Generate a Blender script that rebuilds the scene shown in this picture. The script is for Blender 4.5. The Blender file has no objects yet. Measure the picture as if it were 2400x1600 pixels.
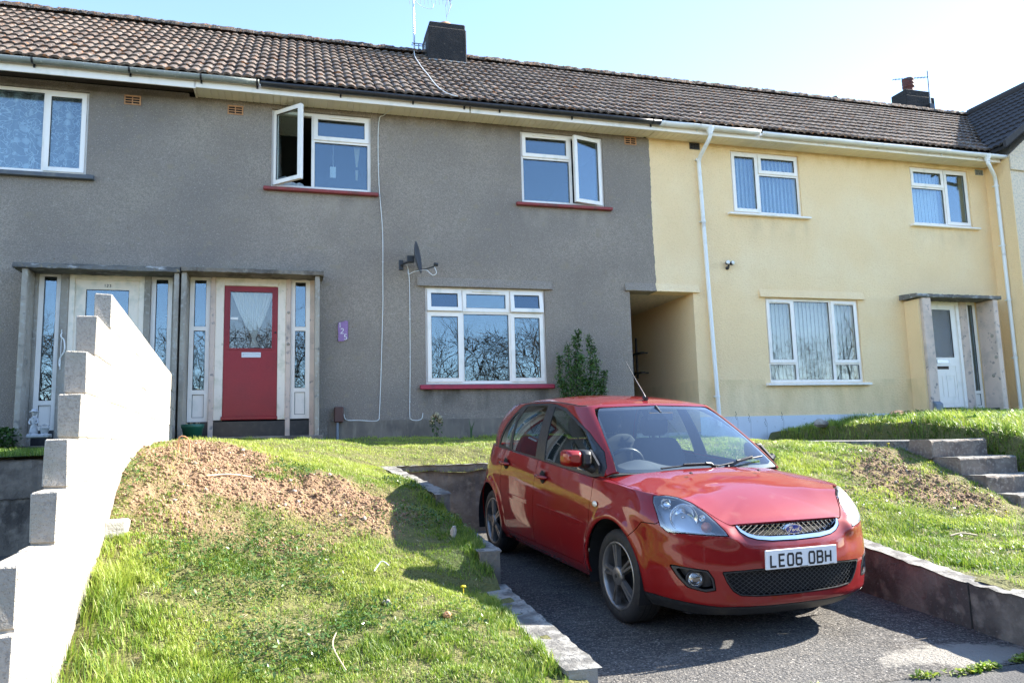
import bpy, math, random
import numpy as np
from mathutils import Matrix, Vector
from mathutils.geometry import tessellate_polygon
random.seed(7); rng = np.random.default_rng(7)
scene = bpy.context.scene
col = scene.collection
R = math.radians

# ------------------------------------------------------------------ camera, sky, sun, exposure
cam_d = bpy.data.cameras.new('camera'); cam = bpy.data.objects.new('camera', cam_d); col.objects.link(cam)
cam_d.sensor_width = 36.0; cam_d.lens = 26.675; cam_d.clip_end = 2000; cam_d.clip_start = .05
YAW, PITCH, ROLL = R(16.04905), R(7.27369), R(-1.53746)
fw = Vector((math.sin(YAW)*math.cos(PITCH), math.cos(YAW)*math.cos(PITCH), math.sin(PITCH)))
rt = Vector((math.cos(YAW), -math.sin(YAW), 0)); up = rt.cross(fw)
r2 = rt*math.cos(ROLL)+up*math.sin(ROLL); u2 = -rt*math.sin(ROLL)+up*math.cos(ROLL)
m3 = Matrix((r2, u2, -fw)).transposed()
cam.matrix_world = Matrix.Translation((-5.533, -11.81, -.01)) @ m3.to_4x4()
scene.camera = cam

SUN = Vector((1.6, .17, 1.0)).normalized()
w = bpy.data.worlds.new('World'); scene.world = w; w.use_nodes = True
nt = w.node_tree
sky = nt.nodes.new('ShaderNodeTexSky'); sky.sky_type = 'NISHITA'; sky.sun_disc = False
sky.sun_elevation = math.asin(SUN.z); sky.sun_rotation = math.atan2(SUN.x, SUN.y)
sky.air_density = .75; sky.dust_density = .05; sky.ozone_density = 1.0
bg = nt.nodes['Background']; bg.inputs[1].default_value = .15
nt.links.new(sky.outputs[0], bg.inputs[0])
sl = bpy.data.lights.new('sun', 'SUN'); sl.energy = 5.0; sl.angle = R(.53); sl.color = (1, .94, .84)
so = bpy.data.objects.new('sun', sl); col.objects.link(so)
so.rotation_euler = SUN.to_track_quat('Z', 'Y').to_euler(); so.location = (20, 0, 20)
vs = scene.view_settings
vs.view_transform = 'Standard'; vs.look = 'None'; vs.exposure = 2.0; vs.gamma = 1; vs.use_curve_mapping = False
scene.cycles.max_bounces = 8; scene.cycles.transparent_max_bounces = 16
scene.cycles.glossy_bounces = 4; scene.cycles.caustics_reflective = False; scene.cycles.caustics_refractive = False
scene.cycles.sample_clamp_indirect = 6

# ------------------------------------------------------------------ materials
def pm(name, base, layers=(), bumps=(), rough=.8, metal=0., coat=0., spec=.5, rlay=None, trans=0.):
    """principled material; layers = (scale, detail, colour, lo, hi, (sx,sy,sz), fac); bumps = (scale, detail, dist)"""
    m = bpy.data.materials.new(name); m.use_nodes = True
    n = m.node_tree.nodes; l = m.node_tree.links
    b = n['Principled BSDF']
    b.inputs['Base Color'].default_value = (*base, 1); b.inputs['Roughness'].default_value = rough
    b.inputs['Metallic'].default_value = metal; b.inputs['Coat Weight'].default_value = coat
    b.inputs['Coat Roughness'].default_value = .03; b.inputs['Specular IOR Level'].default_value = spec
    geo = n.new('ShaderNodeNewGeometry')
    def nz(scale, detail, st=(1, 1, 1), off=0):
        mp = n.new('ShaderNodeMapping'); mp.inputs['Scale'].default_value = st; mp.inputs['Location'].default_value = (off, off*.7, off*.3)
        l.new(geo.outputs['Position'], mp.inputs[0])
        t = n.new('ShaderNodeTexNoise'); t.inputs['Scale'].default_value = scale; t.inputs['Detail'].default_value = detail
        l.new(mp.outputs[0], t.inputs[0]); return t.outputs['Fac']
    cur = None
    for i, L in enumerate(layers):
        sc, de, c, lo, hi = L[:5]; st = L[5] if len(L) > 5 else (1, 1, 1); fac = L[6] if len(L) > 6 else 1.
        mr = n.new('ShaderNodeMapRange'); mr.inputs[1].default_value = lo; mr.inputs[2].default_value = hi; mr.inputs[4].default_value = fac
        if sc == 'rand':
            oi = n.new('ShaderNodeObjectInfo'); l.new(oi.outputs['Random'], mr.inputs[0])
        elif sc == 'tint':
            at = n.new('ShaderNodeAttribute'); at.attribute_name = 'tint'; l.new(at.outputs['Fac'], mr.inputs[0])
        else:
            l.new(nz(sc, de, st, i*13.7), mr.inputs[0])
        mx = n.new('ShaderNodeMix'); mx.data_type = 'RGBA'
        l.new(mr.outputs[0], mx.inputs[0])
        if cur is None: mx.inputs[6].default_value = (*base, 1)
        else: l.new(cur, mx.inputs[6])
        mx.inputs[7].default_value = (*c, 1); cur = mx.outputs[2]
    if cur is not None: l.new(cur, b.inputs['Base Color'])
    prev = None
    for i, B in enumerate(bumps):
        sc, de, dist = B[:3]; st = B[3] if len(B) > 3 else (1, 1, 1)
        bp = n.new('ShaderNodeBump'); bp.inputs['Distance'].default_value = dist; bp.inputs['Strength'].default_value = 1
        l.new(nz(sc, de, st, 5.1+i*3), bp.inputs['Height'])
        if prev: l.new(prev, bp.inputs['Normal'])
        prev = bp.outputs[0]
    if prev: l.new(prev, b.inputs['Normal'])
    if trans > 0:
        tr = n.new('ShaderNodeBsdfTranslucent'); ms = n.new('ShaderNodeMixShader'); ms.inputs[0].default_value = trans
        out = n['Material Output']
        if cur is not None: l.new(cur, tr.inputs[0])
        else: tr.inputs[0].default_value = (*base, 1)
        l.new(b.outputs[0], ms.inputs[1]); l.new(tr.outputs[0], ms.inputs[2]); l.new(ms.outputs[0], out.inputs[0])
    return m

def glass_mat(name, tint=(.9, .95, .93), gain=1.0, base=.0, rough=0.0, wav=0., gc=(1, 1, 1)):
    m = bpy.data.materials.new(name); m.use_nodes = True
    n = m.node_tree.nodes; l = m.node_tree.links; n.remove(n['Principled BSDF'])
    tr = n.new('ShaderNodeBsdfTransparent'); tr.inputs[0].default_value = (*tint, 1)
    gl = n.new('ShaderNodeBsdfGlossy'); gl.inputs['Roughness'].default_value = rough; gl.inputs[0].default_value = (*gc, 1)
    gg = n.new('ShaderNodeNewGeometry'); dt = n.new('ShaderNodeVectorMath'); dt.operation = 'DOT_PRODUCT'
    l.new(gg.outputs['Normal'], dt.inputs[0]); l.new(gg.outputs['Incoming'], dt.inputs[1])
    def mth(op, a, b):
        q = n.new('ShaderNodeMath'); q.operation = op
        for i_, v_ in enumerate((a, b)):
            if v_ is None: continue
            if isinstance(v_, (int, float)): q.inputs[i_].default_value = v_
            else: l.new(v_, q.inputs[i_])
        return q.outputs[0]
    c_ = mth('SUBTRACT', 1.0, mth('ABSOLUTE', dt.outputs['Value'], None)); fr_o = mth('MULTIPLY_ADD', mth('POWER', c_, 5.0), .957)
    fr_o.node.inputs[2].default_value = .043
    ma = n.new('ShaderNodeMath'); ma.operation = 'MULTIPLY_ADD'; ma.inputs[1].default_value = gain; ma.inputs[2].default_value = base; ma.use_clamp = True
    ms = n.new('ShaderNodeMixShader')
    l.new(fr_o, ma.inputs[0]); l.new(ma.outputs[0], ms.inputs[0]); l.new(tr.outputs[0], ms.inputs[1]); l.new(gl.outputs[0], ms.inputs[2])
    l.new(ms.outputs[0], n['Material Output'].inputs[0])
    if wav:
        geo = n.new('ShaderNodeNewGeometry'); t = n.new('ShaderNodeTexNoise'); t.inputs['Scale'].default_value = 2.2 if wav < .01 else 60
        bp = n.new('ShaderNodeBump'); bp.inputs['Distance'].default_value = wav
        l.new(geo.outputs['Position'], t.inputs[0]); l.new(t.outputs['Fac'], bp.inputs['Height']); l.new(bp.outputs[0], gl.inputs['Normal'])
    return m

M = {}
M['dash'] = pm('grey_pebbledash', (.40, .335, .275), [(.8, 4, (.30, .252, .21), .42, .62), (1.3, 3, (.41, .345, .275), .5, .72), (.4, 2, (.25, .218, .195), .47, .7, (1, 1, 1.4)), (42, 2, (.265, .225, .185), .45, .57, (1, 1, 1), .7), (120, 2, (.19, .16, .13), .46, .60, (1, 1, 1), .7), (65, 2, (.48, .42, .36), .61, .70, (1, 1, 1), .8), (7, 4, (.30, .25, .185), .60, .75), (26, 2, (.20, .12, .05), .75, .79)], [(95, 3, .014), (45, 2, .009)], .95)
M['yellow'] = pm('yellow_textured_render', (.95, .70, .395), [(.9, 4, (.97, .75, .46), .45, .65), (1.6, 3, (.89, .645, .36), .5, .75, (1, 1, .8), .6), (45, 3, (.82, .59, .32), .50, .72, (1, 1, 1.6), .7)], [(34, 3, .017, (1, 1, 1.7)), (120, 2, .005)], .92)
M['cream'] = pm('cream_render', (.72, .60, .45), [(25, 3, (.5, .45, .36), .45, .7)], [(35, 3, .014)], .9)
M['plinthw'] = pm('white_painted_plinth', (.62, .66, .70), [(2, 4, (.48, .5, .52), .5, .75), (14, 4, (.3, .3, .3), .66, .74)], [(60, 3, .004)], .8)
M['plinthg'] = pm('grey_cement_plinth', (.195, .165, .135), [(2.5, 4, (.13, .112, .095), .45, .65), (12, 4, (.25, .215, .17), .5, .75, (1, 1, .3))], [(70, 3, .003)], .9)
M['pvc'] = pm('white_upvc', (.90, .84, .77), [(6, 4, (.68, .67, .60), .55, .8, (1, 1, .6))], [], .32)
M['pvcd'] = pm('dirty_white_upvc', (.88, .77, .63), [(5, 4, (.55, .53, .42), .5, .75)], [], .45)
M['soffit'] = pm('cream_soffit_board', (.84, .77, .60), [('rand', 0, (.78, .71, .56), 0, 1)], [], .5)
M['rubber'] = pm('black_rubber', (.015, .015, .016), rough=.6)
M['black'] = pm('black_plastic', (.018, .019, .022), [(40, 2, (.03, .03, .033), .4, .6)], [], .4)
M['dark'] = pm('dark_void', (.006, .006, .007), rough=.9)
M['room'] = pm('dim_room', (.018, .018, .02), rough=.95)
M['sillred'] = pm('red_painted_sill', (.26, .045, .045), [(7, 4, (.14, .05, .04), .5, .7), (30, 3, (.3, .12, .1), .62, .75)], [(30, 3, .003)], .7)
M['sillred2'] = pm('crimson_painted_sill', (.36, .03, .06), [(7, 4, (.24, .03, .05), .5, .7)], [(30, 3, .003)], .6)
M['silldark'] = pm('dark_grey_sill', (.10, .11, .125), [(8, 4, (.16, .16, .15), .5, .7)], [(30, 3, .004)], .8)
M['door'] = pm('red_painted_door', (.27, .007, .014), [(3, 4, (.22, .007, .014), .45, .65), (60, 2, (.29, .011, .018), .5, .7)], [(80, 2, .0007)], .42)
M['doorf'] = pm('cream_painted_frame', (.82, .72, .60), [(6, 4, (.6, .55, .42), .5, .7), (22, 4, (.4, .36, .28), .67, .74, (1, 1, .4))], [(40, 3, .002)], .6)
M['conc'] = pm('weathered_concrete', (.36, .32, .265), [(3, 4, (.25, .225, .19), .45, .62, (1, 1, .4)), (18, 4, (.40, .38, .34), .52, .7), (6, 3, (.12, .12, .12), .6, .75)], [(45, 4, .006), (150, 2, .002)], .95)
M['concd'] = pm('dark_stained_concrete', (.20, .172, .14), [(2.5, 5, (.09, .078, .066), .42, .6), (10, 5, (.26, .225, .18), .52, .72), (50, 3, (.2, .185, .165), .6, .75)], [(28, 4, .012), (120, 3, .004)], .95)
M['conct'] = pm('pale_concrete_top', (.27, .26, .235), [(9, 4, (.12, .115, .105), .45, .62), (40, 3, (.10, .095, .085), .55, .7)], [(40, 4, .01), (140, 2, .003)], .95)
M['step'] = pm('brown_concrete_step', (.26, .21, .165), [(4, 4, (.15, .12, .1), .45, .65), (30, 4, (.34, .29, .24), .5, .7)], [(60, 4, .006)], .95)
M['canopy'] = pm('lichened_concrete_canopy', (.16, .155, .145), [(8, 4, (.08, .08, .082), .45, .62, (.3, 1, 1)), (14, 4, (.42, .42, .42), .58, .68, (.35, 1, 1)), (25, 4, (.24, .2, .13), .6, .7)], [(40, 4, .01)], .95)
M['pink'] = pm('pinkish_plaster', (.66, .52, .43), [(4, 4, (.50, .41, .35), .48, .68), (12, 4, (.26, .23, .22), .6, .72)], [(40, 3, .004)], .9)
M['block'] = pm('pale_concrete_block', (.47, .42, .35), [('rand', 0, (.40, .36, .30), 0, 1), (60, 4, (.34, .30, .25), .48, .66), (6, 4, (.38, .35, .28), .5, .7), (150, 3, (.22, .2, .17), .62, .70)], [(60, 4, .008), (180, 2, .003)], .95)
M['mortar'] = pm('pale_mortar', (.5, .47, .42), [(30, 4, (.34, .32, .28), .45, .7)], [(70, 4, .006)], .95)
M['tile'] = pm('brown_concrete_tile', (.125, .094, .074), [('rand', 0, (.185, .145, .115), 0, 1), (2.2, 4, (.075, .052, .040), .46, .62), (9, 4, (.06, .043, .034), .52, .66), (13, 4, (.30, .13, .05), .58, .68), (22, 4, (.36, .34, .31), .60, .70), (60, 3, (.06, .05, .045), .58, .66)], [(60, 4, .008)], .92)
M['tiler'] = pm('mossy_ridge_tile', (.13, .10, .08), [(9, 4, (.06, .05, .04), .45, .6), (14, 4, (.26, .12, .05), .56, .68), (20, 4, (.3, .28, .25), .6, .68)], [(30, 5, .04), (90, 3, .012)], .95)
M['tiledk'] = pm('dark_grey_tile', (.042, .038, .038), [('rand', 0, (.032, .029, .030), 0, 1), (20, 4, (.07, .065, .06), .6, .72)], [(60, 3, .005)], .85)
M['batten'] = pm('roof_underlay', (.02, .018, .017), rough=.9)
M['chim'] = pm('sooty_roughcast', (.032, .030, .031), [(4, 4, (.055, .047, .043), .5, .66), (60, 3, (.02, .02, .022), .45, .62), (14, 4, (.11, .09, .07), .64, .72)], [(45, 4, .04), (110, 3, .015)], .95)
M['lead'] = pm('lead_flashing', (.28, .31, .33), [(14, 4, (.1, .2, .2), .5, .7), (30, 3, (.45, .45, .45), .6, .7)], [(20, 3, .006)], .5)
M['terra'] = pm('terracotta', (.52, .27, .13), [(20, 3, (.4, .2, .1), .4, .7)], [(80, 3, .002)], .8)
M['potred'] = pm('red_chimney_pot', (.12, .028, .02), [(20, 3, (.05, .016, .014), .4, .7)], [], .7)
M['gutg'] = pm('weathered_grey_gutter', (.27, .29, .27), [(7, 4, (.18, .2, .17), .45, .65, (.3, 1, 1)), (30, 3, (.4, .42, .38), .6, .7)], [(40, 3, .003)], .7)
M['gutb'] = pm('black_gutter', (.018, .019, .024), [(12, 4, (.035, .035, .038), .5, .7)], [], .35)
M['gutw'] = pm('white_gutter', (.78, .79, .78), [(5, 4, (.55, .54, .5), .58, .78, (.3, 1, 1))], [], .35)
M['alu'] = pm('dull_aluminium', (.55, .56, .58), rough=.35, metal=.8)
M['steel'] = pm('galvanised_steel', (.22, .25, .28), rough=.5, metal=.5)
M['cable'] = pm('white_cable', (.72, .72, .70), rough=.5)
M['cabled'] = pm('dark_cable', (.04, .04, .04), rough=.6)
M['dish'] = pm('charcoal_dish', (.05, .055, .07), rough=.5)
M['net'] = pm('white_net_curtain', (.80, .82, .84), rough=.9, trans=.4)
M['lace'] = pm('white_lace', (.85, .87, .9), rough=.9)
M['blind'] = pm('white_blind_slat', (.78, .80, .82), rough=.8, trans=.3)
M['asph'] = pm('driveway_tarmac', (.066, .058, .050), [(1.2, 4, (.11, .105, .098), .5, .66, (1, .5, 1)), (2.5, 5, (.05, .05, .05), .5, .68), (22, 4, (.15, .142, .13), .56, .68, (.25, 1, 1)), (70, 3, (.40, .37, .33), .58, .68), (35, 4, (.17, .155, .135), .50, .64), (90, 2, (.03, .03, .03), .55, .64)], [(55, 4, .02), (120, 3, .008)], .93)
M['patch'] = pm('pale_concrete_patch', (.24, .22, .19), [(6, 4, (.28, .26, .23), .5, .7), (50, 3, (.3, .28, .25), .55, .7)], [(50, 3, .008)], .95)
M['pave'] = pm('footway_asphalt', (.10, .095, .088), [(70, 3, (.18, .17, .155), .56, .66), (3, 4, (.06, .06, .06), .45, .7)], [(90, 3, .01)], .95)
M['road'] = pm('road_asphalt', (.19, .17, .145), [(50, 3, (.25, .23, .2), .5, .7)], [(90, 3, .01)], .95)
M['soil'] = pm('reddish_brown_soil', (.26, .160, .088), [(3, 4, (.33, .215, .125), .45, .65), (16, 5, (.18, .105, .065), .5, .66), (45, 3, (.30, .20, .14), .58, .7)], [(16, 5, .05), (60, 4, .02)], .98)
M['turf'] = pm('turf_soil', (.06, .075, .022), [(3, 4, (.10, .085, .04), .5, .68), (25, 4, (.04, .05, .015), .45, .65)], [(30, 4, .03)], .98)
M['clod'] = pm('soil_clod', (.27, .168, .095), [(8, 3, (.34, .225, .135), .4, .6), (30, 4, (.19, .115, .07), .45, .65)], [(40, 3, .01)], .98)
M['stone'] = pm('pale_stone', (.42, .36, .30), [('rand', 0, (.3, .24, .2), 0, 1), (30, 3, (.5, .46, .4), .5, .7)], [(40, 3, .006)], .9)
M['grass'] = pm('lawn_grass', (.17, .29, .024), [('tint', 0, (.39, .46, .075), .35, .80), ('tint', 0, (.075, .15, .014), .30, .05), ('tint', 0, (.60, .50, .25), .94, 1.), ], [], .45, trans=.45)
M['leaf'] = pm('dark_green_leaf', (.03, .085, .014), [('tint', 0, (.11, .20, .03), .5, 1.)], [], .4, trans=.2)
M['dry'] = pm('dried_flower', (.42, .36, .24), [('tint', 0, (.25, .2, .12), .4, 1.)], [], .9)
M['straw'] = pm('dry_straw', (.5, .42, .28), [('tint', 0, (.35, .25, .15), .3, 1)], [], .8)
M['blue'] = pm('violet_petal', (.12, .10, .35), rough=.6)
M['yel'] = pm('yellow_petal', (.75, .6, .02), rough=.6)
M['bark'] = pm('bare_bark', (.085, .07, .055), [(12, 3, (.13, .11, .085), .5, .7)], [], .95)
M['twig'] = pm('bare_twig', (.10, .075, .055), rough=.95)
M['hedge'] = pm('brown_brushwood', (.075, .058, .042), [('tint', 0, (.15, .12, .09), .3, 1)], [], .9)
M['green'] = pm('green_plastic_pot', (.012, .10, .075), rough=.4)
M['statue'] = pm('pale_garden_ornament', (.50, .50, .50), [(25, 4, (.25, .27, .28), .5, .7)], [(50, 3, .004)], .8)
M['mbox'] = pm('brown_meter_box', (.08, .035, .03), rough=.5)
M['gbox'] = pm('grey_meter_hood', (.16, .19, .23), rough=.55)
M['purple'] = pm('purple_painted_plaque', (.28, .16, .34), [(60, 3, (.35, .22, .42), .5, .7), (30, 3, (.25, .05, .08), .66, .72)], [(80, 3, .002)], .7)
M['white'] = pm('white_paint', (.8, .8, .78), rough=.5)
M['ink'] = pm('black_lettering', (.012, .012, .014), rough=.5)
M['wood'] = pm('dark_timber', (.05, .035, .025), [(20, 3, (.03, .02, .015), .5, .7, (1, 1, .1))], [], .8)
M['glass'] = glass_mat('window_glass', (.80, .86, .86), 2.0, .04, wav=.0006, gc=(.74, .88, 1.0))
M['glassc'] = glass_mat('door_glass', (.88, .90, .88), 1.4, .02, wav=.0006, gc=(.95, .95, .95))
M['glassd'] = glass_mat('patterned_door_glass', (.55, .6, .62), 2.2, .10, .12, .02)

# ------------------------------------------------------------------ object helpers
RO = {}
def link(name, me, parent=None, origin=(0, 0, 0), mats=None):
    o = bpy.data.objects.new(name, me); col.objects.link(o)
    RO[o.name] = Vector(origin)
    if parent is not None:
        o.parent = parent; o.location = Vector(origin)-RO[parent.name]
    else: o.location = origin
    return o
def tag(o, label=None, cat=None, group=None, kind=None):
    if label: o['label'] = label
    if cat: o['category'] = cat
    if group: o['group'] = group
    if kind: o['kind'] = kind
    return o
def empty(name, loc, label=None, cat=None, group=None, kind=None, parent=None):
    o = bpy.data.objects.new(name, None); col.objects.link(o); o.empty_display_size = .1
    RO[o.name] = Vector(loc)
    if parent is not None: o.parent = parent; o.location = Vector(loc)-RO[parent.name]
    else: o.location = loc
    return tag(o, label, cat, group, kind)
def npmesh(name, V, F, mat, smooth=False, tint=None):
    """V (n,3), F (m,k) of one k"""
    me = bpy.data.meshes.new(name); V = np.asarray(V, np.float32); F = np.asarray(F, np.int32); k = F.shape[1]
    me.vertices.add(len(V)); me.vertices.foreach_set('co', V.ravel())
    me.loops.add(F.size); me.loops.foreach_set('vertex_index', F.ravel())
    me.polygons.add(len(F)); me.polygons.foreach_set('loop_start', np.arange(0, F.size, k, dtype=np.int32))
    me.polygons.foreach_set('loop_total', np.full(len(F), k, np.int32))
    if smooth: me.polygons.foreach_set('use_smooth', np.ones(len(F), bool))
    if tint is not None:
        a = me.attributes.new('tint', 'FLOAT', 'POINT'); a.data.foreach_set('value', np.asarray(tint, np.float32))
    me.materials.append(mat); me.update(); me.validate(); return me
class MB:
    def __init__(s): s.v = []; s.f = []; s.sm = []
    def add(s, vs, fs, smooth=False):
        b = len(s.v); s.v += [tuple(p) for p in vs]; s.f += [tuple(i+b for i in f) for f in fs]; s.sm += [smooth]*len(fs); return s
    def box(s, x0, x1, y0, y1, z0, z1):
        v = [(x, y, z) for x in (x0, x1) for y in (y0, y1) for z in (z0, z1)]
        return s.add(v, [(0, 1, 3, 2), (4, 6, 7, 5), (0, 4, 5, 1), (2, 3, 7, 6), (0, 2, 6, 4), (1, 5, 7, 3)])
    def hexa(s, v): # v: 8 corners ordered like box
        return s.add(v, [(0, 1, 3, 2), (4, 6, 7, 5), (0, 4, 5, 1), (2, 3, 7, 6), (0, 2, 6, 4), (1, 5, 7, 3)])
    def prism(s, poly, a, b, axis=1):
        """extrude a 2D polygon (list of (p,q)) along axis from a to b"""
        n = len(poly)
        def mk(p, q, t): return {0: (t, p, q), 1: (p, t, q), 2: (p, q, t)}[axis]
        vs = [mk(p, q, a) for p, q in poly]+[mk(p, q, b) for p, q in poly]
        fs = [(i, (i+1) % n, n+(i+1) % n, n+i) for i in range(n)]
        tr = tessellate_polygon([[Vector((p, q, 0)) for p, q in poly]])
        fs += [tuple(t) for t in tr]+[tuple(n+i for i in t[::-1]) for t in tr]
        return s.add(vs, fs)
    def tube(s, pts, r, n=8, cap=True, smooth=True):
        pts = [Vector(p) for p in pts]; rs = r if isinstance(r, (list, tuple)) else [r]*len(pts)
        vs = []; pu = None
        for i, p in enumerate(pts):
            d = (pts[min(i+1, len(pts)-1)]-pts[max(i-1, 0)]).normalized()
            if pu is None: pu = d.orthogonal().normalized()
            pu = (pu-d*pu.dot(d)).normalized(); q = d.cross(pu)
            vs += [p+(pu*math.cos(2*math.pi*k/n)+q*math.sin(2*math.pi*k/n))*rs[i] for k in range(n)]
        fs = [(i*n+k, i*n+(k+1) % n, (i+1)*n+(k+1) % n, (i+1)*n+k) for i in range(len(pts)-1) for k in range(n)]
        s.add(vs, fs, smooth)
        if cap: s.add(vs[:n], [tuple(range(n))[::-1]]); s.add(vs[-n:], [tuple(range(n))])
        return s
    def lathe(s, prof, c=(0, 0, 0), ax=2, n=24, smooth=True):
        """prof list of (r,h) about an axis through c"""
        vs = []
        for r, h in prof:
            for k in range(n):
                a = 2*math.pi*k/n; p, q = r*math.cos(a), r*math.sin(a)
                vs.append({2: (c[0]+p, c[1]+q, c[2]+h), 1: (c[0]+p, c[1]+h, c[2]+q), 0: (c[0]+h, c[1]+p, c[2]+q)}[ax])
        fs = [(i*n+k, i*n+(k+1) % n, (i+1)*n+(k+1) % n, (i+1)*n+k) for i in range(len(prof)-1) for k in range(n)]
        s.add(vs, fs, smooth); return s
    def build(s, name, mat, parent=None, origin=None, bevel=0, xf=None):
        V = np.array(s.v, float)
        if xf is not None: V = np.array([tuple(xf @ Vector(p)) for p in V])
        if origin is None: origin = ((V[:, 0].min()+V[:, 0].max())/2, (V[:, 1].min()+V[:, 1].max())/2, V[:, 2].min())
        V = V-np.array(origin)
        me = bpy.data.meshes.new(name); me.from_pydata([tuple(p) for p in V], [], s.f)
        me.polygons.foreach_set('use_smooth', s.sm)
        me.materials.append(mat); me.update()
        o = link(name, me, parent, origin)
        if bevel:
            b = o.modifiers.new('bevel', 'BEVEL'); b.width = bevel; b.segments = 1; b.limit_method = 'ANGLE'; b.angle_limit = R(50)
        return o
def clone(o, dloc=(0, 0, 0), parent=None, rot=None, scale=None):
    c = o.copy(); col.objects.link(c); RO[c.name] = RO[o.name]+Vector(dloc)
    if parent is not None: c.parent = parent; c.location = RO[c.name]-RO[parent.name]
    else: c.location = o.location+Vector(dloc)
    if rot is not None: c.rotation_euler = rot
    if scale is not None: c.scale = scale
    return c
def catmull(pts, n=8):
    P = [Vector(p) for p in pts]; out = []
    for i in range(len(P)-1):
        a, b, c, d = P[max(i-1, 0)], P[i], P[i+1], P[min(i+2, len(P)-1)]
        for k in range(n):
            t = k/n; out.append(.5*((2*b)+(c-a)*t+(2*a-5*b+4*c-d)*t*t+(3*b-a-3*c+d)*t**3))
    return out+[P[-1]]
def ribbon(pts, w):
    """flat 2D stroke -> (verts, faces) quads; pts list of (p,q)"""
    vs = []; n = len(pts)
    for i in range(n):
        p = Vector(pts[i]).to_2d(); a = Vector(pts[max(i-1, 0)]).to_2d(); b = Vector(pts[min(i+1, n-1)]).to_2d()
        d1 = (p-a).normalized() if (p-a).length > 1e-9 else (b-p).normalized(); d2 = (b-p).normalized() if (b-p).length > 1e-9 else d1
        d = (d1+d2).normalized(); nn = Vector((-d.y, d.x)); k = w/2/max(.5, d.dot(d1))
        vs += [(p+nn*k), (p-nn*k)]
    return vs, [(2*i, 2*i+1, 2*i+3, 2*i+2) for i in range(n-1)]
def vnoise(x, y, s, seed=0):
    """smooth value noise, numpy"""
    rg = np.random.default_rng(seed); G = rg.random((257, 257))
    x = np.asarray(x)*s+100.5+seed*3.1; y = np.asarray(y)*s+77.7; xi = np.floor(x).astype(int); yi = np.floor(y).astype(int)
    fx = x-xi; fy = y-yi; fx = fx*fx*(3-2*fx); fy = fy*fy*(3-2*fy); g = lambda a, b: G[a % 257, b % 257]
    return (g(xi, yi)*(1-fx)+g(xi+1, yi)*fx)*(1-fy)+(g(xi, yi+1)*(1-fx)+g(xi+1, yi+1)*fx)*fy
def fbm(x, y, s, o=4, seed=0):
    t = 0; a = 1; n = 0
    for k in range(o): t = t+a*vnoise(x, y, s*2**k, seed+k); n += a; a *= .5
    return t/n-.5
# ------------------------------------------------------------------ ground shape
LW = [(-3.4, -4.50), (-4.93, -4.18), (-6.64, -4.17), (-8.45, -4.20)]     # left driveway wall line (Y, X)
def xw(Y): return np.interp(-np.asarray(Y), [3.4, 4.93, 6.64, 8.45], [-4.50, -4.18, -4.17, -4.20])
def xb(Y): return -7.14-(np.asarray(Y)+.3)*.0822                           # right face of the block wall
def drz(Y): return -1.209+(np.asarray(Y)+7.012)*.0522                      # driveway surface
TX = np.array([-7.2, -6.6, -5.4, -4.15, -1.4, 0, 1.5, 1.62, 2.4, 2.6, 4.0, 7.0, 12.0])
TY = np.array([0, -1.0, -2.0, -3.4, -4.2, -5.0, -5.9, -6.5, -7.2, -8.0, -8.6, -9.6])
TZ = np.array([
 [.06, .06, .05, .05, .0, -.08, -.12, -.40, -.40, -.02, .10, .15, .15],
 [.06, .06, .04, .00, -.04, -.08, -.14, -.40, -.40, .00, .12, .18, .18],
 [.05, .05, .02, -.08, -.08, -.10, -.18, -.40, -.40, .04, .14, .17, .17],
 [.03, .03, -.10, -.335, -.335, -.20, -.20, -.40, -.40, .05, .10, .12, .12],
 [.0, .0, -.16, -.36, -.42, -.33, -.26, -.45, -.45, -.02, .02, .05, .05],
 [-.05, -.05, -.32, -.50, -.62, -.60, -.53, -.75, -.60, -.22, -.12, -.05, -.05],
 [-.14, -.16, -.56, -.68, -.82, -.82, -.93, -1.0, -.95, -.62, -.45, -.3, -.3],
 [-.38, -.42, -.72, -.76, -.90, -.93, -1.0, -1.0, -1.0, -.92, -.75, -.5, -.5],
 [-.70, -.74, -.90, -.94, -.93, -.96, -1.02, -1.02, -1.02, -1.0, -.9, -.7, -.7],
 [-1.02, -1.04, -1.02, -1.02, -.965, -.98, -1.03, -1.03, -1.03, -1.03, -1.0, -1.0, -1.0],
 [-1.15, -1.14, -1.12, -1.10, -1.05, -1.05, -1.06, -1.06, -1.06, -1.06, -1.1, -1.1, -1.1],
 [-1.27, -1.27, -1.30, -1.31, -1.3, -1.3, -1.3, -1.3, -1.3, -1.3, -1.3, -1.3, -1.3]])
def Hbase(x, y):
    x = np.clip(np.asarray(x, float), TX[0], TX[-1]-1e-6); y = np.clip(np.asarray(y, float), TY[-1]+1e-6, 0)
    i = np.clip(np.searchsorted(TX, x, 'right')-1, 0, len(TX)-2); j = np.clip(np.searchsorted(-TY, -y, 'right')-1, 0, len(TY)-2)
    fx = (x-TX[i])/(TX[i+1]-TX[i]); fy = (y-TY[j])/(TY[j+1]-TY[j])
    fx = .5*fx+.5*fx*fx*(3-2*fx)
    z = (TZ[j, i]*(1-fx)+TZ[j, i+1]*fx)*(1-fy)+(TZ[j+1, i]*(1-fx)+TZ[j+1, i+1]*fx)*fy
    d_ = xw(y)-x; wt = np.interp(-y, [0, 3.3, 4.8, 5.05, 6.3, 6.55, 6.85, 8.4, 9.6], [9, -.255, -.43, -.60, -.69, -.76, -.955, -1.02, -1.3])
    dd_ = np.clip(d_-np.where(y < -6.8, .15, .05), 0, 3); lim = wt-.035+.20*dd_+.09*dd_**2
    m_ = (d_ > -.3) & (y < -3.3)
    return np.where(m_, np.minimum(z, lim), z)
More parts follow.
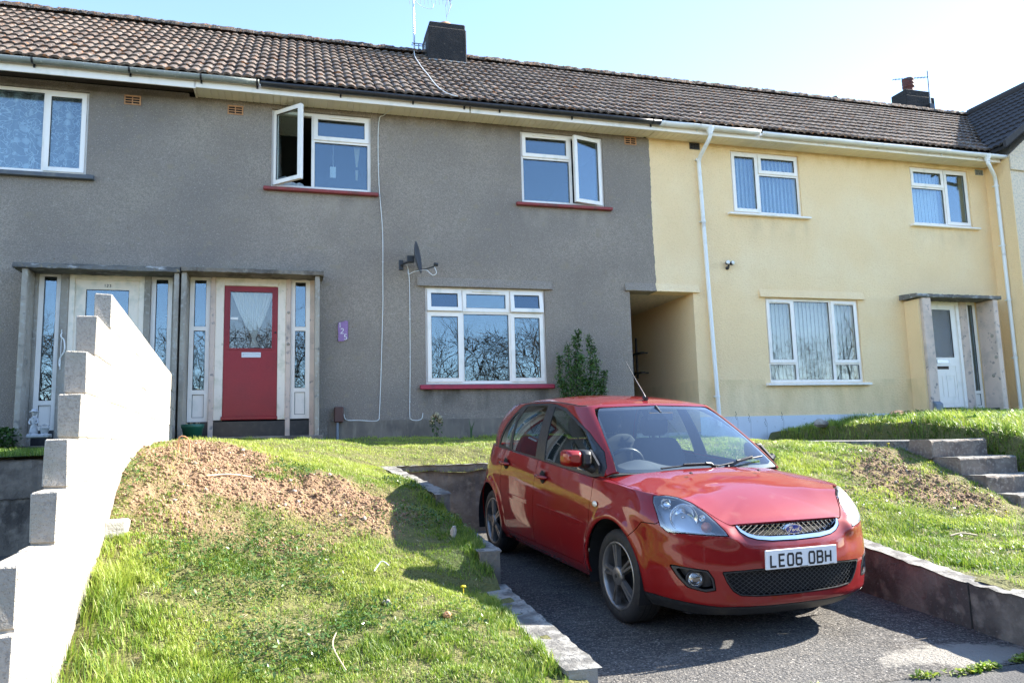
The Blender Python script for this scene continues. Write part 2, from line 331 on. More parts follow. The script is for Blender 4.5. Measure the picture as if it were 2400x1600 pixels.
def inpoly(x, y, P):
    x = np.asarray(x); y = np.asarray(y); c = np.zeros(x.shape, bool)
    for k in range(len(P)):
        x1, y1 = P[k]; x2, y2 = P[(k+1) % len(P)]
        t = ((y1 > y) != (y2 > y)) & (x < (x2-x1)*(y-y1)/((y2-y1) if y2 != y1 else 1e-9)+x1); c ^= t
    return c
def sdpoly(x, y, P):
    x = np.asarray(x, float); y = np.asarray(y, float); d = np.full(x.shape, 1e9)
    for k in range(len(P)):
        x1, y1 = P[k]; x2, y2 = P[(k+1) % len(P)]; ex, ey = x2-x1, y2-y1
        t = np.clip(((x-x1)*ex+(y-y1)*ey)/(ex*ex+ey*ey+1e-18), 0, 1)
        d = np.minimum(d, np.hypot(x-x1-t*ex, y-y1-t*ey))
    return np.where(inpoly(x, y, P), -d, d)
SOIL1 = [(-6.98, -4.3), (-6.62, -3.35), (-6.05, -3.3), (-5.5, -4.25), (-5.1, -4.75), (-4.85, -5.0), (-4.55, -5.3), (-4.45, -5.75), (-4.9, -6.15), (-5.27, -6.3), (-5.67, -6.38), (-5.87, -6.55), (-6.12, -6.85), (-6.38, -6.9), (-6.65, -6.95)]
SOIL2 = [(-.2, -4.6), (.6, -4.1), (1.3, -3.4), (1.55, -3.4), (1.55, -6.0), (.95, -6.05), (.3, -5.75), (-.3, -5.3)]
def soilm(x, y):
    n = fbm(x, y, 1.6, 4, 3)*1.1
    a = np.clip((.12-sdpoly(x, y, SOIL1)+n*.9)/.55, 0, 1)
    b = np.clip((.05-sdpoly(x, y, SOIL2)+n*.9-.12)/.55, 0, 1)*.85
    return np.maximum(a, b)
def Hfull(x, y):
    s = soilm(x, y)
    return Hbase(x, y)+fbm(x, y, 1.2, 3, 11)*.10+fbm(x, y, 6, 3, 21)*.045+s*(fbm(x, y, 9, 4, 31)*.12+.015)

# turf base mesh (fine), driveway cut out
def terrain(x0, x1, y0, y1, d, keep, name, mat, kind='structure', label=None):
    xs = np.arange(x0, x1+d/2, d); ys = np.arange(y0, y1+d/2, d); X, Y = np.meshgrid(xs, ys)
    Z = Hfull(X, Y); nx = len(xs); ny = len(ys); I = np.arange(nx*ny).reshape(ny, nx)
    F = np.stack([I[:-1, :-1], I[:-1, 1:], I[1:, 1:], I[1:, :-1]], -1).reshape(-1, 4)
    cx = X.ravel()[F].mean(1); cy = Y.ravel()[F].mean(1); F = F[keep(cx, cy)]
    V = np.stack([X.ravel(), Y.ravel(), Z.ravel()], 1)
    u, inv = np.unique(F, return_inverse=True); F = inv.reshape(F.shape); V = V[u]
    s = soilm(V[:, 0], V[:, 1])
    me = npmesh(name, V, F, mat, True, s); return tag(link(name, me), label, None, None, kind)
# soil/turf blended by a painted-on-geometry attribute
def turfmat():
    m = M['soil'].copy(); m.name = 'lawn_soil'; n = m.node_tree.nodes; l = m.node_tree.links; b = n['Principled BSDF']
    src = b.inputs['Base Color'].links[0].from_socket
    at = n.new('ShaderNodeAttribute'); at.attribute_name = 'tint'; mx = n.new('ShaderNodeMix'); mx.data_type = 'RGBA'
    geo = n.new('ShaderNodeNewGeometry'); t = n.new('ShaderNodeTexNoise'); t.inputs['Scale'].default_value = 14; t.inputs['Detail'].default_value = 4
    l.new(geo.outputs['Position'], t.inputs[0]); r = n.new('ShaderNodeMix'); r.data_type = 'RGBA'
    r.inputs[6].default_value = (.09, .10, .025, 1); r.inputs[7].default_value = (.19, .175, .06, 1); l.new(t.outputs['Fac'], r.inputs[0])
    l.new(at.outputs['Fac'], mx.inputs[0]); l.new(r.outputs[2], mx.inputs[6]); l.new(src, mx.inputs[7]); l.new(mx.outputs[2], b.inputs['Base Color'])
    return m
M['lawn'] = turfmat()
lawnkeep = lambda x, y: ~((y < -3.43) & (x > xw(y)-.06) & (x < -1.43)) & (x > xb(y)-.06) & (y < -.0) & ~((x > 1.57) & (x < 2.38) & (y > -6.0) & (y < -.6))
terrain(-7.2, 12, -8.62, 0.02, .035, lambda x, y: lawnkeep(x, y) & (x < 2.6), 'lawn', M['lawn'])
terrain(2.6, 12, -8.62, 0.02, .07, lawnkeep, 'lawn', M['lawn'])

# driveway, footway, road, far ground
def sheet(name, x0, x1, y0, y1, zf, mat, nx=2, ny=2, label=None):
    X, Y = np.meshgrid(np.linspace(x0, x1, nx), np.linspace(y0, y1, ny)); Z = zf(X, Y); I = np.arange(nx*ny).reshape(ny, nx)
    F = np.stack([I[:-1, :-1], I[:-1, 1:], I[1:, 1:], I[1:, :-1]], -1).reshape(-1, 4)
    return tag(link(name, npmesh(name, np.stack([X.ravel(), Y.ravel(), Z.ravel()], 1), F, mat, True)), None, None, None, 'structure')
sheet('driveway', -4.6, -1.40, -8.43, -3.3, lambda X, Y: drz(Y)+fbm(X, Y, 1.3, 3, 5)*.012, M['asph'], 110, 170)
sheet('footway', -40, 40, -10.6, -8.43, lambda X, Y: drz(Y)-.004, M['pave'], 2, 2)
def pz(Y): return float(drz(Y))
k = MB(); k.box(-40, 40, -10.75, -10.6, pz(-10.6)-.3, pz(-10.6)-.004); tag(k.build('kerb', M['conc']), kind='structure')
sheet('road', -120, 120, -18, -10.75, lambda X, Y: X*0+pz(-10.6)-.12, M['road'])
sheet('grass_verge', -120, 120, -60, -18, lambda X, Y: pz(-10.6)-.05+(-18-Y)*.02, M['turf'])
sheet('ground', -700, 700, -700, 700, lambda X, Y: X*0-2.3, M['turf'])
# worn pale concrete showing through at the foot of the driveway
drv = bpy.data.objects['driveway']; me = drv.data; co = np.zeros(len(me.vertices)*3, np.float32); me.vertices.foreach_get('co', co); co = co.reshape(-1, 3)
pt_ = np.clip(.35-(np.hypot((co[:, 0]+1.95)/.50, (co[:, 1]+8.22)/.17)-1)*1.1+fbm(co[:, 0], co[:, 1], 5, 3, 4)*.9, 0, 1)
at_ = me.attributes.new('tint', 'FLOAT', 'POINT'); at_.data.foreach_set('value', pt_.astype(np.float32))
n = M['asph'].node_tree.nodes; l = M['asph'].node_tree.links; b_ = n['Principled BSDF']; src = b_.inputs['Base Color'].links[0].from_socket
at_ = n.new('ShaderNodeAttribute'); at_.attribute_name = 'tint'; geo = n.new('ShaderNodeNewGeometry'); tn_ = n.new('ShaderNodeTexNoise'); tn_.inputs['Scale'].default_value = 25; tn_.inputs['Detail'].default_value = 5
l.new(geo.outputs['Position'], tn_.inputs[0]); ad_ = n.new('ShaderNodeMath'); ad_.operation = 'ADD'; l.new(at_.outputs['Fac'], ad_.inputs[0]); l.new(tn_.outputs['Fac'], ad_.inputs[1])
mr_ = n.new('ShaderNodeMapRange'); mr_.inputs[1].default_value = .75; mr_.inputs[2].default_value = 1.05; l.new(ad_.outputs[0], mr_.inputs[0])
mx_ = n.new('ShaderNodeMix'); mx_.data_type = 'RGBA'; mx_.inputs[7].default_value = (.27, .25, .215, 1); l.new(mr_.outputs[0], mx_.inputs[0]); l.new(src, mx_.inputs[6]); l.new(mx_.outputs[2], b_.inputs['Base Color'])
# neighbour's ground on the left of the block wall
sheet('neighbour_lawn', -14, -7.0, -3.45, -.0, lambda X, Y: -.06+.04*fbm(X, Y, 2, 3, 2)+.10*(Y+3.45)/3.45*.5, M['turf'], 60, 40)
sheet('neighbour_driveway', -14, -6.5, -8.6, -3.45, lambda X, Y: drz(Y)+.05, M['asph'], 4, 10)

# ------------------------------------------------------------------ walls round the driveway
def wall_run(name, pts, mat, topmat, th, label, cat, side=1, zb=-1.45):
    """pts list of (x,y,ztop,(optional new ztop)) ; build segments with an uneven top"""
    root = empty(name, (pts[0][0], pts[0][1], zb), label, cat)
    for si, (a, b) in enumerate(pts[1]):
        pass
    return root
def seg_wall(root, name, a, b, th, zb, mat, topmat, seed=0):
    """one cast length of wall from a=(x,y,z) to b, thickness th to the left of a->b, rough arris"""
    a = Vector(a); b = Vector(b); d = (b-a); d2 = Vector((d.x, d.y, 0)); L = d2.length; d2.normalize(); n = Vector((-d2.y, d2.x, 0))
    N = max(3, int(L/.05)); rg = random.Random(seed); vs = []; fs = []; vt = []; ft = []
    pr = [(0, zb, 0), (0, 0, -.012), (.014, 0, 0), (th-.014, 0, 0), (th, 0, -.012), (th, zb, 0)]
    for i in range(N+1):
        p = a.lerp(b, i/N)
        for (o, z, dz) in pr:
            j = rg.uniform(-.006, .006); jz = rg.uniform(-.006, .006)
            zz = (zb if z != 0 else p.z+dz+jz)
            vs.append((p.x+n.x*(o+(j if z == 0 else 0)), p.y+n.y*(o+(j if z == 0 else 0)), zz))
    for i in range(N):
        for k2 in range(5): q = i*6+k2; fs.append((q, q+1, q+7, q+6))
    fs.append(tuple(range(6))); fs.append(tuple(N*6+i for i in range(6))[::-1])
    k = MB(); k.add(vs, [f for f in fs if True]); o = k.build(name, mat, root)
    if topmat:
        o.data.materials.append(topmat)
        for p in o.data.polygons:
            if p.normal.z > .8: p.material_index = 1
    return o
root = empty('driveway_wall', (-4.2, -5.9, -1.2), 'low stepped concrete wall between the lawn and the left side of the driveway', 'wall')
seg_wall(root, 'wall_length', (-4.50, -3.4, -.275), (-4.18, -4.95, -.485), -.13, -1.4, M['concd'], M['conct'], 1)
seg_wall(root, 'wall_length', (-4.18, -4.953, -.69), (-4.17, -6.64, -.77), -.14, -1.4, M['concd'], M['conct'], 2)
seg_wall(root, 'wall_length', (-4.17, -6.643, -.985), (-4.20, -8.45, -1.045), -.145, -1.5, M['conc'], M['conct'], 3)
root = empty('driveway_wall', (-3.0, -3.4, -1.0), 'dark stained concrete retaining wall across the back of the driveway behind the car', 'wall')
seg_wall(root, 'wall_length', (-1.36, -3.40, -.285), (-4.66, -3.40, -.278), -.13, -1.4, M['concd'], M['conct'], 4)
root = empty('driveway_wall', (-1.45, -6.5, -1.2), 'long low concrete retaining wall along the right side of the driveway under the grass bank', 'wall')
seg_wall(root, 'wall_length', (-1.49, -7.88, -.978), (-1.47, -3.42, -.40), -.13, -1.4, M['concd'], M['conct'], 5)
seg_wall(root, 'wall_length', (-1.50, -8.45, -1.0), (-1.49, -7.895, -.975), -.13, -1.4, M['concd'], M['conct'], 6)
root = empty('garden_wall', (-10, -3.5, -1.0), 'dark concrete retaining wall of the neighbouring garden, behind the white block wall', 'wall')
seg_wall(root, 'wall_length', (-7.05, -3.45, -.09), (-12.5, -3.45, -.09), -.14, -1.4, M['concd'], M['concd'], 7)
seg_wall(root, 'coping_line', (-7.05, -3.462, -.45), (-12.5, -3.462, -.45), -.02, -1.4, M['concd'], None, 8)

# ------------------------------------------------------------------ white block wall with stepped end
root = empty('block_wall', (-6.8, -4.5, -1.3), 'sunlit pale concrete block wall with a stepped end between the two gardens', 'wall')
ends = [-6.75, -7.30, -7.54, -7.67, -7.93, -8.13, -8.74, -8.77, -9.4, -9.4, -9.4]
ang = math.atan(.0822)
dirw = Vector((-.0819, .99664, 0))                    # along the wall, away from the street
nrm = Vector((.99664, .0819, 0))
def wpt(Y, z, off=0): return Vector((float(xb(Y)), Y, z))-nrm*off
bv = {}
def block_mesh(L, H, T, seed):
    rg = random.Random(seed); k = MB(); n = 4
    vs = []
    def j(): return rg.uniform(-.0035, .0035)
    k.hexa([(x+j(), y+j(), z+j()) for x in (0, -T) for y in (0, L) for z in (0, H)])
    return k
bmeshes = []
rot = dirw.to_track_quat('Y', 'Z').to_euler()
protos = []
for s_ in range(4):
    k = block_mesh(.437, .213, .10, s_); o = k.build('block', M['block'], root, origin=(0, 0, 0), bevel=.006); o.rotation_euler = rot; protos.append(o)
hm = block_mesh(.215, .213, .10, 9).build('block', M['block'], root, origin=(0, 0, 0), bevel=.006); hm.rotation_euler = rot
used = set()
def place(o, p):
    if o.name not in used: used.add(o.name); c = o
    else: c = o.copy(); col.objects.link(c); c.parent = root; c.rotation_euler = rot
    c.location = p-RO[root.name]; return c
rb = random.Random(3)
for c_, Y0 in enumerate(ends):
    ztop = .93-.222*c_; z = ztop-.213; Y = Y0; first = True
    if c_ >= 8: z = ztop-.213
    half = (c_ % 2 == 1)
    while Y < -.75:
        if half and first:
            place(hm, wpt(Y, z)); Y += .222*.9966
        else:
            place(rb.choice(protos), wpt(Y, z, rb.uniform(0, .003))); Y += .447*.9966
        first = False
k = MB()
for c_, Y0 in enumerate(ends):
    ztop = .93-.222*c_
    p = wpt(Y0+.012, ztop-.235, .006); q = wpt(-.42, ztop-.235, .006)
    top = ztop-.006
    v = []
    for off in (.0, .088):
        for P_ in (p, q):
            for zz in (ztop-.225, top): v.append((P_.x-nrm.x*off, P_.y-nrm.y*off, zz))
    k.hexa(v)
k.build('mortar', M['mortar'], root)

# ------------------------------------------------------------------ wall sheets with holes, frames
def grid_holes(mb, x0, x1, z0, z1, holes, y0, y1, xf=None):
    xs = sorted({x0, x1, *[min(max(h[0], x0), x1) for h in holes], *[min(max(h[1], x0), x1) for h in holes]})
    zs = sorted({z0, z1, *[min(max(h[2], z0), z1) for h in holes], *[min(max(h[3], z0), z1) for h in holes]})
    nx, nz = len(xs)-1, len(zs)-1
    solid = [[not any(h[0] < (xs[i]+xs[i+1])/2 < h[1] and h[2] < (zs[j]+zs[j+1])/2 < h[3] for h in holes) for j in range(nz)] for i in range(nx)]
    S = lambda i, j: 0 <= i < nx and 0 <= j < nz and solid[i][j]
    for i in range(nx):
        for j in range(nz):
            if not solid[i][j]: continue
            a, b, c, d = xs[i], xs[i+1], zs[j], zs[j+1]
            mb.add([(a, y0, c), (b, y0, c), (b, y0, d), (a, y0, d)], [(0, 1, 2, 3)])
            mb.add([(a, y1, c), (b, y1, c), (b, y1, d), (a, y1, d)], [(3, 2, 1, 0)])
            if not S(i-1, j): mb.add([(a, y0, c), (a, y0, d), (a, y1, d), (a, y1, c)], [(0, 1, 2, 3)])
            if not S(i+1, j): mb.add([(b, y0, c), (b, y0, d), (b, y1, d), (b, y1, c)], [(3, 2, 1, 0)])
            if not S(i, j-1): mb.add([(a, y0, c), (b, y0, c), (b, y1, c), (a, y1, c)], [(3, 2, 1, 0)])
            if not S(i, j+1): mb.add([(a, y0, d), (b, y0, d), (b, y1, d), (a, y1, d)], [(0, 1, 2, 3)])
    return mb
FY0, FY1 = .045, .105
def ring(mb, x0, x1, z0, z1, wd, y0, y1):
    return grid_holes(mb, x0, x1, z0, z1, [(x0+wd, x1-wd, z0+wd, z1-wd)], y0, y1)
def window(house, x0, x1, z0, z1, lights, sill=None, label=None, glass='glass', vents=(), fy=0., fw_=.05):
    """lights: (fx0,fx1,fz0,fz1,kind,angle) fractions; kind fixed / sash ; angle != 0 opens (hinge side given by sign or 'top')"""
    W, H_ = x1-x0, z1-z0; holes = []; y0, y1 = FY0+fy, FY1+fy
    rects = []
    for L in lights:
        a, b, c, d = x0+L[0]*W, x0+L[1]*W, z0+L[2]*H_, z0+L[3]*H_
        a += fw_ if L[0] == 0 else fw_/2; b -= fw_ if L[1] == 1 else fw_/2; c += fw_ if L[2] == 0 else fw_/2; d -= fw_ if L[3] == 1 else fw_/2
        rects.append((a, b, c, d)); holes.append((a, b, c, d))
    k = MB(); grid_holes(k, x0, x1, z0, z1, holes, y0, y1)
    win = k.build('window', M['pvc'], house, bevel=.004)
    if label: win['label'] = label
    gk = MB()
    for L, (a, b, c, d) in zip(lights, rects):
        kind = L[4]; ang_ = L[5] if len(L) > 5 else 0
        if kind == 'panel':
            p = MB(); p.box(a-.004, b+.004, y0+.022, y0+.04, c-.004, d+.004); p.build('panel', M['pvc'], win)
            g = MB(); ring(gk, a-.001, b+.001, c-.001, d+.001, .007, y0+.012, y0+.024); continue
        if kind == 'fixed':
            ring(gk, a-.002, b+.002, c-.002, d+.002, .008, y0+.012, y0+.024)
            p = MB(); p.box(a-.003, b+.003, y0+.024, y0+.040, c-.003, d+.003); p.build('pane', M[glass], win); continue
        e = .016; A, B, C, D = a-e, b+e, c-e, d+e; wd = .062
        s = MB(); ring(s, A, B, C, D, wd, y0-.022, y0+.035)
        g = MB(); ring(g, A+wd-.002, B-wd+.002, C+wd-.002, D-wd+.002, .008, y0-.008, y0+.004)
        p = MB(); p.box(A+wd-.003, B-wd+.003, y0+.004, y0+.02, C+wd-.003, D-wd+.003)
        xf = None
        if ang_:
            if kind == 'top': piv = Vector((0, y0, D)); rm = Matrix.Rotation(-ang_, 4, 'X')
            elif kind == 'left': piv = Vector((A, y0, 0)); rm = Matrix.Rotation(-ang_, 4, 'Z')
            else: piv = Vector((B, y0, 0)); rm = Matrix.Rotation(ang_, 4, 'Z')
            xf = Matrix.Translation(piv) @ rm @ Matrix.Translation(-piv)
        s.build('sash', M['pvc'], win, bevel=.004, xf=xf); g.build('gasket', M['rubber'], win, xf=xf); p.build('pane', M[glass], win, xf=xf)
    if gk.v: gk.build('gasket', M['rubber'], win)
    for (fx0, fx1, fz) in vents:
        v = MB(); X0, X1, Z = x0+fx0*W, x0+fx1*W, z0+fz*H_; v.box(X0, X1, y0-.045, y0-.022, Z-.011, Z+.011); v.build('trickle_vent', M['pvc'], win, bevel=.003)
    if sill:
        mat, ov, hh = sill; s = MB(); s.hexa([(x, y, z) for x in (x0-ov, x1+ov) for y, zz in ((-.085, (z0-hh, z0-.022)), (.05, (z0-hh, z0-.002))) for z in zz])
        s.build('sill', M[mat], win, bevel=.006)
    return win
def drip(house, x0, x1, z, mat):
    k = MB(); n = 12
    k.prism([(0.0, z+.15), (-.052, z+.006), (-.046, z), (0.06, z)], x0, x1, 0)
    return k.build('drip_hood', mat, house)
def airbrick(house, x, z, mat='terra', w=.225, h=.145):
    hs = [(x-w/2+.018+i*(w-.03)/3, x-w/2+.006+(i+1)*(w-.03)/3, z-h/2+.018+j*(h-.03)/3, z-h/2+.006+(j+1)*(h-.03)/3) for i in range(3) for j in range(3)]
    if mat == 'terra': hs = [(x-w/2+.016+i*(w-.02)/2, x-w/2+.002+(i+1)*(w-.02)/2, q[2], q[3]) for i in range(2) for q in hs[:3]]
    k = MB(); grid_holes(k, x-w/2, x+w/2, z-h/2, z+h/2, hs, -.014, .05)
    o = k.build('air_brick', M[mat], house); b = MB(); b.box(x-w/2+.004, x+w/2-.004, -.004, -.0005, z-h/2+.004, z+h/2-.004); b.build('backing', M['dark'], o); return o

# ------------------------------------------------------------------ roof tiles
EY, EZ, RY, RZ = -.42, 5.425, 3.0, 7.93
PIT = math.atan2(RZ-EZ, RY-EY); SL = math.hypot(RZ-EZ, RY-EY); ROWS = 12; GA = SL/ROWS
def tile_mesh(seed):
    rg = random.Random(seed); xs = [0, .014, .034, .060, .086, .106, .120, .150, .164, .184, .210, .236, .256, .270, .298]
    pz_ = [.0, .013, .021, .023, .022, .013, .001, .0, .013, .021, .023, .022, .013, .001, .0]
    k = MB(); n = len(xs); L = .43; t = .036
    yb = [rg.uniform(-.006, .006) for _ in xs]
    top0 = [(x, yb[i], z+.041) for i, (x, z) in enumerate(zip(xs, pz_))]; top1 = [(x, L, z+.004) for x, z in zip(xs, pz_)]
    bot0 = [(x, yb[i]+.002, z+.041-t) for i, (x, z) in enumerate(zip(xs, pz_))]
    k.add(top0+top1, [(i, i+1, n+i+1, n+i) for i in range(n-1)], True)
    k.add(top0+bot0, [(n+i, n+i+1, i+1, i) for i in range(n-1)])
    k.add([top0[-1], top1[-1], (xs[-1], L, -.02), (xs[-1], 0, .012)], [(0, 1, 2, 3)])
    return k
tmesh = {}
def get_tile(matkey, seed):
    key = (matkey, seed)
    if key not in tmesh:
        k = tile_mesh(seed); me = bpy.data.meshes.new('roof_tile'); me.from_pydata(k.v, [], k.f); me.polygons.foreach_set('use_smooth', k.sm); me.materials.append(M[matkey]); tmesh[key] = me
    return tmesh[key]
def lay_tiles(roof, cells, mk, matkey, limit=300, seed=1):
    """cells: list of matrices (world); first `limit` become parts, the rest one stuff mesh"""
    rg = random.Random(seed)
    for i, c in enumerate(cells[:limit]):
        o = bpy.data.objects.new('roof_tile', get_tile(matkey, rg.randrange(3))); col.objects.link(o); o.parent = roof
        loc, q, _ = c.decompose(); o.location = loc-RO[roof.name]+Vector((rg.uniform(-.004, .004), 0, rg.uniform(-.003, .005))); o.rotation_euler = (q.to_matrix() @ Matrix.Rotation(rg.uniform(-.012, .012), 3, 'Z') @ Matrix.Rotation(rg.uniform(-.008, .008), 3, 'X')).to_euler()
    if len(cells) > limit:
        k = MB()
        for c in cells[limit:]:
            t = tile_mesh(rg.randrange(3)); vs = [tuple(c @ Vector(p)) for p in t.v]; b = len(k.v); k.v += vs; k.f += [tuple(i+b for i in f) for f in t.f]; k.sm += t.sm
        o = k.build('roof_tiles', M[matkey], roof); o['kind'] = 'stuff'
RX = Matrix.Rotation(PIT, 4, 'X')
def front_cells(x0, x1, clip=None):
    cs = []
    n = int(round((x1-x0)/.30)); st = (x1-x0)/n
    for i in range(n):
        for r_ in range(ROWS):
            X = x0+i*st; s_ = r_*GA; Y = EY+s_*math.cos(PIT); Z = EZ+s_*math.sin(PIT)
            if clip and X+.15 > clip(Y+.15): continue
            cs.append(Matrix.Translation((X, Y, Z)) @ RX)
    return cs
def ridge(roof, x0, x1):
    n = int(round((x1-x0)/.45)); st = (x1-x0)/n; rg = random.Random(int(x0*10)+99)
    def mk(seed):
        r = random.Random(seed); k = MB(); vs = []; fs = []; N = 9; Mx = 8
        for i in range(Mx+1):
            for j in range(N):
                a = math.pi*(j/(N-1)); rr = .135+r.uniform(-.014, .020)
                vs.append((i/Mx*(st+.012), -math.cos(a)*rr*1.05, math.sin(a)*rr*.85-.02+r.uniform(-.006, .012)))
        for i in range(Mx):
            for j in range(N-1): q = i*N+j; fs.append((q, q+1, q+N+1, q+N))
        k.add(vs, fs, True); me = bpy.data.meshes.new('ridge_tile'); me.from_pydata(k.v, [], k.f); me.polygons.foreach_set('use_smooth', k.sm); me.materials.append(M['tiler']); return me
    ms = [mk(s) for s in range(4)]
    for i in range(n):
        o = bpy.data.objects.new('ridge_tile', ms[rg.randrange(4)]); col.objects.link(o); o.parent = roof
        o.location = Vector((x0+i*st, RY, RZ+.02+rg.uniform(-.006, .006)))-RO[roof.name]; o.rotation_euler = (0, rg.uniform(-.012, .012), 0)
def roof_body(house, x0, x1, mat='batten'):
    k = MB(); k.prism([(EY+.03, EZ-.10), (EY+.03, EZ-.005), (RY, RZ-.012), (6.5, EZ-.1), (6.5, EZ-.2), (RY, RZ-.2)], x0, x1, 0)
    return k.build('roof', M[mat], house)
def gutter(house, x0, x1, matk, z=5.36, y=-.475, r=.058, br=(), bm=None):
    k = MB(); N = 8; vs = []; fs = []
    nx = max(2, int((x1-x0)/.5)); rg = random.Random(int(x0*7)+5)
    for i in range(nx+1):
        dz = rg.uniform(-.004, .004)
        for j in range(N+1):
            a = math.pi*(1+j/N); vs.append((x0+(x1-x0)*i/nx, y+r*math.cos(a), z+dz+r*math.sin(a)+.0))
    for i in range(nx):
        for j in range(N): q = i*(N+1)+j; fs.append((q, q+1, q+N+2, q+N+1))
    k.add(vs, fs, True)
    o = k.build('gutter', M[matk], house); s = o.modifiers.new('thick', 'SOLIDIFY'); s.thickness = .004; s.offset = 1
    for bx in br:
        b = MB(); v = []
        for j in range(N+1):
            a = math.pi*(1+j/N)
            for X in (bx-.014, bx+.014): v.append((X, y+(r+.008)*math.cos(a), z+(r+.008)*math.sin(a)))
        b.add(v, [(2*j, 2*j+1, 2*j+3, 2*j+2) for j in range(N)]); b.box(bx-.012, bx+.012, y+r-.004, y+r+.03, z-.09, z-.01)
        bo = b.build('gutter_bracket', M[bm or matk], o)
    return o
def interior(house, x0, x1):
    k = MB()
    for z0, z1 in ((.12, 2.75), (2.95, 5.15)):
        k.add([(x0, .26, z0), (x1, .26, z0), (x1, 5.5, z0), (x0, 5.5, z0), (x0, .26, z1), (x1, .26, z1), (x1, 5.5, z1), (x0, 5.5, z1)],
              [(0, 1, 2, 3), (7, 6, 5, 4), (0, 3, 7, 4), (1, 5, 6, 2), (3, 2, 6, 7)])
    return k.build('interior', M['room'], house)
def net(house, x0, x1, z0, z1, y, amp=.02, per=.09, mat='lace', name='net_curtain'):
    n = int((x1-x0)/.012); xs = np.linspace(x0, x1, n); ph = rng.uniform(0, 6)
    ys = y+amp*np.sin(xs/per*2*math.pi+ph)+amp*.5*np.sin(xs/per*1.37*math.pi+1)
    V = np.array([(x, yy, z) for x, yy in zip(xs, ys) for z in (z0, z1)]); F = np.array([(2*i, 2*i+2, 2*i+3, 2*i+1) for i in range(n-1)])
    o = link(name, npmesh(name, V-np.array([(x0+x1)/2, y, z0]), F, M[mat], True), house, ((x0+x1)/2, y, z0)); return o
def lace_mat():
    m = bpy.data.materials.new('lace_pattern'); m.use_nodes = True; n = m.node_tree.nodes; l = m.node_tree.links; b = n['Principled BSDF']
    b.inputs['Base Color'].default_value = (.82, .84, .88, 1); b.inputs['Roughness'].default_value = .9
    geo = n.new('ShaderNodeNewGeometry'); mp = n.new('ShaderNodeMapping'); mp.inputs['Scale'].default_value = (1, 0, 1); l.new(geo.outputs['Position'], mp.inputs[0])
    v = n.new('ShaderNodeTexVoronoi'); v.inputs['Scale'].default_value = 5.5; l.new(mp.outputs[0], v.inputs['Vector'])
    r = n.new('ShaderNodeMapRange'); r.inputs[1].default_value = .30; r.inputs[2].default_value = .22; r.inputs[3].default_value = 0; r.inputs[4].default_value = .5; l.new(v.outputs['Distance'], r.inputs[0])
    v2 = n.new('ShaderNodeTexVoronoi'); v2.feature = 'DISTANCE_TO_EDGE'; v2.inputs['Scale'].default_value = 4.2; 
    nn = n.new('ShaderNodeTexNoise'); nn.inputs['Scale'].default_value = 5; l.new(mp.outputs[0], nn.inputs[0])
    ad = n.new('ShaderNodeVectorMath'); ad.operation = 'ADD'; l.new(mp.outputs[0], ad.inputs[0]); l.new(nn.outputs['Color'], ad.inputs[1]); l.new(ad.outputs[0], v2.inputs['Vector'])
    r2_ = n.new('ShaderNodeMapRange'); r2_.inputs[1].default_value = .045; r2_.inputs[2].default_value = .025; r2_.inputs[4].default_value = .6; l.new(v2.outputs['Distance'], r2_.inputs[0])
    mx = n.new('ShaderNodeMath'); mx.operation = 'MAXIMUM'; l.new(r.outputs[0], mx.inputs[0]); l.new(r2_.outputs[0], mx.inputs[1])
    ad2 = n.new('ShaderNodeMath'); ad2.operation = 'ADD'; ad2.inputs[1].default_value = .38; ad2.use_clamp = True; l.new(mx.outputs[0], ad2.inputs[0])
    tr = n.new('ShaderNodeBsdfTransparent'); ms = n.new('ShaderNodeMixShader'); l.new(ad2.outputs[0], ms.inputs[0]); l.new(tr.outputs[0], ms.inputs[1]); l.new(b.outputs[0], ms.inputs[2]); l.new(ms.outputs[0], n['Material Output'].inputs[0])
    return m
M['lacep'] = lace_mat()
def blinds(win, x0, x1, z0, z1, y=.20, ang_=35, st=.085):
    k = MB(); k.box(-.044, .044, -.0015, .0015, 0, z1-z0)
    first = None; x = x0+.045; i = 0
    while x < x1-.02:
        if first is None:
            first = k.build('blind_slat', M['blind'], win, origin=(0, 0, 0)); o = first
        else: o = first.copy(); col.objects.link(o); o.parent = win
        o.location = Vector((x, y, z0))-RO[win.name]; o.rotation_euler = (0, 0, R(ang_+random.uniform(-3, 3))); x += st; i += 1

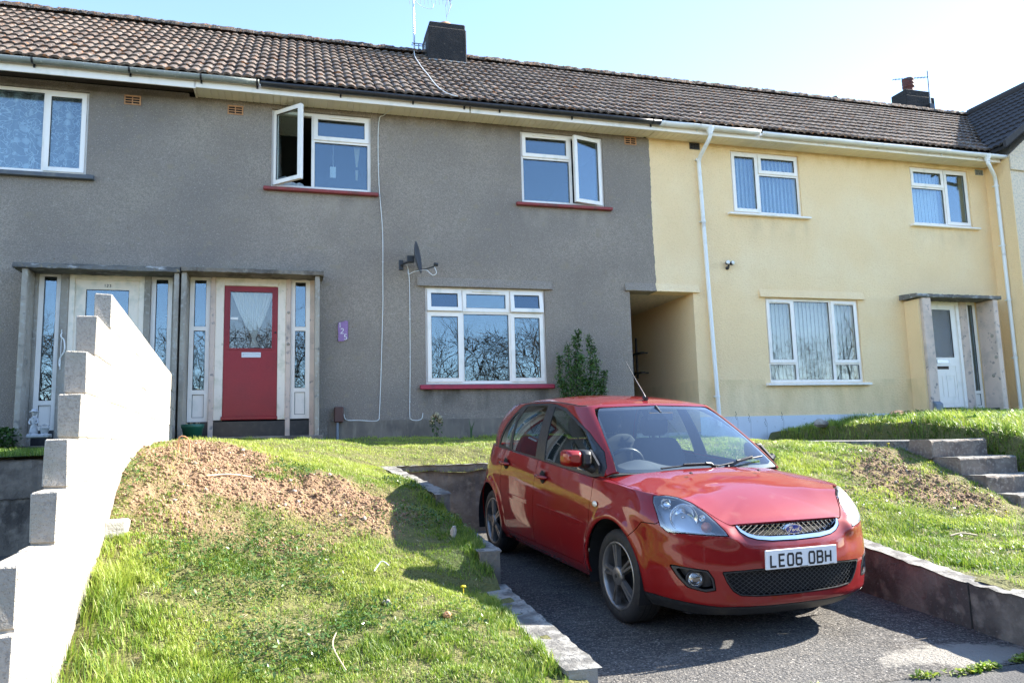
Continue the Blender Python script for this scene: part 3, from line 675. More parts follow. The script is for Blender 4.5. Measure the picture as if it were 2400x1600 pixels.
def stain(mat, regs):
    """weather stains: regs = (x0,x1,z0,z1,colour,strength) soft-edged patches broken up by runs"""
    n = mat.node_tree.nodes; l = mat.node_tree.links; b_ = n['Principled BSDF']; src = b_.inputs['Base Color'].links[0].from_socket
    geo = n.new('ShaderNodeNewGeometry'); sx = n.new('ShaderNodeSeparateXYZ'); l.new(geo.outputs['Position'], sx.inputs[0])
    mp = n.new('ShaderNodeMapping'); mp.inputs['Scale'].default_value = (1, 1, .4); l.new(geo.outputs['Position'], mp.inputs[0]); t = n.new('ShaderNodeTexNoise'); t.inputs['Scale'].default_value = 4.5; t.inputs['Detail'].default_value = 5; l.new(mp.outputs[0], t.inputs[0])
    def sm(sock, a, b):
        r = n.new('ShaderNodeMapRange'); r.interpolation_type = 'SMOOTHSTEP'; r.inputs[1].default_value = a; r.inputs[2].default_value = b; l.new(sock, r.inputs[0]); return r.outputs[0]
    def mul(a, b):
        q = n.new('ShaderNodeMath'); q.operation = 'MULTIPLY'; l.new(a, q.inputs[0])
        if isinstance(b, float): q.inputs[1].default_value = b
        else: l.new(b, q.inputs[1])
        return q.outputs[0]
    nz_ = sm(t.outputs['Fac'], .33, .72)
    for (x0, x1, z0, z1, c, s) in regs:
        f = mul(mul(mul(sm(sx.outputs[0], x0, x0+.15), sm(sx.outputs[0], x1, x1-.15)), mul(sm(sx.outputs[2], z0, z1), sm(sx.outputs[2], z1+.03, z1))), mul(nz_, float(s)))
        mx = n.new('ShaderNodeMix'); mx.data_type = 'RGBA'; mx.inputs[7].default_value = (*c, 1); l.new(f, mx.inputs[0]); l.new(src, mx.inputs[6]); src = mx.outputs[2]
    l.new(src, b_.inputs['Base Color'])
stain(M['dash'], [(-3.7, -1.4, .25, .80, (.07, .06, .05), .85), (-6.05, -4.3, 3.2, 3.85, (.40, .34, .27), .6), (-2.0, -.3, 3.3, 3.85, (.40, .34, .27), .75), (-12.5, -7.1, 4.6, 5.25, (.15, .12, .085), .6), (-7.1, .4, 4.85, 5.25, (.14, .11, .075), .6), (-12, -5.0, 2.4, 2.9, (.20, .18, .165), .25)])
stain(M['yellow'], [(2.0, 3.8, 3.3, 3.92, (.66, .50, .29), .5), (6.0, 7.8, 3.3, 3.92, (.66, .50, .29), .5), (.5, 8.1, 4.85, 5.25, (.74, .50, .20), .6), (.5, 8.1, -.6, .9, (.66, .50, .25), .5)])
# ------------------------------------------------------------------ LEFT HOUSE
WZ0 = -.7
hL = empty('terraced_house', (-9.8, 0, 0), 'grey pebbledashed house at the left end with lace curtains upstairs and a white front door', 'house')
k = MB(); grid_holes(k, -12.6, -7.12, WZ0, 5.30, [(-10.6, -8.469, 3.923, 5.174), (-9.0, -7.2, .10, 2.50)], 0, .26); k.build('wall', M['dash'], hL)
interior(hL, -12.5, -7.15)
wn = window(hL, -10.6, -8.469, 3.923, 5.174, [(0, .25, 0, 1, 'left'), (.25, .735, 0, 1, 'fixed'), (.735, 1, 0, 1, 'right')], ('silldark', .12, .085))
net(wn, -10.55, -8.5, 3.95, 5.15, .19, amp=.035, per=.22, mat='lacep')
airbrick(hL, -7.89, 5.11)
rf = roof_body(hL, -12.6, -7.07); lay_tiles(rf, [c for c in front_cells(-12.47, -7.07)], None, 'tile', 300, 1); ridge(rf, -12.47, -7.07)
k = MB(); k.box(-12.6, -6.98, -.40, -.375, 5.21, 5.37); k.build('fascia', M['pvc'], hL, bevel=.004)
k = MB(); k.box(-12.6, -7.0, -.37, -.005, 5.315, 5.345); k.build('soffit', M['wood'], hL)  # dark board stands in for the shade under the open eaves
gutter(hL, -12.6, -6.09, 'gutg', 5.375, br=(-11.0, -9.07, -7.85, -6.9, -6.12), bm='gutb')
# ------------------------------------------------------------------ MIDDLE HOUSE
hC = empty('terraced_house', (-3.3, 0, 0), 'grey pebbledashed house in the middle with a red front door and a black gutter', 'house')
k = MB(); grid_holes(k, -7.12, .49, WZ0, 5.245, [(-5.918, -4.402, 3.923, 5.174), (-1.892, -.39, 3.923, 5.174), (-3.555, -1.548, .871, 2.427), (-.002, .49, -.8, 2.452), (-7.04, -5.27, .10, 2.50)], 0, .26); k.build('wall', M['dash'], hC)
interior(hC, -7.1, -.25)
w2 = window(hC, -5.918, -4.402, 3.923, 5.174, [(0, .41, 0, 1, 'left', R(45)), (.41, 1, .645, 1, 'top'), (.41, 1, 0, .645, 'fixed')], ('sillred', .11, .07), vents=[(.57, .84, .955)])
w3 = window(hC, -1.892, -.39, 3.923, 5.174, [(0, .60, .645, 1, 'top'), (0, .60, 0, .645, 'fixed'), (.60, 1, 0, 1, 'right', R(14))], ('sillred', .11, .07), vents=[(.15, .42, .955)])
w4 = window(hC, -3.555, -1.548, .871, 2.427, [(0, .30, .745, 1, 'top', R(7)), (.30, .70, .745, 1, 'top'), (.70, 1, .745, 1, 'top', R(9)), (0, .30, 0, .745, 'left'), (.30, .70, 0, .745, 'fixed'), (.70, 1, 0, .745, 'right')], ('sillred2', .10, .085), vents=[(.39, .61, .968)])
drip(hC, -3.68, -1.42, 2.43, M['dash']); drip(hC, -.09, .49, 2.455, M['dash'])
airbrick(hC, -6.453, 5.095); airbrick(hC, .147, 5.165)
# uneven painted edge where the grey render meets the yellow
rg_ = random.Random(4); E_ = [(.486, 5.24), (.486, 2.455)]; z = 2.455
while z < 5.24: E_.append((.500+rg_.uniform(-.006, .010)+.008*math.sin(z*3), z)); z += .035
k = MB(); k.prism(E_, .0008, .0038, 1); k.build('render_edge', M['dash'], hC)
# things hanging inside the open-sash window
k = MB(); k.box(-5.2, -4.45, 4.02, 4.03, 0, 0)
st = MB(); st.tube([(-4.98, .16, 4.72), (-4.985, .16, 4.52), (-4.98, .16, 4.36)], .004, 5); st.box(-5.03, -4.94, .155, .162, 4.18, 4.36)
tag(st.build('hanging_card', M['white'], None), 'small white card hanging on a string behind the upstairs window', 'card')
rib = MB(); rib.prism([(-4.66, 4.72), (-4.56, 4.72), (-4.60, 4.38), (-4.625, 4.38)], .155, .16, 1); rib.prism([(-4.635, 4.33), (-4.59, 4.33), (-4.60, 4.16), (-4.63, 4.16)], .155, .16, 1)
tag(rib.build('hanging_ribbon', M['straw'], None), 'pale ribbon hanging at the right behind the upstairs window', 'ribbon')
pr = MB()
for a_, b_, c_, rr in ((-5.72, .30, 4.05, .12), (-5.60, .34, 4.0, .10), (-5.82, .32, 4.02, .11), (-5.5, .28, 3.99, .09)): pr.lathe([(0.001, -rr), (rr*.7, -rr*.7), (rr, 0), (rr*.75, rr*.6), (.001, rr)], (a_, b_, c_+rr*.3), n=10)
tag(pr.build('folded_bedding', M['net'], None), 'crumpled white bedding piled inside behind the open sash', 'bedding')
# roof, fascia, soffit boards, gutter
rf = roof_body(hC, -7.07, .49)
cells = sorted(front_cells(-7.07, .49), key=lambda c: (c.translation-Vector((-5.5, -11.8, 0))).length); lay_tiles(rf, cells, None, 'tile', 300, 2); ridge(rf, -7.07, .49)
rf['label'] = 'brown tiled roof'
for a_, b_ in ((-7.0, -2.86), (-2.84, .47)):
    k = MB(); k.box(a_, b_, -.40, -.375, 5.225, 5.37); k.build('fascia', M['pvc'], hC, bevel=.004)
k = MB(); k.box(-7.0, .47, -.372, -.002, 5.262, 5.275); so_ = k.build('soffit', M['soffit'], hC)
k = MB(); k.box(-7.02, -6.995, -.375, -.002, 5.235, 5.36); k.build('soffit_end', M['pvcd'], hC)
k = MB(); k.box(0, .096, -.372, -.002, 0, .014); bd = None; x = -6.99
while x < .36:
    if bd is None: bd = k.build('soffit_board', M['soffit'], so_, origin=(0, 0, 0), bevel=.004); o = bd
    else: o = bd.copy(); col.objects.link(o); o.parent = so_
    o.location = Vector((x, 0, 5.247))-RO[so_.name]; x += .1
gutter(hC, -6.07, .50, 'gutb', 5.362, br=(-4.9, -3.78, -2.36, -1.1, .35, -2.95))
# chimney
ch = MB()
v = []
for x in (-2.98, -2.19):
    for y in (2.6, 3.4):
        for z in (7.2, 8.40): v.append((x+random.uniform(-.01, .01), y, z))
ch.hexa(v); ch.hexa([(x, y, z) for x, xx in ((-2.955, 0), (-2.205, 0)) for y in (2.64, 3.36) for z in (8.40, 8.53)])
chim = ch.build('chimney', M['chim'], hC, bevel=.02)
k = MB(); k.box(-2.99, -2.18, 2.545, 2.598, 7.52, 7.66); k.box(-3.0, -2.14, 2.42, 2.56, 7.50, 7.535); k.build('lead_flashing', M['lead'], chim, bevel=.01)
k = MB(); k.lathe([(.13, 0), (.145, .02), (.145, .12), (.13, .20), (.11, .20), (.11, .05)], (-2.55, 3.05, 8.52), n=20); k.build('chimney_pot', M['terra'], chim)
# red door and its frame
def door_frame(house, x0, x1, z0, z1, jw, mat):
    k = MB(); k.box(x0, x0+jw, -.01, .10, z0, z1); k.box(x1-jw, x1, -.01, .10, z0, z1); k.box(x0+jw, x1-jw, -.008, .10, z1-jw, z1); return k.build('door_frame', mat, house, bevel=.006)
door_frame(hC, -6.675, -5.675, .36, 2.475, .118, M['doorf'])
k = MB(); grid_holes(k, -6.555, -5.795, .415, 2.355, [(-6.475, -5.875, 1.42, 2.275)], .02, .065)
dr = k.build('door', M['door'], hC, bevel=.004)
k = MB(); ring(k, -6.495, -5.855, 1.40, 2.295, .022, .008, .02); k.build('glazing_bead', M['door'], dr, bevel=.003)
k = MB(); k.box(-6.475, -5.875, .035, .045, 1.42, 2.275); k.build('pane', M['glassc'], dr)
k = MB(); k.box(-6.57, -5.785, -.03, .02, .365, .415); k.build('threshold', M['door'], dr, bevel=.006)
k = MB(); ring(k, -6.30, -6.03, 1.285, 1.36, .02, .006, .02); k.box(-6.278, -6.052, .012, .019, 1.306, 1.339); k.build('letter_plate', M['alu'], dr, bevel=.003)
k = MB(); k.box(-6.465, -6.36, .030, .034, 1.85, 1.885); k.build('sticker', M['white'], dr)
k = MB(); k.lathe([(.012, 0), (.014, -.008), (.001, -.010)], (-5.825, .02, 1.66), 1, 12); k.build('lock', M['black'], dr)
# tied net curtain
nz_ = 26; nx_ = 60; V = []
for j in range(nz_):
    z = 2.27-.83*j/(nz_-1); t = (2.27-z)/.83
    hw = np.interp(t, [0, .35, .82, .86, 1], [.30, .20, .028, .028, .07]); cx = np.interp(t, [0, .82, 1], [-6.165, -6.135, -6.125])
    for i in range(nx_):
        a = i/(nx_-1)*2-1; V.append((cx+a*hw, .068+.010*math.sin(a*34)*(.4+hw*2), z))
F = [(j*nx_+i, j*nx_+i+1, (j+1)*nx_+i+1, (j+1)*nx_+i) for j in range(nz_-1) for i in range(nx_-1)]
o = link('door_curtain', npmesh('door_curtain', np.array(V)-np.array([-6.16, .08, 1.44]), F, M['net'], True), dr, (-6.16, .08, 1.44))
k = MB(); k.box(-6.48, -5.87, .16, .165, 1.40, 2.29); k.build('back_cloth', pm('grey_blue_backcloth', (.07, .085, .11)), dr)
def sidelight(house, x0, x1, z0, z1, lights, extra=None, label=None):
    return window(house, x0, x1, z0, z1, lights, None, label, fy=-.03, fw_=.062)
sL = [(0, 1, .66, 1, 'fixed'), (0, 1, .225, .66, 'fixed'), (0, 1, 0, .225, 'panel')]
sL = [(0, 1, .635, 1, 'fixed'), (0, 1, .20, .635, 'fixed'), (0, 1, 0, .20, 'panel')]
sidelight(hC, -7.03, -6.745, .345, 2.49, sL); sidelight(hC, -5.605, -5.328, .37, 2.50, sL)
k = MB(); k.box(-6.745, -6.675, -.03, .1, .1, 2.50); k.build('door_post', M['pink'], hC, bevel=.006)
k = MB(); k.box(-5.675, -5.605, -.03, .1, .1, 2.50); k.build('door_post', M['pink'], hC, bevel=.006)
for z in (1.76, 1.28):
    k = MB(); k.lathe([(.024, 0), (.02, -.006), (.001, -.006)], (-5.64, -.03, z+.2), 1, 10); k.build('fixing_hole', M['conc'], hC)
k = MB(); k.box(-7.06, -5.19, -.015, .09, .10, .345); k.build('door_base', M['gutb'], hC, bevel=.004)
k = MB(); k.box(-5.328, -5.262, -.02, .05, .1, 2.5); k.build('door_post', M['pink'], hC)
# porch: fins and canopy
def fin(house, x0, x1, y0, z0, z1, mat='conc'):
    k = MB(); k.box(x0, x1, y0, -.002, z0, z1); return k.build('porch_fin', M[mat], house, bevel=.01)
fin(hC, -7.105, -7.035, -.35, -.1, 2.47); fin(hC, -5.262, -5.193, -.35, -.1, 2.47)
def canopy(house, x0, x1, y0, z0, z1, mat='canopy'):
    k = MB(); n = 40; rg = random.Random(int(x0*10)); vs = []
    for i in range(n+1):
        x = x0+(x1-x0)*i/n
        for (y, z) in ((y0, z0), (y0, z1), (-.001, z1+.035), (-.001, z0)): vs.append((x, y+(rg.uniform(-.008, .008) if y < -.01 else 0), z+rg.uniform(-.005, .005)))
    fs = [(4*i+a, 4*i+(a+1) % 4, 4*i+4+(a+1) % 4, 4*i+4+a) for i in range(n) for a in range(4)]+[(0, 1, 2, 3), (4*n+3, 4*n+2, 4*n+1, 4*n)]
    k.add(vs, fs); return k.build('porch_canopy', M[mat], house, bevel=.006)
canopy(hC, -7.10, -5.14, -.40, 2.47, 2.535, 'concd')
k = MB(); k.box(-6.98, -5.14, -.52, -.0, -.2, .115); k.build('door_step', M['concd'], hC, bevel=.012)
k = MB(); k.box(-5.05, -.0, -.012, 0, WZ0, .322); k.build('plinth', M['plinthg'], hC)
# left house door
fin(hL, -9.10, -9.03, -.35, -.1, 2.45); fin(hL, -7.20, -7.135, -.35, -.1, 2.45)
canopy(hL, -9.20, -7.12, -.40, 2.45, 2.52)
sidelight(hL, -8.99, -8.71, .27, 2.48, [(0, 1, .17, 1, 'fixed'), (0, 1, 0, .17, 'panel')]); sidelight(hL, -7.55, -7.266, .27, 2.48, [(0, 1, .17, 1, 'fixed'), (0, 1, 0, .17, 'panel')])
for a_, b_ in ((-8.71, -8.61), (-7.635, -7.55), (-7.266, -7.2), (-9.03, -8.99)): k = MB(); k.box(a_, b_, -.03, .1, 0, 2.5); k.build('door_post', M['conc'], hL, bevel=.006)
door_frame(hL, -8.61, -7.635, .25, 2.46, .075, M['pvcd'])
k = MB(); grid_holes(k, -8.535, -7.71, .27, 2.385, [(-8.40, -7.845, 1.25, 2.25)], .02, .07); dl = k.build('door', M['pvcd'], hL, bevel=.004)
dl['label'] = 'white front door with a dark glass upper pane'
k = MB(); k.box(-8.40, -7.845, .035, .05, 1.25, 2.25); k.build('pane', M['glass'], dl)
k = MB(); ring(k, -8.402, -7.843, 1.248, 2.252, .009, .028, .035); k.build('gasket', M['rubber'], dl)
DIG = {'1': [[(.25, .85), (.5, 1), (.5, 0)]], '2': [[(0, .8), (.15, .97), (.5, 1), (.85, .85), (.85, .6), (0, 0), (.95, 0)]], '3': [[(0, .95), (.8, .98), (.45, .58), (.85, .4), (.8, .1), (.4, 0), (0, .1)]],
       '5': [[(.85, 1), (.2, 1), (.12, .55), (.55, .6), (.88, .38), (.8, .1), (.4, 0), (0, .1)]]}
def glyphs(mb, txt, x, z, h, wd, adv, sw, y, table=DIG, th=.002, dz=0):
    for i, c in enumerate(txt):
        for s in table[c]:
            vs, fs = ribbon([(x+i*adv+p*wd, z+i*dz+q*h) for p, q in s], sw)
            f3 = [(a.x, y, a.y) for a in vs]; mb.add(f3+[(a[0], y+th, a[2]) for a in f3], fs+[tuple(len(vs)+q for q in f[::-1]) for f in fs]+[(f[0], f[3], f[3]+len(vs), f[0]+len(vs)) for f in fs]+[(f[1], f[2], f[2]+len(vs), f[1]+len(vs)) for f in fs])
k = MB(); glyphs(k, '123', -8.17, 2.29, .035, .022, .034, .006, .016); k.build('house_number', M['ink'], dl)
k = MB(); k.tube(catmull([(-8.66, -.05, 1.62), (-8.67, -.06, 1.56), (-8.62, -.09, 1.5), (-8.61, -.09, 1.36), (-8.66, -.06, 1.28), (-8.68, -.05, 1.2), (-8.67, -.05, 1.14)], 5), .010, 6); k.tube([(-8.665, -.05, 1.66), (-8.665, -.05, 1.10)], .006, 6)
k.build('curled_handrail', M['white'], hL)
k = MB(); k.box(-9.05, -7.15, -.42, 0, -.2, .06); k.build('door_step', M['concd'], hL, bevel=.01)
k = MB(); k.box(-9.0, -7.2, -.012, .09, .06, .27); k.build('door_base', M['gutb'], hL, bevel=.004)
# ------------------------------------------------------------------ RIGHT (YELLOW) HOUSE
hY = empty('terraced_house', (4.5, 0, 0), 'yellow rendered house with white gutters and a passage at its left side', 'house')
k = MB(); grid_holes(k, .49, 8.12, WZ0, 5.28, [(.49, 1.222, -.8, 2.452), (2.149, 3.622, 3.977, 5.16), (6.204, 7.66, 3.977, 5.16), (2.678, 4.699, .862, 2.409), (6.05, 7.5, .2, 2.43)], .004, .26); k.build('wall', M['yellow'], hY)
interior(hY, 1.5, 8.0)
k = MB(); k.box(1.222, 1.42, .26, 6.5, WZ0, 2.6); k.build('passage_wall', M['yellow'], hY)
k = MB(); k.box(-.2, -.004, .26, 6.5, WZ0, 2.6); k.build('passage_wall', M['dash'], hC)
k = MB(); k.box(-.2, 1.42, .262, 6.5, 2.455, 2.6); k.build('passage_ceiling', M['cream'], hY)
k = MB(); k.box(-.0, 1.22, 6.3, 6.4, WZ0, 2.45); k.build('passage_gate', M['wood'], hY)
k = MB(); k.box(-.0, 1.22, .0, 6.4, WZ0, .02); k.build('passage_floor', M['conc'], hY)
k = MB()
for z in (1.18, 1.56): k.box(.92, 1.0, 1.6, 2.3, z, z+.03)
k.box(.97, 1.0, 1.9, 1.94, 1.1, 1.9); k.box(.97, 1.0, 2.1, 2.13, 1.15, 1.7)
for z in (1.2, 1.6): k.box(.99, 1.22, 1.9, 1.93, z, z+.02)
tag(k.build('wall_bracket', M['black']), 'dark metal bracket rack fixed inside the yellow passage', 'bracket')
w5 = window(hY, 2.149, 3.622, 3.977, 5.16, [(0, .40, 0, 1, 'left'), (.40, 1, .66, 1, 'top'), (.40, 1, 0, .66, 'fixed')], ('pvc', .13, .055)); blinds(w5, 2.2, 3.58, 4.0, 5.12)
w6 = window(hY, 6.204, 7.66, 3.977, 5.16, [(0, .58, .66, 1, 'top'), (0, .58, 0, .66, 'fixed'), (.58, 1, 0, 1, 'right')], ('pvc', .11, .055)); blinds(w6, 6.25, 7.0, 4.0, 5.12, ang_=12)
w7 = window(hY, 2.678, 4.699, .862, 2.409, [(0, .30, .225, 1, 'left'), (0, .30, 0, .225, 'fixed'), (.30, .70, 0, 1, 'fixed'), (.70, 1, .225, 1, 'right'), (.70, 1, 0, .225, 'fixed')], ('pvc', .10, .06), vents=[(.05, .25, .955), (.75, .95, .955)], glass='glassc'); blinds(w7, 2.75, 4.65, .9, 2.38, ang_=20)
drip(hY, 2.56, 4.82, 2.412, M['yellow']); drip(hY, .495, 1.33, 2.455, M['yellow'])
airbrick(hY, 1.42, 5.172, 'black', .20, .12); airbrick(hY, 7.95, 5.15, 'gutg', .19, .11)
k = MB(); k.box(1.222, 5.75, -.010, .003, WZ0, .268); k.box(7.62, 8.11, -.010, .003, WZ0, .2); k.build('plinth', M['plinthw'], hY)
clipf = lambda Y: 7.72+(Y-EY)*.985
rf = roof_body(hY, .49, 7.75)
# valley corner part of the roof body
k = MB(); k.add([(7.75, EY+.03, EZ-.005), (11.17, RY, RZ-.012), (7.75, RY, RZ-.012), (7.75, 6.5, EZ-.1), (14, 6.5, EZ-.1), (11.17, RY, RZ-.012)], [(0, 1, 2), (2, 5, 4, 3)]); k.build('valley_boarding', M['batten'], rf)
cells = sorted(front_cells(.49, 11.29, clipf), key=lambda c: (c.translation-Vector((-5.5, -11.8, 0))).length); lay_tiles(rf, cells, None, 'tile', 300, 3); ridge(rf, .49, 11.42)
k = MB(); k.box(.47, 8.08, -.40, -.375, 5.225, 5.36); k.build('fascia', M['pvc'], hY, bevel=.004)
k = MB(); k.box(.47, 8.08, -.372, .002, 5.262, 5.275); so_ = k.build('soffit', M['soffit'], hY)
k = MB(); k.box(0, .096, -.372, -.002, 0, .014); bd = None; x = .48
while x < 8.0:
    if bd is None: bd = k.build('soffit_board', M['soffit'], so_, origin=(0, 0, 0), bevel=.004); o = bd
    else: o = bd.copy(); col.objects.link(o); o.parent = so_
    o.location = Vector((x, 0, 5.247))-RO[so_.name]; x += .1
gutter(hY, .50, 2.47, 'gutw', 5.355, r=.062, br=(.56, 1.25)); gutter(hY, 2.50, 8.13, 'gutw', 5.335, br=(2.56, 3.9, 5.1, 6.6, 7.5))
def pipe(house, pts, r, clips):
    k = MB(); k.tube(pts, r, 12); o = k.build('downpipe', M['gutw'], house)
    for p in clips: c = MB(); c.lathe([(r+.007, -.022), (r+.010, -.01), (r+.010, .01), (r+.007, .022)], p, n=14); c.box(p[0]-.055, p[0]+.055, p[1], p[1]+.05, p[2]-.008, p[2]+.008); c.build('pipe_clip', M['gutw'], o)
k = MB(); k.lathe([(.075, 0), (.075, -.05), (.045, -.10), (.045, -.14)], (1.47, -.475, 5.345), n=16); k.build('gutter_outlet', M['gutw'], hY)
pipe(hY, [(1.47, -.475, 5.26), (1.47, -.475, 5.19), (1.46, -.42, 5.12), (1.45, -.14, 4.95), (1.45, -.07, 4.88), (1.455, -.06, 4.75), (1.50, -.06, 2.5), (1.56, -.06, .10)], .036, [(1.452, -.06, 4.90), (1.475, -.06, 3.75), (1.545, -.06, .62)])
k = MB(); k.lathe([(.075, 0), (.075, -.05), (.045, -.10), (.045, -.14)], (7.66, -.475, 5.335), n=16); k.build('gutter_outlet', M['gutw'], hY)
pipe(hY, [(7.66, -.475, 5.25), (7.66, -.475, 5.17), (7.70, -.47, 5.11), (8.00, -.30, 4.98), (8.05, -.27, 4.92), (8.055, -.27, 4.8), (8.055, -.27, 2.6), (8.055, -.27, .05)], .036, [(8.055, -.27, 4.78), (8.055, -.27, 3.55), (8.055, -.27, 2.45), (8.055, -.27, 1.3)])
# porch of the yellow house
k = MB(); k.box(5.80, 6.01, -.40, .0, -.1, 2.42); k.build('porch_fin', M['pink'], hY, bevel=.012)
k = MB(); k.box(5.755, 5.798, -.34, .0, -.1, 2.40); k.build('porch_fin_render', M['yellow'], hY)
k = MB(); k.box(7.50, 7.615, -.40, .0, -.1, 2.42); f_ = k.build('porch_fin', M['pink'], hY, bevel=.012)
canopy(hY, 5.66, 7.68, -.43, 2.425, 2.485)
door_frame(hY, 6.10, 7.06, .33, 2.44, .07, M['pvc'])
k = MB(); grid_holes(k, 6.17, 6.99, .36, 2.37, [(6.29, 6.87, 1.33, 2.27)], .02, .065); dy = k.build('door', M['pvc'], hY, bevel=.004)
k = MB(); k.box(6.29, 6.87, .035, .05, 1.33, 2.27); k.build('pane', M['glassd'], dy)
k = MB(); ring(k, 6.288, 6.872, 1.328, 2.272, .010, .026, .035); k.build('gasket', M['rubber'], dy)
k = MB(); ring(k, 6.28, 6.88, .44, 1.17, .012, .010, .02)
for x in (6.34, 6.63): ring(k, x, x+.19, .56, .98, .01, .012, .02)
k.build('moulded_panel', M['pvc'], dy, bevel=.002)
k = MB(); ring(k, 6.43, 6.73, 1.215, 1.285, .012, .006, .02); k.box(6.442, 6.718, .012, .019, 1.227, 1.273); k.build('letter_plate', M['alu'], dy)
k = MB(); k.box(6.43, 6.70, .014, .0195, 1.10, 1.17); k.build('door_sign', M['wood'], dy)
k = MB(); k.box(6.0, 7.55, -.3, .1, .1, .33); k.build('door_base', M['gutb'], hY)
sidelight(hY, 7.25, 7.49, .33, 2.44, [(0, 1, .15, 1, 'fixed'), (0, 1, 0, .15, 'panel')])
k = MB(); k.box(7.06, 7.25, -.03, .1, .2, 2.44); k.build('door_post', M['pink'], hY, bevel=.02)
for (y, z) in ((-.30, 1.72), (-.34, 1.30), (-.24, .95)):
    k = MB(); k.lathe([(.038, 0), (.03, -.006), (.001, -.004)], (7.498, y, z), 0, 9); k.build('chipped_plaster', M['conc'], hY)
k = MB(); k.hexa([(x, y, z) for x in (5.80, 5.97) for y, zz in ((-.50, (.0, .42)), (-.42, (.0, .47))) for z in zz]); tag(k.build('meter_box', M['gbox'], bevel=.015), 'grey meter hood at the foot of the left pillar of the yellow porch', 'meter box')
# rear chimney, red pot, little roof vent
k = MB(); k.box(9.70, 10.62, 3.4, 4.0, 7.0, 8.60); k.hexa([(x, y, z) for x, q in ((9.74, 1), (10.56, 1)) for y in (3.44, 3.96) for z in (8.60, 8.78)]); ch2 = k.build('chimney', M['chim'], hY, bevel=.02)
k = MB(); k.lathe([(1.2*r_, 1.1*h_) for r_, h_ in [(.12, 0), (.10, .10), (.095, .12), (.125, .14), (.125, .19), (.11, .20), (.125, .22), (.125, .27), (.11, .28), (.125, .30), (.125, .36), (.09, .37)]], (10.05, 3.65, 8.77), n=18); k.build('chimney_pot', M['potred'], ch2)
k = MB(); k.lathe([(.04, 0), (.04, .12), (.07, .13), (.07, .17), (.001, .19)], (7.44, 3.35, 8.10), n=12); k.build('roof_vent', M['black'], hY)
# ------------------------------------------------------------------ GABLED WING
hW = empty('gabled_house', (10.5, 0, 0), 'cream rendered gabled house with a dark roof at the right edge', 'house')
k = MB(); k.prism([(8.12, WZ0), (8.12, 5.33), (11.17, 7.75), (14.3, 5.33), (14.3, WZ0)], -.56, .0, 1); k.build('wall', M['cream'], hW)
k = MB(); k.box(8.105, 8.119, -.558, .003, WZ0, 5.28); k.build('return_wall', M['yellow'], hW)
k = MB(); k.hexa([(x, y, z) for x, zz in ((8.10, (5.02, 5.30)), (8.75, (5.0, 5.32))) for y in (-.60, -.562) for z in zz]); k.build('barge_board', M['cream'], hW, bevel=.01)
k = MB(); k.prism([(7.80, EZ-.06), (7.80, EZ+.0), (11.17, RZ-.0), (14.6, EZ), (14.6, EZ-.06), (11.17, RZ-.1)], -.80, 6.5, 1); rw = k.build('roof', M['batten'], hW)
cs = []
P2 = math.atan2(RZ-EZ, 3.37); SL2 = math.hypot(RZ-EZ, 3.37); g2_ = SL2/ROWS
B0 = Matrix(((0, math.cos(P2), -math.sin(P2)), (-1, 0, 0), (0, math.sin(P2), math.cos(P2)))).to_4x4()
for r_ in range(ROWS):
    s_ = r_*g2_; X = 7.80+s_*math.cos(P2); Z = EZ+.012+s_*math.sin(P2); yv = EY+(X-7.72)/.985
    y = -.82
    while y < yv:
        cs.append(Matrix.Translation((X, y+.3, Z)) @ B0); y += .30
lay_tiles(rw, cs, None, 'tiledk', 300, 5)
k = MB(); k.tube([(11.17, -.84, RZ+.06), (11.17, 2.9, RZ+.06)], .115, 12); k.build('shadow_ridge_capping', M['tiledk'], rw)  # added and raised so the wing's shadow reaches further across the main roof
k = MB(); k.hexa([(x, y, z) for x, zz in ((7.72, (5.36, 5.50)), (11.17, (7.86, 8.0))) for y in (-.86, -.80) for z in zz]); k.build('verge', M['tiledk'], rw)
# ================================================================== THE CAR (own frame: u forward from front axle, v to its right, w up)
car = empty('parked_car', (0, 0, 0), 'red five-door hatchback parked nose out on the sloping driveway', 'car')
ch_, cs_, cr_ = R(4.456), R(2.987), R(.154)
CF = Vector((math.sin(ch_)*math.cos(cs_), -math.cos(ch_)*math.cos(cs_), -math.sin(cs_))); CR = Vector((-math.cos(ch_), -math.sin(ch_), 0)); CU = CR.cross(CF)
if CU.z < 0: CU = -CU
CR2 = CR*math.cos(cr_)+CU*math.sin(cr_); CU2 = CU*math.cos(cr_)-CR*math.sin(cr_)
# blender local axes: x = forward, y = left (-right), z = up
car.matrix_world = Matrix.Translation((-2.714, -7.012, -1.209)) @ Matrix((CF, -CR2, CU2)).transposed().to_4x4()
RO['parked_car'] = Vector((0, 0, 0))
def paint_mat():
    m = pm('red_car_paint', (.235, .006, .005), [(1.2, 2, (.205, .005, .008), .4, .6), (9, 5, (.25, .04, .03), .60, .80)], [], .5, .12, 1.0, .12)
    n = m.node_tree.nodes; l = m.node_tree.links; b = n['Principled BSDF']; b.inputs['Coat Roughness'].default_value = .045
    geo = n.new('ShaderNodeNewGeometry'); t = n.new('ShaderNodeTexNoise'); t.inputs['Scale'].default_value = 30; t.inputs['Detail'].default_value = 6
    r = n.new('ShaderNodeMapRange'); r.inputs[1].default_value = .4; r.inputs[2].default_value = .75; r.inputs[3].default_value = .02; r.inputs[4].default_value = .08
    l.new(geo.outputs['Position'], t.inputs[0]); l.new(t.outputs['Fac'], r.inputs[0]); l.new(r.outputs[0], b.inputs['Coat Roughness']); return m
M['paint'] = paint_mat()
M['cglass'] = glass_mat('car_side_glass', (.66, .76, .72), 1.3, .02)
M['wglass'] = glass_mat('car_windscreen', (.82, .89, .88), 1.7, .06)
M['hlens'] = glass_mat('headlight_lens', (.90, .93, .95), 1.8, .13, .22)
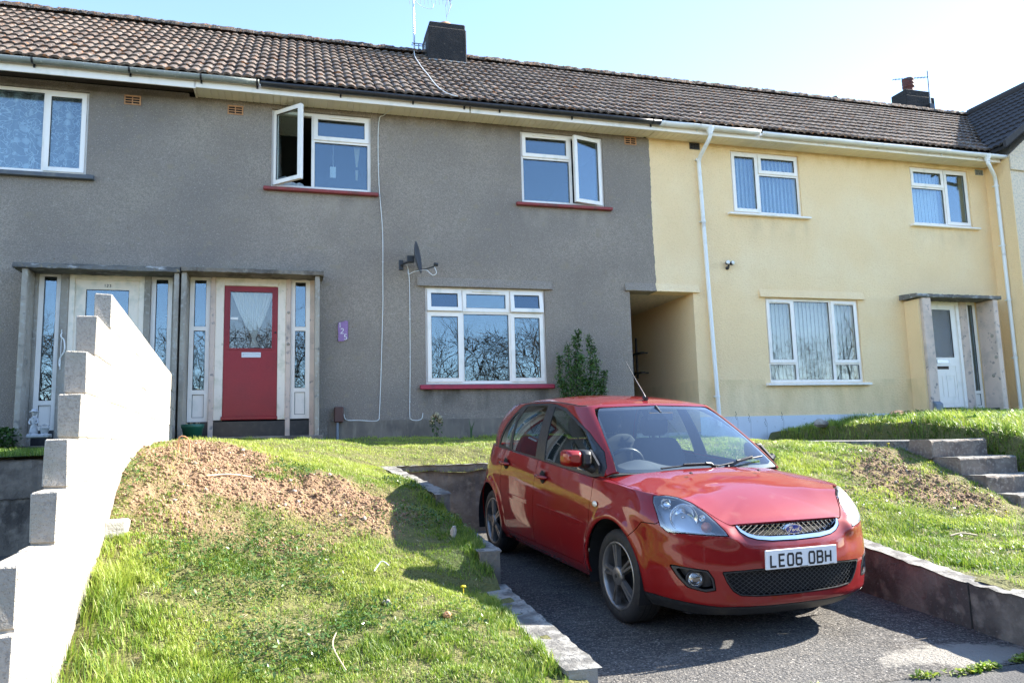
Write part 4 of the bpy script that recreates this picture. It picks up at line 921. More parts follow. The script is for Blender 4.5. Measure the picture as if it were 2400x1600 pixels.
M['trim'] = pm('black_exterior_trim', (.02, .02, .022), [(40, 3, (.035, .035, .035), .45, .65)], [(200, 2, .0006)], .45)
M['tyre'] = pm('tyre_rubber', (.018, .018, .019), [(30, 3, (.035, .033, .03), .5, .7)], [], .75)
M['alloy'] = pm('grey_alloy', (.30, .29, .28), [(10, 4, (.14, .13, .12), .5, .7)], [], .38, .7)
M['chrome'] = pm('chrome', (.75, .75, .75), rough=.12, metal=1.)
M['refl'] = pm('headlight_reflector', (.85, .86, .88), rough=.12, metal=1.)
M['hback'] = pm('headlight_bowl', (.62, .66, .70), rough=.35, metal=.35)
M['amber'] = pm('amber_indicator', (.65, .14, .015), rough=.15, coat=1)
M['clear'] = pm('clear_indicator', (.75, .70, .62), rough=.15, coat=1)
M['seat'] = pm('dark_seat_cloth', (.035, .037, .042), rough=.9)
M['dashb'] = pm('grey_dashboard', (.085, .09, .095), rough=.55)
M['plate'] = pm('white_number_plate', (.82, .83, .82), rough=.25, coat=.6)
M['fblue'] = pm('blue_badge', (.01, .03, .22), rough=.25, coat=1)
M['tail'] = pm('red_tail_lamp', (.35, .01, .015), rough=.12, coat=1)
def spl(P, n):
    """catmull-rom through rows of P -> n samples (uniform in index)"""
    P = np.asarray(P, float); t = np.linspace(0, len(P)-1, n); i = np.minimum(t.astype(int), len(P)-2); f = (t-i)
    f = f.reshape(f.shape+(1,)*(P.ndim-1)); g = lambda k: P[np.clip(k, 0, len(P)-1)]
    a, b, c, d = g(i-1), g(i), g(i+1), g(i+2)
    a = np.where((i == 0).reshape(f.shape), 2*b-c, a); d = np.where((i == len(P)-2).reshape(f.shape), 2*c-b, d)
    return .5*(2*b+(c-a)*f+(2*a-5*b+4*c-d)*f*f+(3*b-a-3*c+d)*f**3)
cols_ = [(.805, 0, 0, (.70, 0, .70)), (.797, .20, 5, (.695, .2, .699)), (.772, .36, 12, (.689, .36, .698)), (.745, .45, 20, (.672, .44, .704)), (.715, .53, 30, (.612, .49, .745)),
 (.67, .61, 40, (.545, .545, .79)), (.60, .685, 50, (.47, .62, .832)), (.50, .755, 62, (.37, .70, .847)), (.38, .80, 75, (.25, .74, .857)), (.2, .828, 85, (.1, .76, .867)), (0, .838, 90, (-.05, .77, .878)),
 (-.4, .842, 90, (-.4, .79, .893)), (-.9, .845, 90, (-.9, .80, .922)), (-1.4, .845, 90, (-1.4, .803, .952)), (-1.95, .845, 90, (-1.95, .80, .982)), (-2.45, .84, 92, (-2.45, .775, 1.0)),
 (-2.75, .80, 105, (-2.72, .71, 1.01)), (-2.95, .70, 125, (-2.88, .60, 1.01)), (-3.07, .5, 150, (-2.97, .42, 1.0)), (-3.11, .25, 170, (-3.0, .2, 1.0)), (-3.13, 0, 180, (-3.01, 0, 1.0))]
fi_f = [-.115, -.02, -.004, .0, -.016]; fi_s = [-.075, -.035, -.014, 0, .002]
wf_ = [.165, .235, .30, .45, .56]; ws_ = [.20, .26, .33, .46, .60]
G = []
for j, (pu, pv, a, sh) in enumerate(cols_):
    fr = float(np.interp(j, [0, 5, 9, 15, 18, 20], [1, .8, 0, 0, 1, 1])); nx_c, ny_c = math.cos(R(a)), math.sin(R(a)); rows = []
    for k_ in range(5):
        d_ = fi_f[k_]*fr+fi_s[k_]*(1-fr); ww = wf_[k_]*fr+ws_[k_]*(1-fr); rows.append((pu+nx_c*d_, pv+ny_c*d_, ww))
    p4 = np.array(rows[4]); s_ = np.array(sh); bul = .010 if j < 3 else (.034 if j < 9 else .012)
    for t_, bb in ((.38, 1.0), (.74, .75)): rows.append(tuple(p4+(s_-p4)*t_+np.array((nx_c, ny_c, .35))*bul*bb))
    rows.append(sh); G.append(rows)
G = np.array(G)                                  # (21, 8, 3)
NP_, NR_ = 340, 64
G1 = spl(G, NP_); G2 = spl(np.swapaxes(G1, 0, 1), NR_)   # (NR, NP, 3)
Hu = [.70, .62, .5, .35, .2, .05, -.15, -.4, -3.1]; Hw = [.70, .752, .808, .862, .905, .935, .957, .968, 1.0]
def Hc(u): return np.interp(-u, [-x for x in Hu], Hw)
_uu = np.linspace(-3.1, .72, 400); _hh = Hc(_uu); _hh = np.convolve(np.pad(_hh, 6, 'edge'), np.ones(13)/13, 'valid')
def Hs(u): return np.interp(u, _uu, _hh)
sh_ = G2[-1]; NT_ = 46; top = []
ut = np.where(sh_[:, 0] > .30, .30+(sh_[:, 0]-.30)*.12, sh_[:, 0]); ut = np.maximum(ut, -2.9)
e0 = Hs(sh_[:, 0])
for i in range(1, NT_+1):
    t = i/NT_; U = sh_[:, 0]+(ut-sh_[:, 0])*t; V_ = sh_[:, 1]*(1-t); a = (1-t)**2.3
    Wc = Hs(U); Wd = (sh_[:, 2]-e0)*a+Wc
    cre = .004*np.exp(-((V_-np.interp(U, [-.3, .65], [.58, .36]))/.07)**2)*np.clip((.62-U)/.4, 0, 1)
    top.append(np.stack([U, V_, Wd+cre], 1))
Gall = np.concatenate([G2, np.array(top)], 0)
def grid_tris(nr, nc):
    I = np.arange(nr*nc).reshape(nr, nc)
    return np.concatenate([np.stack([I[:-1, :-1], I[:-1, 1:], I[1:, 1:]], -1).reshape(-1, 3), np.stack([I[:-1, :-1], I[1:, 1:], I[1:, :-1]], -1).reshape(-1, 3)])
TV = Gall.reshape(-1, 3).copy(); TT = grid_tris(Gall.shape[0], NP_)
# flared lips round the wheel openings
AC = [(0.0, .315), (-2.486, .315)]; AR = .345
for (cu_, cw_) in AC:
    r_ = np.hypot(TV[:, 0]-cu_, TV[:, 2]-cw_); s__ = (np.arange(len(TV))//NP_ < NR_) & (TV[:, 1] > .6)
    TV[:, 1] += np.where(s__, .016*np.exp(-((r_-.36)/.04)**2), 0)
def tnorm(V, T):
    n = np.cross(V[T[:, 1]]-V[T[:, 0]], V[T[:, 2]]-V[T[:, 0]]); N = np.zeros_like(V)
    for k_ in range(3): np.add.at(N, T[:, k_], n)
    return N/(np.linalg.norm(N, axis=1, keepdims=True)+1e-12)
def cut(V, T, phi):
    """split along phi=0 -> (inside phi<0), (outside)"""
    phi = np.where(np.abs(phi) < 1e-6, 1e-6, phi); ins = phi < 0; c = ins[T].sum(1)
    Vn = list(V); cache = {}
    def mid(a, b):
        k_ = (a, b) if a < b else (b, a)
        if k_ not in cache: t = phi[a]/(phi[a]-phi[b]); cache[k_] = len(Vn); Vn.append(V[a]+(V[b]-V[a])*t)
        return cache[k_]
    Ti = [tuple(t) for t in T[c == 3]]; To = [tuple(t) for t in T[c == 0]]
    for t in T[(c == 1) | (c == 2)]:
        a, b, d = (int(x) for x in t); lone = (ins[t].sum() == 1)
        while ins[a] != lone or (ins[b] == ins[a]) or (ins[d] == ins[a]): a, b, d = b, d, a
        p, q = mid(a, b), mid(a, d)
        A = [(a, p, q)]; B = [(p, b, d), (p, d, q)]
        if lone: Ti += A; To += B
        else: To += A; Ti += B
    Vn = np.array(Vn)
    def comp(Tx):
        if not len(Tx): return np.zeros((0, 3)), np.zeros((0, 3), int)
        Tx = np.array(Tx); u_, inv = np.unique(Tx, return_inverse=True); return Vn[u_], inv.reshape(Tx.shape)
    return comp(Ti), comp(To)
def outward(V, T):
    n = tnorm(V, T); c = V.copy(); c[:, 0] = np.clip(c[:, 0], -2.6, .3)*1.0; c[:, 1] *= 0; c[:, 2] = .55
    if (n*(V-c)).sum() < 0: T = T[:, ::-1]
    return T
def part(name, V, T, mat, parent=None, rim=.012, mirror=False, off=0., sub=None, both=True, label=None):
    """V in (u,v,w) -> object; rim folds the cut edge inwards"""
    if not len(T): return None
    T = outward(V, T); N = tnorm(V, T); V = V+N*off
    F = [tuple(t) for t in T]; Vl = V
    if rim:
        e = {}
        for t in T:
            for a, b in ((t[0], t[1]), (t[1], t[2]), (t[2], t[0])): e[(int(a), int(b))] = 1
        bd = [(a, b) for a, b in e if (b, a) not in e and not (abs(V[a][1]) < 1e-5 and abs(V[b][1]) < 1e-5)]
        idx = {}; ex = []
        for a, b in bd:
            for q in (a, b):
                if q not in idx: idx[q] = len(V)+len(ex); ex.append(V[q]-N[q]*rim)
        if ex: Vl = np.concatenate([V, np.array(ex)]); F += [(b, a, idx[a]) for a, b in bd]+[(b, idx[a], idx[b]) for a, b in bd]
    F = np.array(F)
    if mirror == 'join':
        n = len(Vl); V2 = Vl*np.array([1, -1, 1]); F = np.concatenate([F, F[:, ::-1]+n]); Vl = np.concatenate([Vl, V2])
        # weld centre line
        key = np.round(Vl*20000).astype(np.int64); _, fi, inv = np.unique(key, axis=0, return_index=True, return_inverse=True); Vl = Vl[fi]; F = inv.reshape(-1)[F]
        F = F[(F[:, 0] != F[:, 1]) & (F[:, 1] != F[:, 2]) & (F[:, 0] != F[:, 2])]
    elif mirror: Vl = Vl*np.array([1, -1, 1]); F = F[:, ::-1]
    P = Vl*np.array([1, -1, 1]); F = F[:, ::-1]           # to blender local
    o_ = P.mean(0); me = npmesh(name, P-o_, F, mat, True)
    me.polygons.foreach_set('use_smooth', np.ones(len(me.polygons), bool))
    o = link(name, me, parent or car, tuple(o_))
    if rim:
        m_ = o.modifiers.new('edge', 'EDGE_SPLIT'); m_.split_angle = R(50); m_.use_edge_sharp = False
    if label: o['label'] = label
    return o
side = lambda V, n, P, vmin=.30, nmin=.35: np.maximum(sdpoly(V[:, 0], V[:, 2], P), (nmin-n[:, 1])*.12)
# order of cuts on the tub ------------------------------------------------
V, T = TV, TT
V, T = cut(V, T, V[:, 1]+1e-4)[1]                # keep v >= 0
def arch(V): return np.minimum(np.hypot(V[:, 0]-AC[0][0], V[:, 2]-AC[0][1]), np.hypot(V[:, 0]-AC[1][0], V[:, 2]-AC[1][1]))-AR
ph = arch(V); ph = np.where((V[:, 2] < AC[0][1]) , np.minimum(np.abs(V[:, 0]-AC[0][0]), np.abs(V[:, 0]-AC[1][0]))-AR*1.0, ph)
ph = np.maximum(ph, (.42-V[:, 1])*.5)
_, (V, T) = cut(V, T, ph)
# dark inner shell so that nothing shows through the gaps
IS = [(-3.4, 0), (1, 0), (1, .90), (-.10, .90), (-.10, .88), (-3.4, .985)]
VIS, TIS = V, T
# remove the deck that lies under the glasshouse, then the cowl
GB = [(-.105, -.02), (-.115, .3), (-.15, .56), (-.235, .705), (-.33, .742), (-.60, .765), (-1.3, .772), (-2.0, .76), (-2.45, .73), (-2.72, .66), (-2.88, .54), (-2.94, .3), (-2.95, -.02)]
ph = np.maximum(sdpoly(V[:, 0], V[:, 1], GB), (.84-V[:, 2])); _, (V, T) = cut(V, T, ph)
GAP = .0028
def take(poly_phi, name, mat, **kw):
    """cut a panel with a gap out of the current surface"""
    global V, T
    phi = poly_phi(V, tnorm(V, outward(V, T))); (a, b), _ = cut(V, T, phi+GAP); phi = poly_phi(V, tnorm(V, outward(V, T))); _, (V, T) = cut(V, T, phi-GAP)
    return a, b
def both(name, a, b, mat, label=None, **kw):
    o = part(name, a, b, mat, **kw); o2 = part(name, a, b, mat, mirror=True, **kw)
    return o, o2
# headlight: outline on a plane facing the front corner (direction 33 deg off the car's axis, 8 deg down)
HA = R(33.5); HE = R(7.5)
def hproj(P):
    """coordinates across / up in the plane seen from the front corner"""
    p = np.asarray(P); x = -p[..., 0]*math.sin(HA)+p[..., 1]*math.cos(HA); f_ = p[..., 0]*math.cos(HA)+p[..., 1]*math.sin(HA)
    return x, p[..., 2]*math.cos(HE)-f_*math.sin(HE)
HO = [(.345, .72, .843), (.435, .68, .853), (.49, .64, .846), (.51, .56, .812), (.57, .50, .76), (.634, .47, .71), (.676, .44, .663), (.705, .434, .636), (.654, .56, .642), (.568, .63, .643), (.445, .68, .636), (.409, .71, .671), (.396, .73, .752), (.352, .725, .80)]
hp = [tuple(float(q) for q in hproj(np.array(p))) for p in HO]
hlp = lambda V, n: np.maximum(sdpoly(*hproj(V), hp), (.25-V[:, 1])*.5)
ha, hb = take(hlp, 'headlight', None)
# bonnet: everything on top in front of the glasshouse and inside the shoulder
BO = [(.735, -.05), (.728, .20), (.712, .36), (.70, .385), (.685, .415), (.63, .468), (.56, .515), (.51, .55), (.46, .60), (.36, .675), (.25, .715), (.1, .738), (-.05, .747), (-.20, .735), (-.24, .71), (-.15, .56), (-.11, .3), (-.10, -.05)]
def bon(V, n):
    wmin = np.interp(V[:, 1], [0, .36, .42, .5, .62, .75], [.697, .695, .690, .72, .80, .83])
    return np.maximum(sdpoly(V[:, 0], V[:, 1], BO), (wmin-V[:, 2])*.7)
ba, bb = take(bon, 'bonnet', None)
part('bonnet', ba, bb, M['paint'], mirror='join')
# grille opening, lower intake, fog lamps (front view v,w)
GR = [(-.05, .694), (.36, .690), (.378, .694), (.345, .655), (.30, .632), (.22, .622), (-.05, .620)]
GR = [(-.05, .6925), (.25, .6925), (.368, .690), (.352, .668), (.318, .647), (.27, .633), (.18, .625), (-.05, .621)]
IN = [(-.05, .452), (.30, .452), (.50, .440), (.475, .38), (.44, .33), (.40, .305), (.30, .297), (-.05, .294)]
FO = [(.735, .466), (.575, .448), (.545, .40), (.535, .335), (.585, .325), (.665, .345), (.705, .40)]
fr_ = lambda P: (lambda V, n: np.maximum(sdpoly(V[:, 1], V[:, 2], P), (.2-V[:, 0])*.5))
CH = [(-.05, .6935), (.25, .6935), (.384, .692), (.366, .655), (.325, .628), (.27, .612), (.18, .602), (-.05, .598)]
ca, cb = take(fr_(CH), 'x', None)
(ga, gb), (ca, cb) = cut(ca, cb, fr_(GR)(ca, tnorm(ca, cb)))
ia, ib = take(fr_(IN), 'x', None); fa, fb = take(fr_(FO), 'x', None)
# dark shell behind the panel gaps, open behind every lamp and grille
Vi, Ti = VIS, TIS
(Vi, Ti), _ = cut(Vi, Ti, np.where(Vi[:, 2] > .86, np.where((Vi[:, 1] < .735) & (Vi[:, 0] < -.10), .02, -.02), -.02))
for f_ in (lambda V, n: np.maximum(sdpoly(*hproj(V), hp)+.004, (.25-V[:, 1])*.5), fr_(CH), fr_(IN), fr_(FO)):
    _, (Vi, Ti) = cut(Vi, Ti, f_(Vi, tnorm(Vi, outward(Vi, Ti)))+.002)
part('inner_shell', Vi, Ti, M['dark'], rim=0, mirror='join', off=-.016)
# black valance under the bumper
VAL = lambda V, n: np.maximum(V[:, 2]-np.interp(V[:, 1], [0, .5, .72, .8], [.238, .236, .262, .275]), .28-V[:, 0])
va, vb = take(VAL, 'x', None); part('valance', va, vb, M['trim'], mirror='join')
BU = [(1, 0), (1, .76), (.46, .70), (.352, .690), (.30, .62), (.25, .5), (.25, 0)]
BUv = lambda V, n: sdpoly(V[:, 0], V[:, 2], [(1.2, -.1), (1.2, .80), (.60, .80), (.45, .690), (.35, .690), (.20, .56), (.2, -.1)])
ua, ub = take(BUv, 'x', None); part('front_bumper', ua, ub, M['paint'], mirror='join')
RB = lambda V, n: sdpoly(V[:, 0], V[:, 2], [(-3.4, -.1), (-3.4, .66), (-2.80, .66), (-2.78, .5), (-2.78, -.1)])
ua, ub = take(RB, 'x', None); part('rear_bumper', ua, ub, M['paint'], mirror='join')
# doors
FD = [(-.335, 1.1), (-.335, .89), (-.312, .77), (-.318, .60), (-.345, .45), (-.42, .335), (-.46, .285), (-1.355, .285), (-1.345, .50), (-1.32, .97), (-1.32, 1.1)]
RD = [(-1.32, 1.1), (-1.32, .97), (-1.345, .5), (-1.355, .285), (-1.97, .285), (-2.06, .40), (-2.10, .52), (-2.13, .66), (-2.155, .80), (-2.15, .93), (-2.13, 1.1)]
for nm, P in (('front_door', FD), ('rear_door', RD)):
    a, b = take(lambda V, n: side(V, n, P, nmin=.2), 'x', None); both(nm, a, b, M['paint'])
# tail lamps
TL = lambda V, n: np.maximum(sdpoly(V[:, 0], V[:, 2], [(-2.74, .80), (-3.2, .80), (-3.2, 1.05), (-2.62, 1.05), (-2.66, .93)]), .42-V[:, 1])
a, b = take(TL, 'x', None); both('tail_lamp', a, b, M['tail'])
part('body', V, T, M['paint'], mirror='join', label='red front wings, sills and rear quarters')
# seam of bumper chrome surround + grille ---------------------------------
part('grille_surround', ca, cb, M['chrome'], mirror='join', off=.004)
def lattice(name, P, depth, spacing, ang, r, mat, back, surf_off=.0):
    """diamond mesh bars clipped to the opening, following the bumper's curve"""
    k = MB(); Pm = P+[(-v, w) for v, w in P[::-1]]
    vmax = max(p[0] for p in P); w0 = min(p[1] for p in P); w1 = max(p[1] for p in P)
    fu = lambda v, w: float(np.interp(abs(v), fprof[0], fprof[1]))+(-.072 if w > .58 else -.002)-depth
    n = int((2*vmax+1)/spacing)
    for sgn in (1, -1):
        s = -n*spacing/2
        while s < n*spacing/2:
            pts = []; 
            for t in np.linspace(0, 1, 24):
                w_ = w0+(w1-w0)*t; v_ = s+sgn*(w_-w0)/math.tan(ang)
                if abs(v_) < vmax and inpoly(np.array([v_]), np.array([w_]), Pm)[0]: pts.append((fu(v_, w_), -v_, w_))
                elif len(pts) > 1: break
                else: pts = []
            if len(pts) > 1: k.tube([pts[0], pts[len(pts)//2], pts[-1]] if len(pts) > 3 else pts, r, 4, False, False)
            s += spacing
    o = k.build(name, mat, car, origin=(.7, 0, w0)); o['kind'] = 'stuff' if False else 'thing'
    del o['kind']
    return o
fprof = ([0, .2, .36, .45, .53, .61], [.805, .797, .772, .745, .715, .67])
lattice('grille_mesh', GR, .006, .038, R(38), .0026, M['chrome'], None)
lattice('intake_mesh', IN, .012, .036, R(36), .0020, M['trim'], None)
# dark cavities behind the openings
def backing(name, a, b, off, mat='dark', **kw): return part(name, a, b, M[mat], rim=0, mirror='join', off=off)
backing('grille_backing', ga, gb, -.03); backing('intake_backing', ia, ib, -.045)
k = MB()
for sg in (1, -1): k.add([], [])
IL = IN
# intake frame
(i1, i2), (i3, i4) = cut(ia, ib, fr_([(-.05, .445), (.30, .445), (.488, .432), (.465, .38), (.432, .335), (.395, .311), (.30, .303), (-.05, .300)])(ia, tnorm(ia, ib)))
part('intake_surround', i3, i4, M['trim'], mirror='join', off=.002)
# badge
def oval(k, c, ru, rv, h, n=28): 
    k.lathe([(1, 0), (.97, h), (.001, h*1.05)], (0, 0, 0), 0, n)
bx = .748
for nm, a_, b_, x_, mat in (('badge_rim', .066, .030, bx, 'chrome'), ('badge', .060, .0255, bx+.0035, 'fblue')):
    k = MB(); vs = [(x_-.02, a_*math.cos(t), .658+b_*math.sin(t)) for t in np.linspace(0, 2*math.pi, 32, endpoint=False)]
    vs += [(x_+.002, y_*.96, .658+(z_-.658)*.94) for _, y_, z_ in vs]; vs += [(x_+.0045, 0, .658)]
    k.add(vs, [(i, (i+1) % 32, 32+(i+1) % 32, 32+i) for i in range(32)]+[(32+i, 32+(i+1) % 32, 64) for i in range(32)]); k.build(nm, M[mat], car)
FORD = [[(-.036, .010), (-.026, .014), (-.012, .012)], [(-.024, .013), (-.028, -.004), (-.036, -.010), (-.040, -.004)], [(-.034, .002), (-.018, .003)], [(-.012, .001), (-.016, -.006), (-.010, -.010), (-.004, -.005), (-.008, .001), (-.012, .001)],
        [(.002, .001), (.000, -.010)], [(.001, -.004), (.006, .001), (.010, .0)], [(.024, -.001), (.016, .001), (.012, -.006), (.018, -.010), (.025, -.004)], [(.029, .014), (.025, -.004), (.028, -.010), (.034, -.008)]]
k = MB()
for s in FORD:
    vs, fs = ribbon([(p*1.15, q*1.1) for p, q in s], .0038); k.add([(bx+.0085, a.x, .658+a.y) for a in vs], fs)
k.build('badge_script', M['chrome'], car)
# number plate
xp = .812; k = MB(); k.box(xp-.012, xp, -.26, .26, .448, .559); pl = k.build('number_plate', M['plate'], car, bevel=.003)
PG = {'L': [[(0, 1), (0, 0), (1, 0)]], 'E': [[(1, 1), (0, 1), (0, 0), (1, 0)], [(0, .5), (.88, .5)]], '0': [[(.5, 1), (.15, 1), (0, .86), (0, .14), (.15, 0), (.85, 0), (1, .14), (1, .86), (.85, 1), (.5, 1)]],
      '6': [[(1, .84), (.85, 1), (.15, 1), (0, .86), (0, .14), (.15, 0), (.85, 0), (1, .14), (1, .42), (.85, .55), (0, .55)]],
      'B': [[(0, .5), (0, 1), (.8, 1), (.97, .88), (.97, .64), (.8, .52), (0, .52)], [(0, .52), (0, 0), (.82, 0), (1, .13), (1, .40), (.82, .52)]], 'H': [[(0, 1), (0, 0)], [(1, 1), (1, 0)], [(0, .5), (1, .5)]]}
k = MB(); y_ = -.226
for c in 'LE06 0BH':
    if c == ' ': y_ += .033; continue
    for s in PG[c]:
        vs, fs = ribbon([(y_+p*.038, .4645+q*.065) for p, q in s], .0125); k.add([(xp+.0015, a.x, a.y) for a in vs], fs)
    y_ += .061
k.box(xp+.0008, xp+.0014, -.02, .04, .4515, .4545); k.box(xp+.0008, xp+.0014, .2, .235, .4515, .4545)
k.build('plate_characters', M['ink'], pl)
# fog lamps, both sides
for sg in (1, -1):
    mir = sg < 0
    (q1, q2), (q3, q4) = cut(fa, fb, fr_([(.715, .453), (.585, .438), (.558, .40), (.548, .348), (.59, .338), (.655, .355), (.69, .40)])(fa, tnorm(fa, fb)))
    fs_ = part('fog_lamp_surround', q3, q4, M['trim'], mirror=mir, off=.002); part('surround_back', q1, q2, M['trim'], fs_, rim=0, mirror=mir, off=-.05)
    c = Vector((.628, -.622*sg, .390)); d = Vector((math.cos(R(30)), -math.sin(R(30))*sg, 0))
    k = MB(); k.lathe([(.052, -.03), (.052, .0), (.046, .003), (.040, -.008)], n=20, ax=0); q = d.to_track_quat('X', 'Z').to_matrix().to_4x4(); xf = Matrix.Translation(c) @ q
    k.build('fog_lamp', M['trim'], car, xf=xf); k = MB(); k.lathe([(.040, -.012), (.030, -.004), (.001, .0)], n=20, ax=0); k.build('fog_lamp_lens', M['hlens'], fs_, xf=xf)
    k = MB(); k.lathe([(.040, -.010), (.025, -.03), (.001, -.034)], n=20, ax=0); k.build('reflector', M['refl'], fs_, xf=xf)
# headlights
for sg in (1, -1):
    mir = sg < 0
    o = part('headlight', ha, hb, M['hlens'], mirror=mir, rim=.01, off=.002)
    part('lamp_bowl', ha, hb, M['hback'], o, rim=0, mirror=mir, off=-.085)
    # black edge gasket
    (q1, q2), (q3, q4) = cut(ha, hb, hlp(ha, None)+.0085); part('lamp_gasket', q3, q4, M['trim'], o, rim=0, mirror=mir, off=-.002)
    def bowl(c, d, rr, dep, mat, nm):
        k = MB(); k.lathe([(rr*1.06, 0), (rr, -.002), (rr*.8, -dep*.5), (rr*.45, -dep*.85), (.001, -dep)], n=24, ax=0); q = Vector(d).to_track_quat('X', 'Z').to_matrix().to_4x4()
        return k.build(nm, M[mat], o, xf=Matrix.Translation(c) @ q)
    dd = (math.cos(R(24)), -math.sin(R(24))*sg, .02)
    bowl(Vector((.500, -.603*sg, .722)), dd, .078, .05, 'refl', 'main_reflector')
    k = MB(); k.lathe([(.083, -.012), (.086, .0), (.079, .004), (.077, -.004)], n=24, ax=0); k.build('reflector_ring', M['chrome'], o, xf=Matrix.Translation((.501, -.603*sg, .722)) @ Vector(dd).to_track_quat('X', 'Z').to_matrix().to_4x4())
    k = MB(); k.lathe([(.012, 0), (.012, .015), (.001, .02)], n=12, ax=0); k.build('bulb', M['chrome'], o, xf=Matrix.Translation((.470, -.590*sg, .722)) @ Vector(dd).to_track_quat('X', 'Z').to_matrix().to_4x4())
    k = MB(); k.lathe([(.033, -.02), (.030, .004), (.001, .012)], n=18, ax=0); k.build('indicator_lens', M['amber'], o, xf=Matrix.Translation((.598, -.508*sg, .672)) @ Vector(dd).to_track_quat('X', 'Z').to_matrix().to_4x4())
    bowl(Vector((.405, -.668*sg, .80)), dd, .03, .02, 'refl', 'side_reflector'); bowl(Vector((.565, -.52*sg, .725)), dd, .018, .02, 'refl', 'side_reflector')
# ---------------------------------------------------------------- glasshouse
GBs = [(-.13, 0, .925), (-.14, .35, .928), (-.175, .60, .935), (-.22, .69, .935), (-.30, .745, .905), (-.60, .780, .893), (-1.3, .787, .925), (-2.0, .775, .965), (-2.45, .745, .985), (-2.75, .675, .995), (-2.92, .55, 1.0), (-2.99, .3, 1.0), (-3.0, 0, 1.0)]
GTs = [(-.84, 0, 1.404), (-.85, .30, 1.401), (-.872, .48, 1.393), (-.905, .557, 1.385), (-1.0, .592, 1.385), (-1.15, .606, 1.40), (-1.5, .610, 1.418), (-1.98, .610, 1.413), (-2.3, .595, 1.40), (-2.54, .557, 1.378), (-2.66, .48, 1.366), (-2.74, .28, 1.368), (-2.755, 0, 1.37)]
NG, NL = 300, 60
b0 = spl(GBs, NG); t0 = spl(GTs, NG); tg = np.gradient(b0[:, :2], axis=0); nn = np.stack([tg[:, 1], -tg[:, 0]], 1); nn /= np.linalg.norm(nn, axis=1, keepdims=True)
if nn[0, 0] < 0: nn = -nn
lv = []
for i in range(NL):
    L_ = i/(NL-1); p = b0*(1-L_)+t0*L_; bow = (.022+.030*np.clip((np.arange(NG)/NG-.60)/.2, 0, 1))[:, None]*4*L_*(1-L_); p = p.copy(); p[:, :2] += nn*bow; p[:, 2] += bow[:, 0]*.3; lv.append(p)
Ru = [-2.9, -2.6, -2.2, -1.7, -1.3, -1.05, -.9, -.82]; Rw = [1.372, 1.428, 1.463, 1.480, 1.468, 1.447, 1.424, 1.404]
ru_ = np.linspace(-2.9, -.82, 300); rw_ = np.interp(ru_, Ru, Rw); rw_ = np.convolve(np.pad(rw_, 10, 'edge'), np.ones(21)/21, 'valid')
te = lv[-1]; utg = np.clip(te[:, 0], -2.45, -1.15)
NT2 = 34
for i in range(1, NT2+1):
    t = i/NT2; U = te[:, 0]+(utg-te[:, 0])*t; V_ = te[:, 1]*(1-t); a = (1-t)**2.4; cR = np.interp(U, ru_, rw_); cE = np.interp(te[:, 0], ru_, rw_)
    lv.append(np.stack([U, V_, cR+(te[:, 2]-cE)*a], 1))
GV = np.array(lv).reshape(-1, 3); GT_ = grid_tris(len(lv), NG)
V, T = GV, GT_
V, T = cut(V, T, V[:, 1]+1e-4)[1]
WS = [(-.05, .90), (.60, .905), (.672, .945), (.655, 1.0), (.605, 1.17), (.545, 1.33), (.520, 1.368), (.48, 1.378), (-.05, 1.392)]
WSf = lambda V, n: np.maximum(np.maximum(sdpoly(V[:, 1], V[:, 2], WS), (V[:, 0]*-1-1.05)), (.45-n[:, 0])*.1)
def take2(f, g=.0015):
    global V, T
    (a, b), _ = cut(V, T, f(V, tnorm(V, outward(V, T)))+g); _, (V, T) = cut(V, T, f(V, tnorm(V, outward(V, T)))-g); return a, b
wa, wb = take2(WSf)
RW = [(-.05, 1.03), (.48, 1.03), (.50, 1.06), (.45, 1.33), (-.05, 1.345)]
ra_, rb_ = take2(lambda V, n: np.maximum(sdpoly(V[:, 1], V[:, 2], RW), V[:, 0]+2.6))
S0 = [(-.262, .86), (-2.47, .90), (-2.475, 1.008), (-2.43, 1.11), (-2.36, 1.21), (-2.26, 1.30), (-2.17, 1.365), (-2.08, 1.398), (-1.95, 1.408), (-1.5, 1.412), (-1.38, 1.405), (-1.15, 1.372), (-.93, 1.300), (-.64, 1.190), (-.40, 1.065), (-.29, .965)]
sa, sb = take2(lambda V, n: side(V, n, S0, nmin=.45))
part('roof', V, T, M['paint'], mirror='join', label='red roof and windscreen pillars')
part('windscreen', wa, wb, M['wglass'], mirror='join', rim=.004, off=-.003)
(q1, q2), (q3, q4) = cut(wa, wb, np.maximum(sdpoly(wa[:, 1], wa[:, 2], [(-.1, .95), (.60, .958), (.645, .975), (.635, 1.01), (.588, 1.17), (.528, 1.33), (.505, 1.356), (-.1, 1.373)]), -1+0*wa[:, 0]))
part('windscreen_border', q3, q4, M['trim'], mirror='join', rim=0, off=-.007)
part('rear_window', ra_, rb_, M['cglass'], mirror='join', rim=.004, off=-.003)
G1p = [(-1.245, .955), (-.50, .925), (-.475, 1.085), (-.66, 1.183), (-.93, 1.283), (-1.15, 1.350), (-1.36, 1.384)]
G2p = [(-1.435, .968), (-2.03, .993), (-2.075, 1.12), (-2.09, 1.25), (-2.0, 1.372), (-1.93, 1.386), (-1.51, 1.394)]
G3p = [(-2.12, 1.005), (-2.43, 1.018), (-2.40, 1.09), (-2.33, 1.19), (-2.24, 1.28), (-2.15, 1.335), (-2.12, 1.2)]
(ra1, rb1) = (sa, sb)
gl_ = []
for P in (G1p, G2p, G3p):
    f_ = lambda V: sdpoly(V[:, 0], V[:, 2], P); (a, b), (ra1, rb1) = cut(ra1, rb1, f_(ra1)); gl_.append((a, b))
both('window_surround', ra1, rb1, M['trim'], rim=.006, off=-.001)
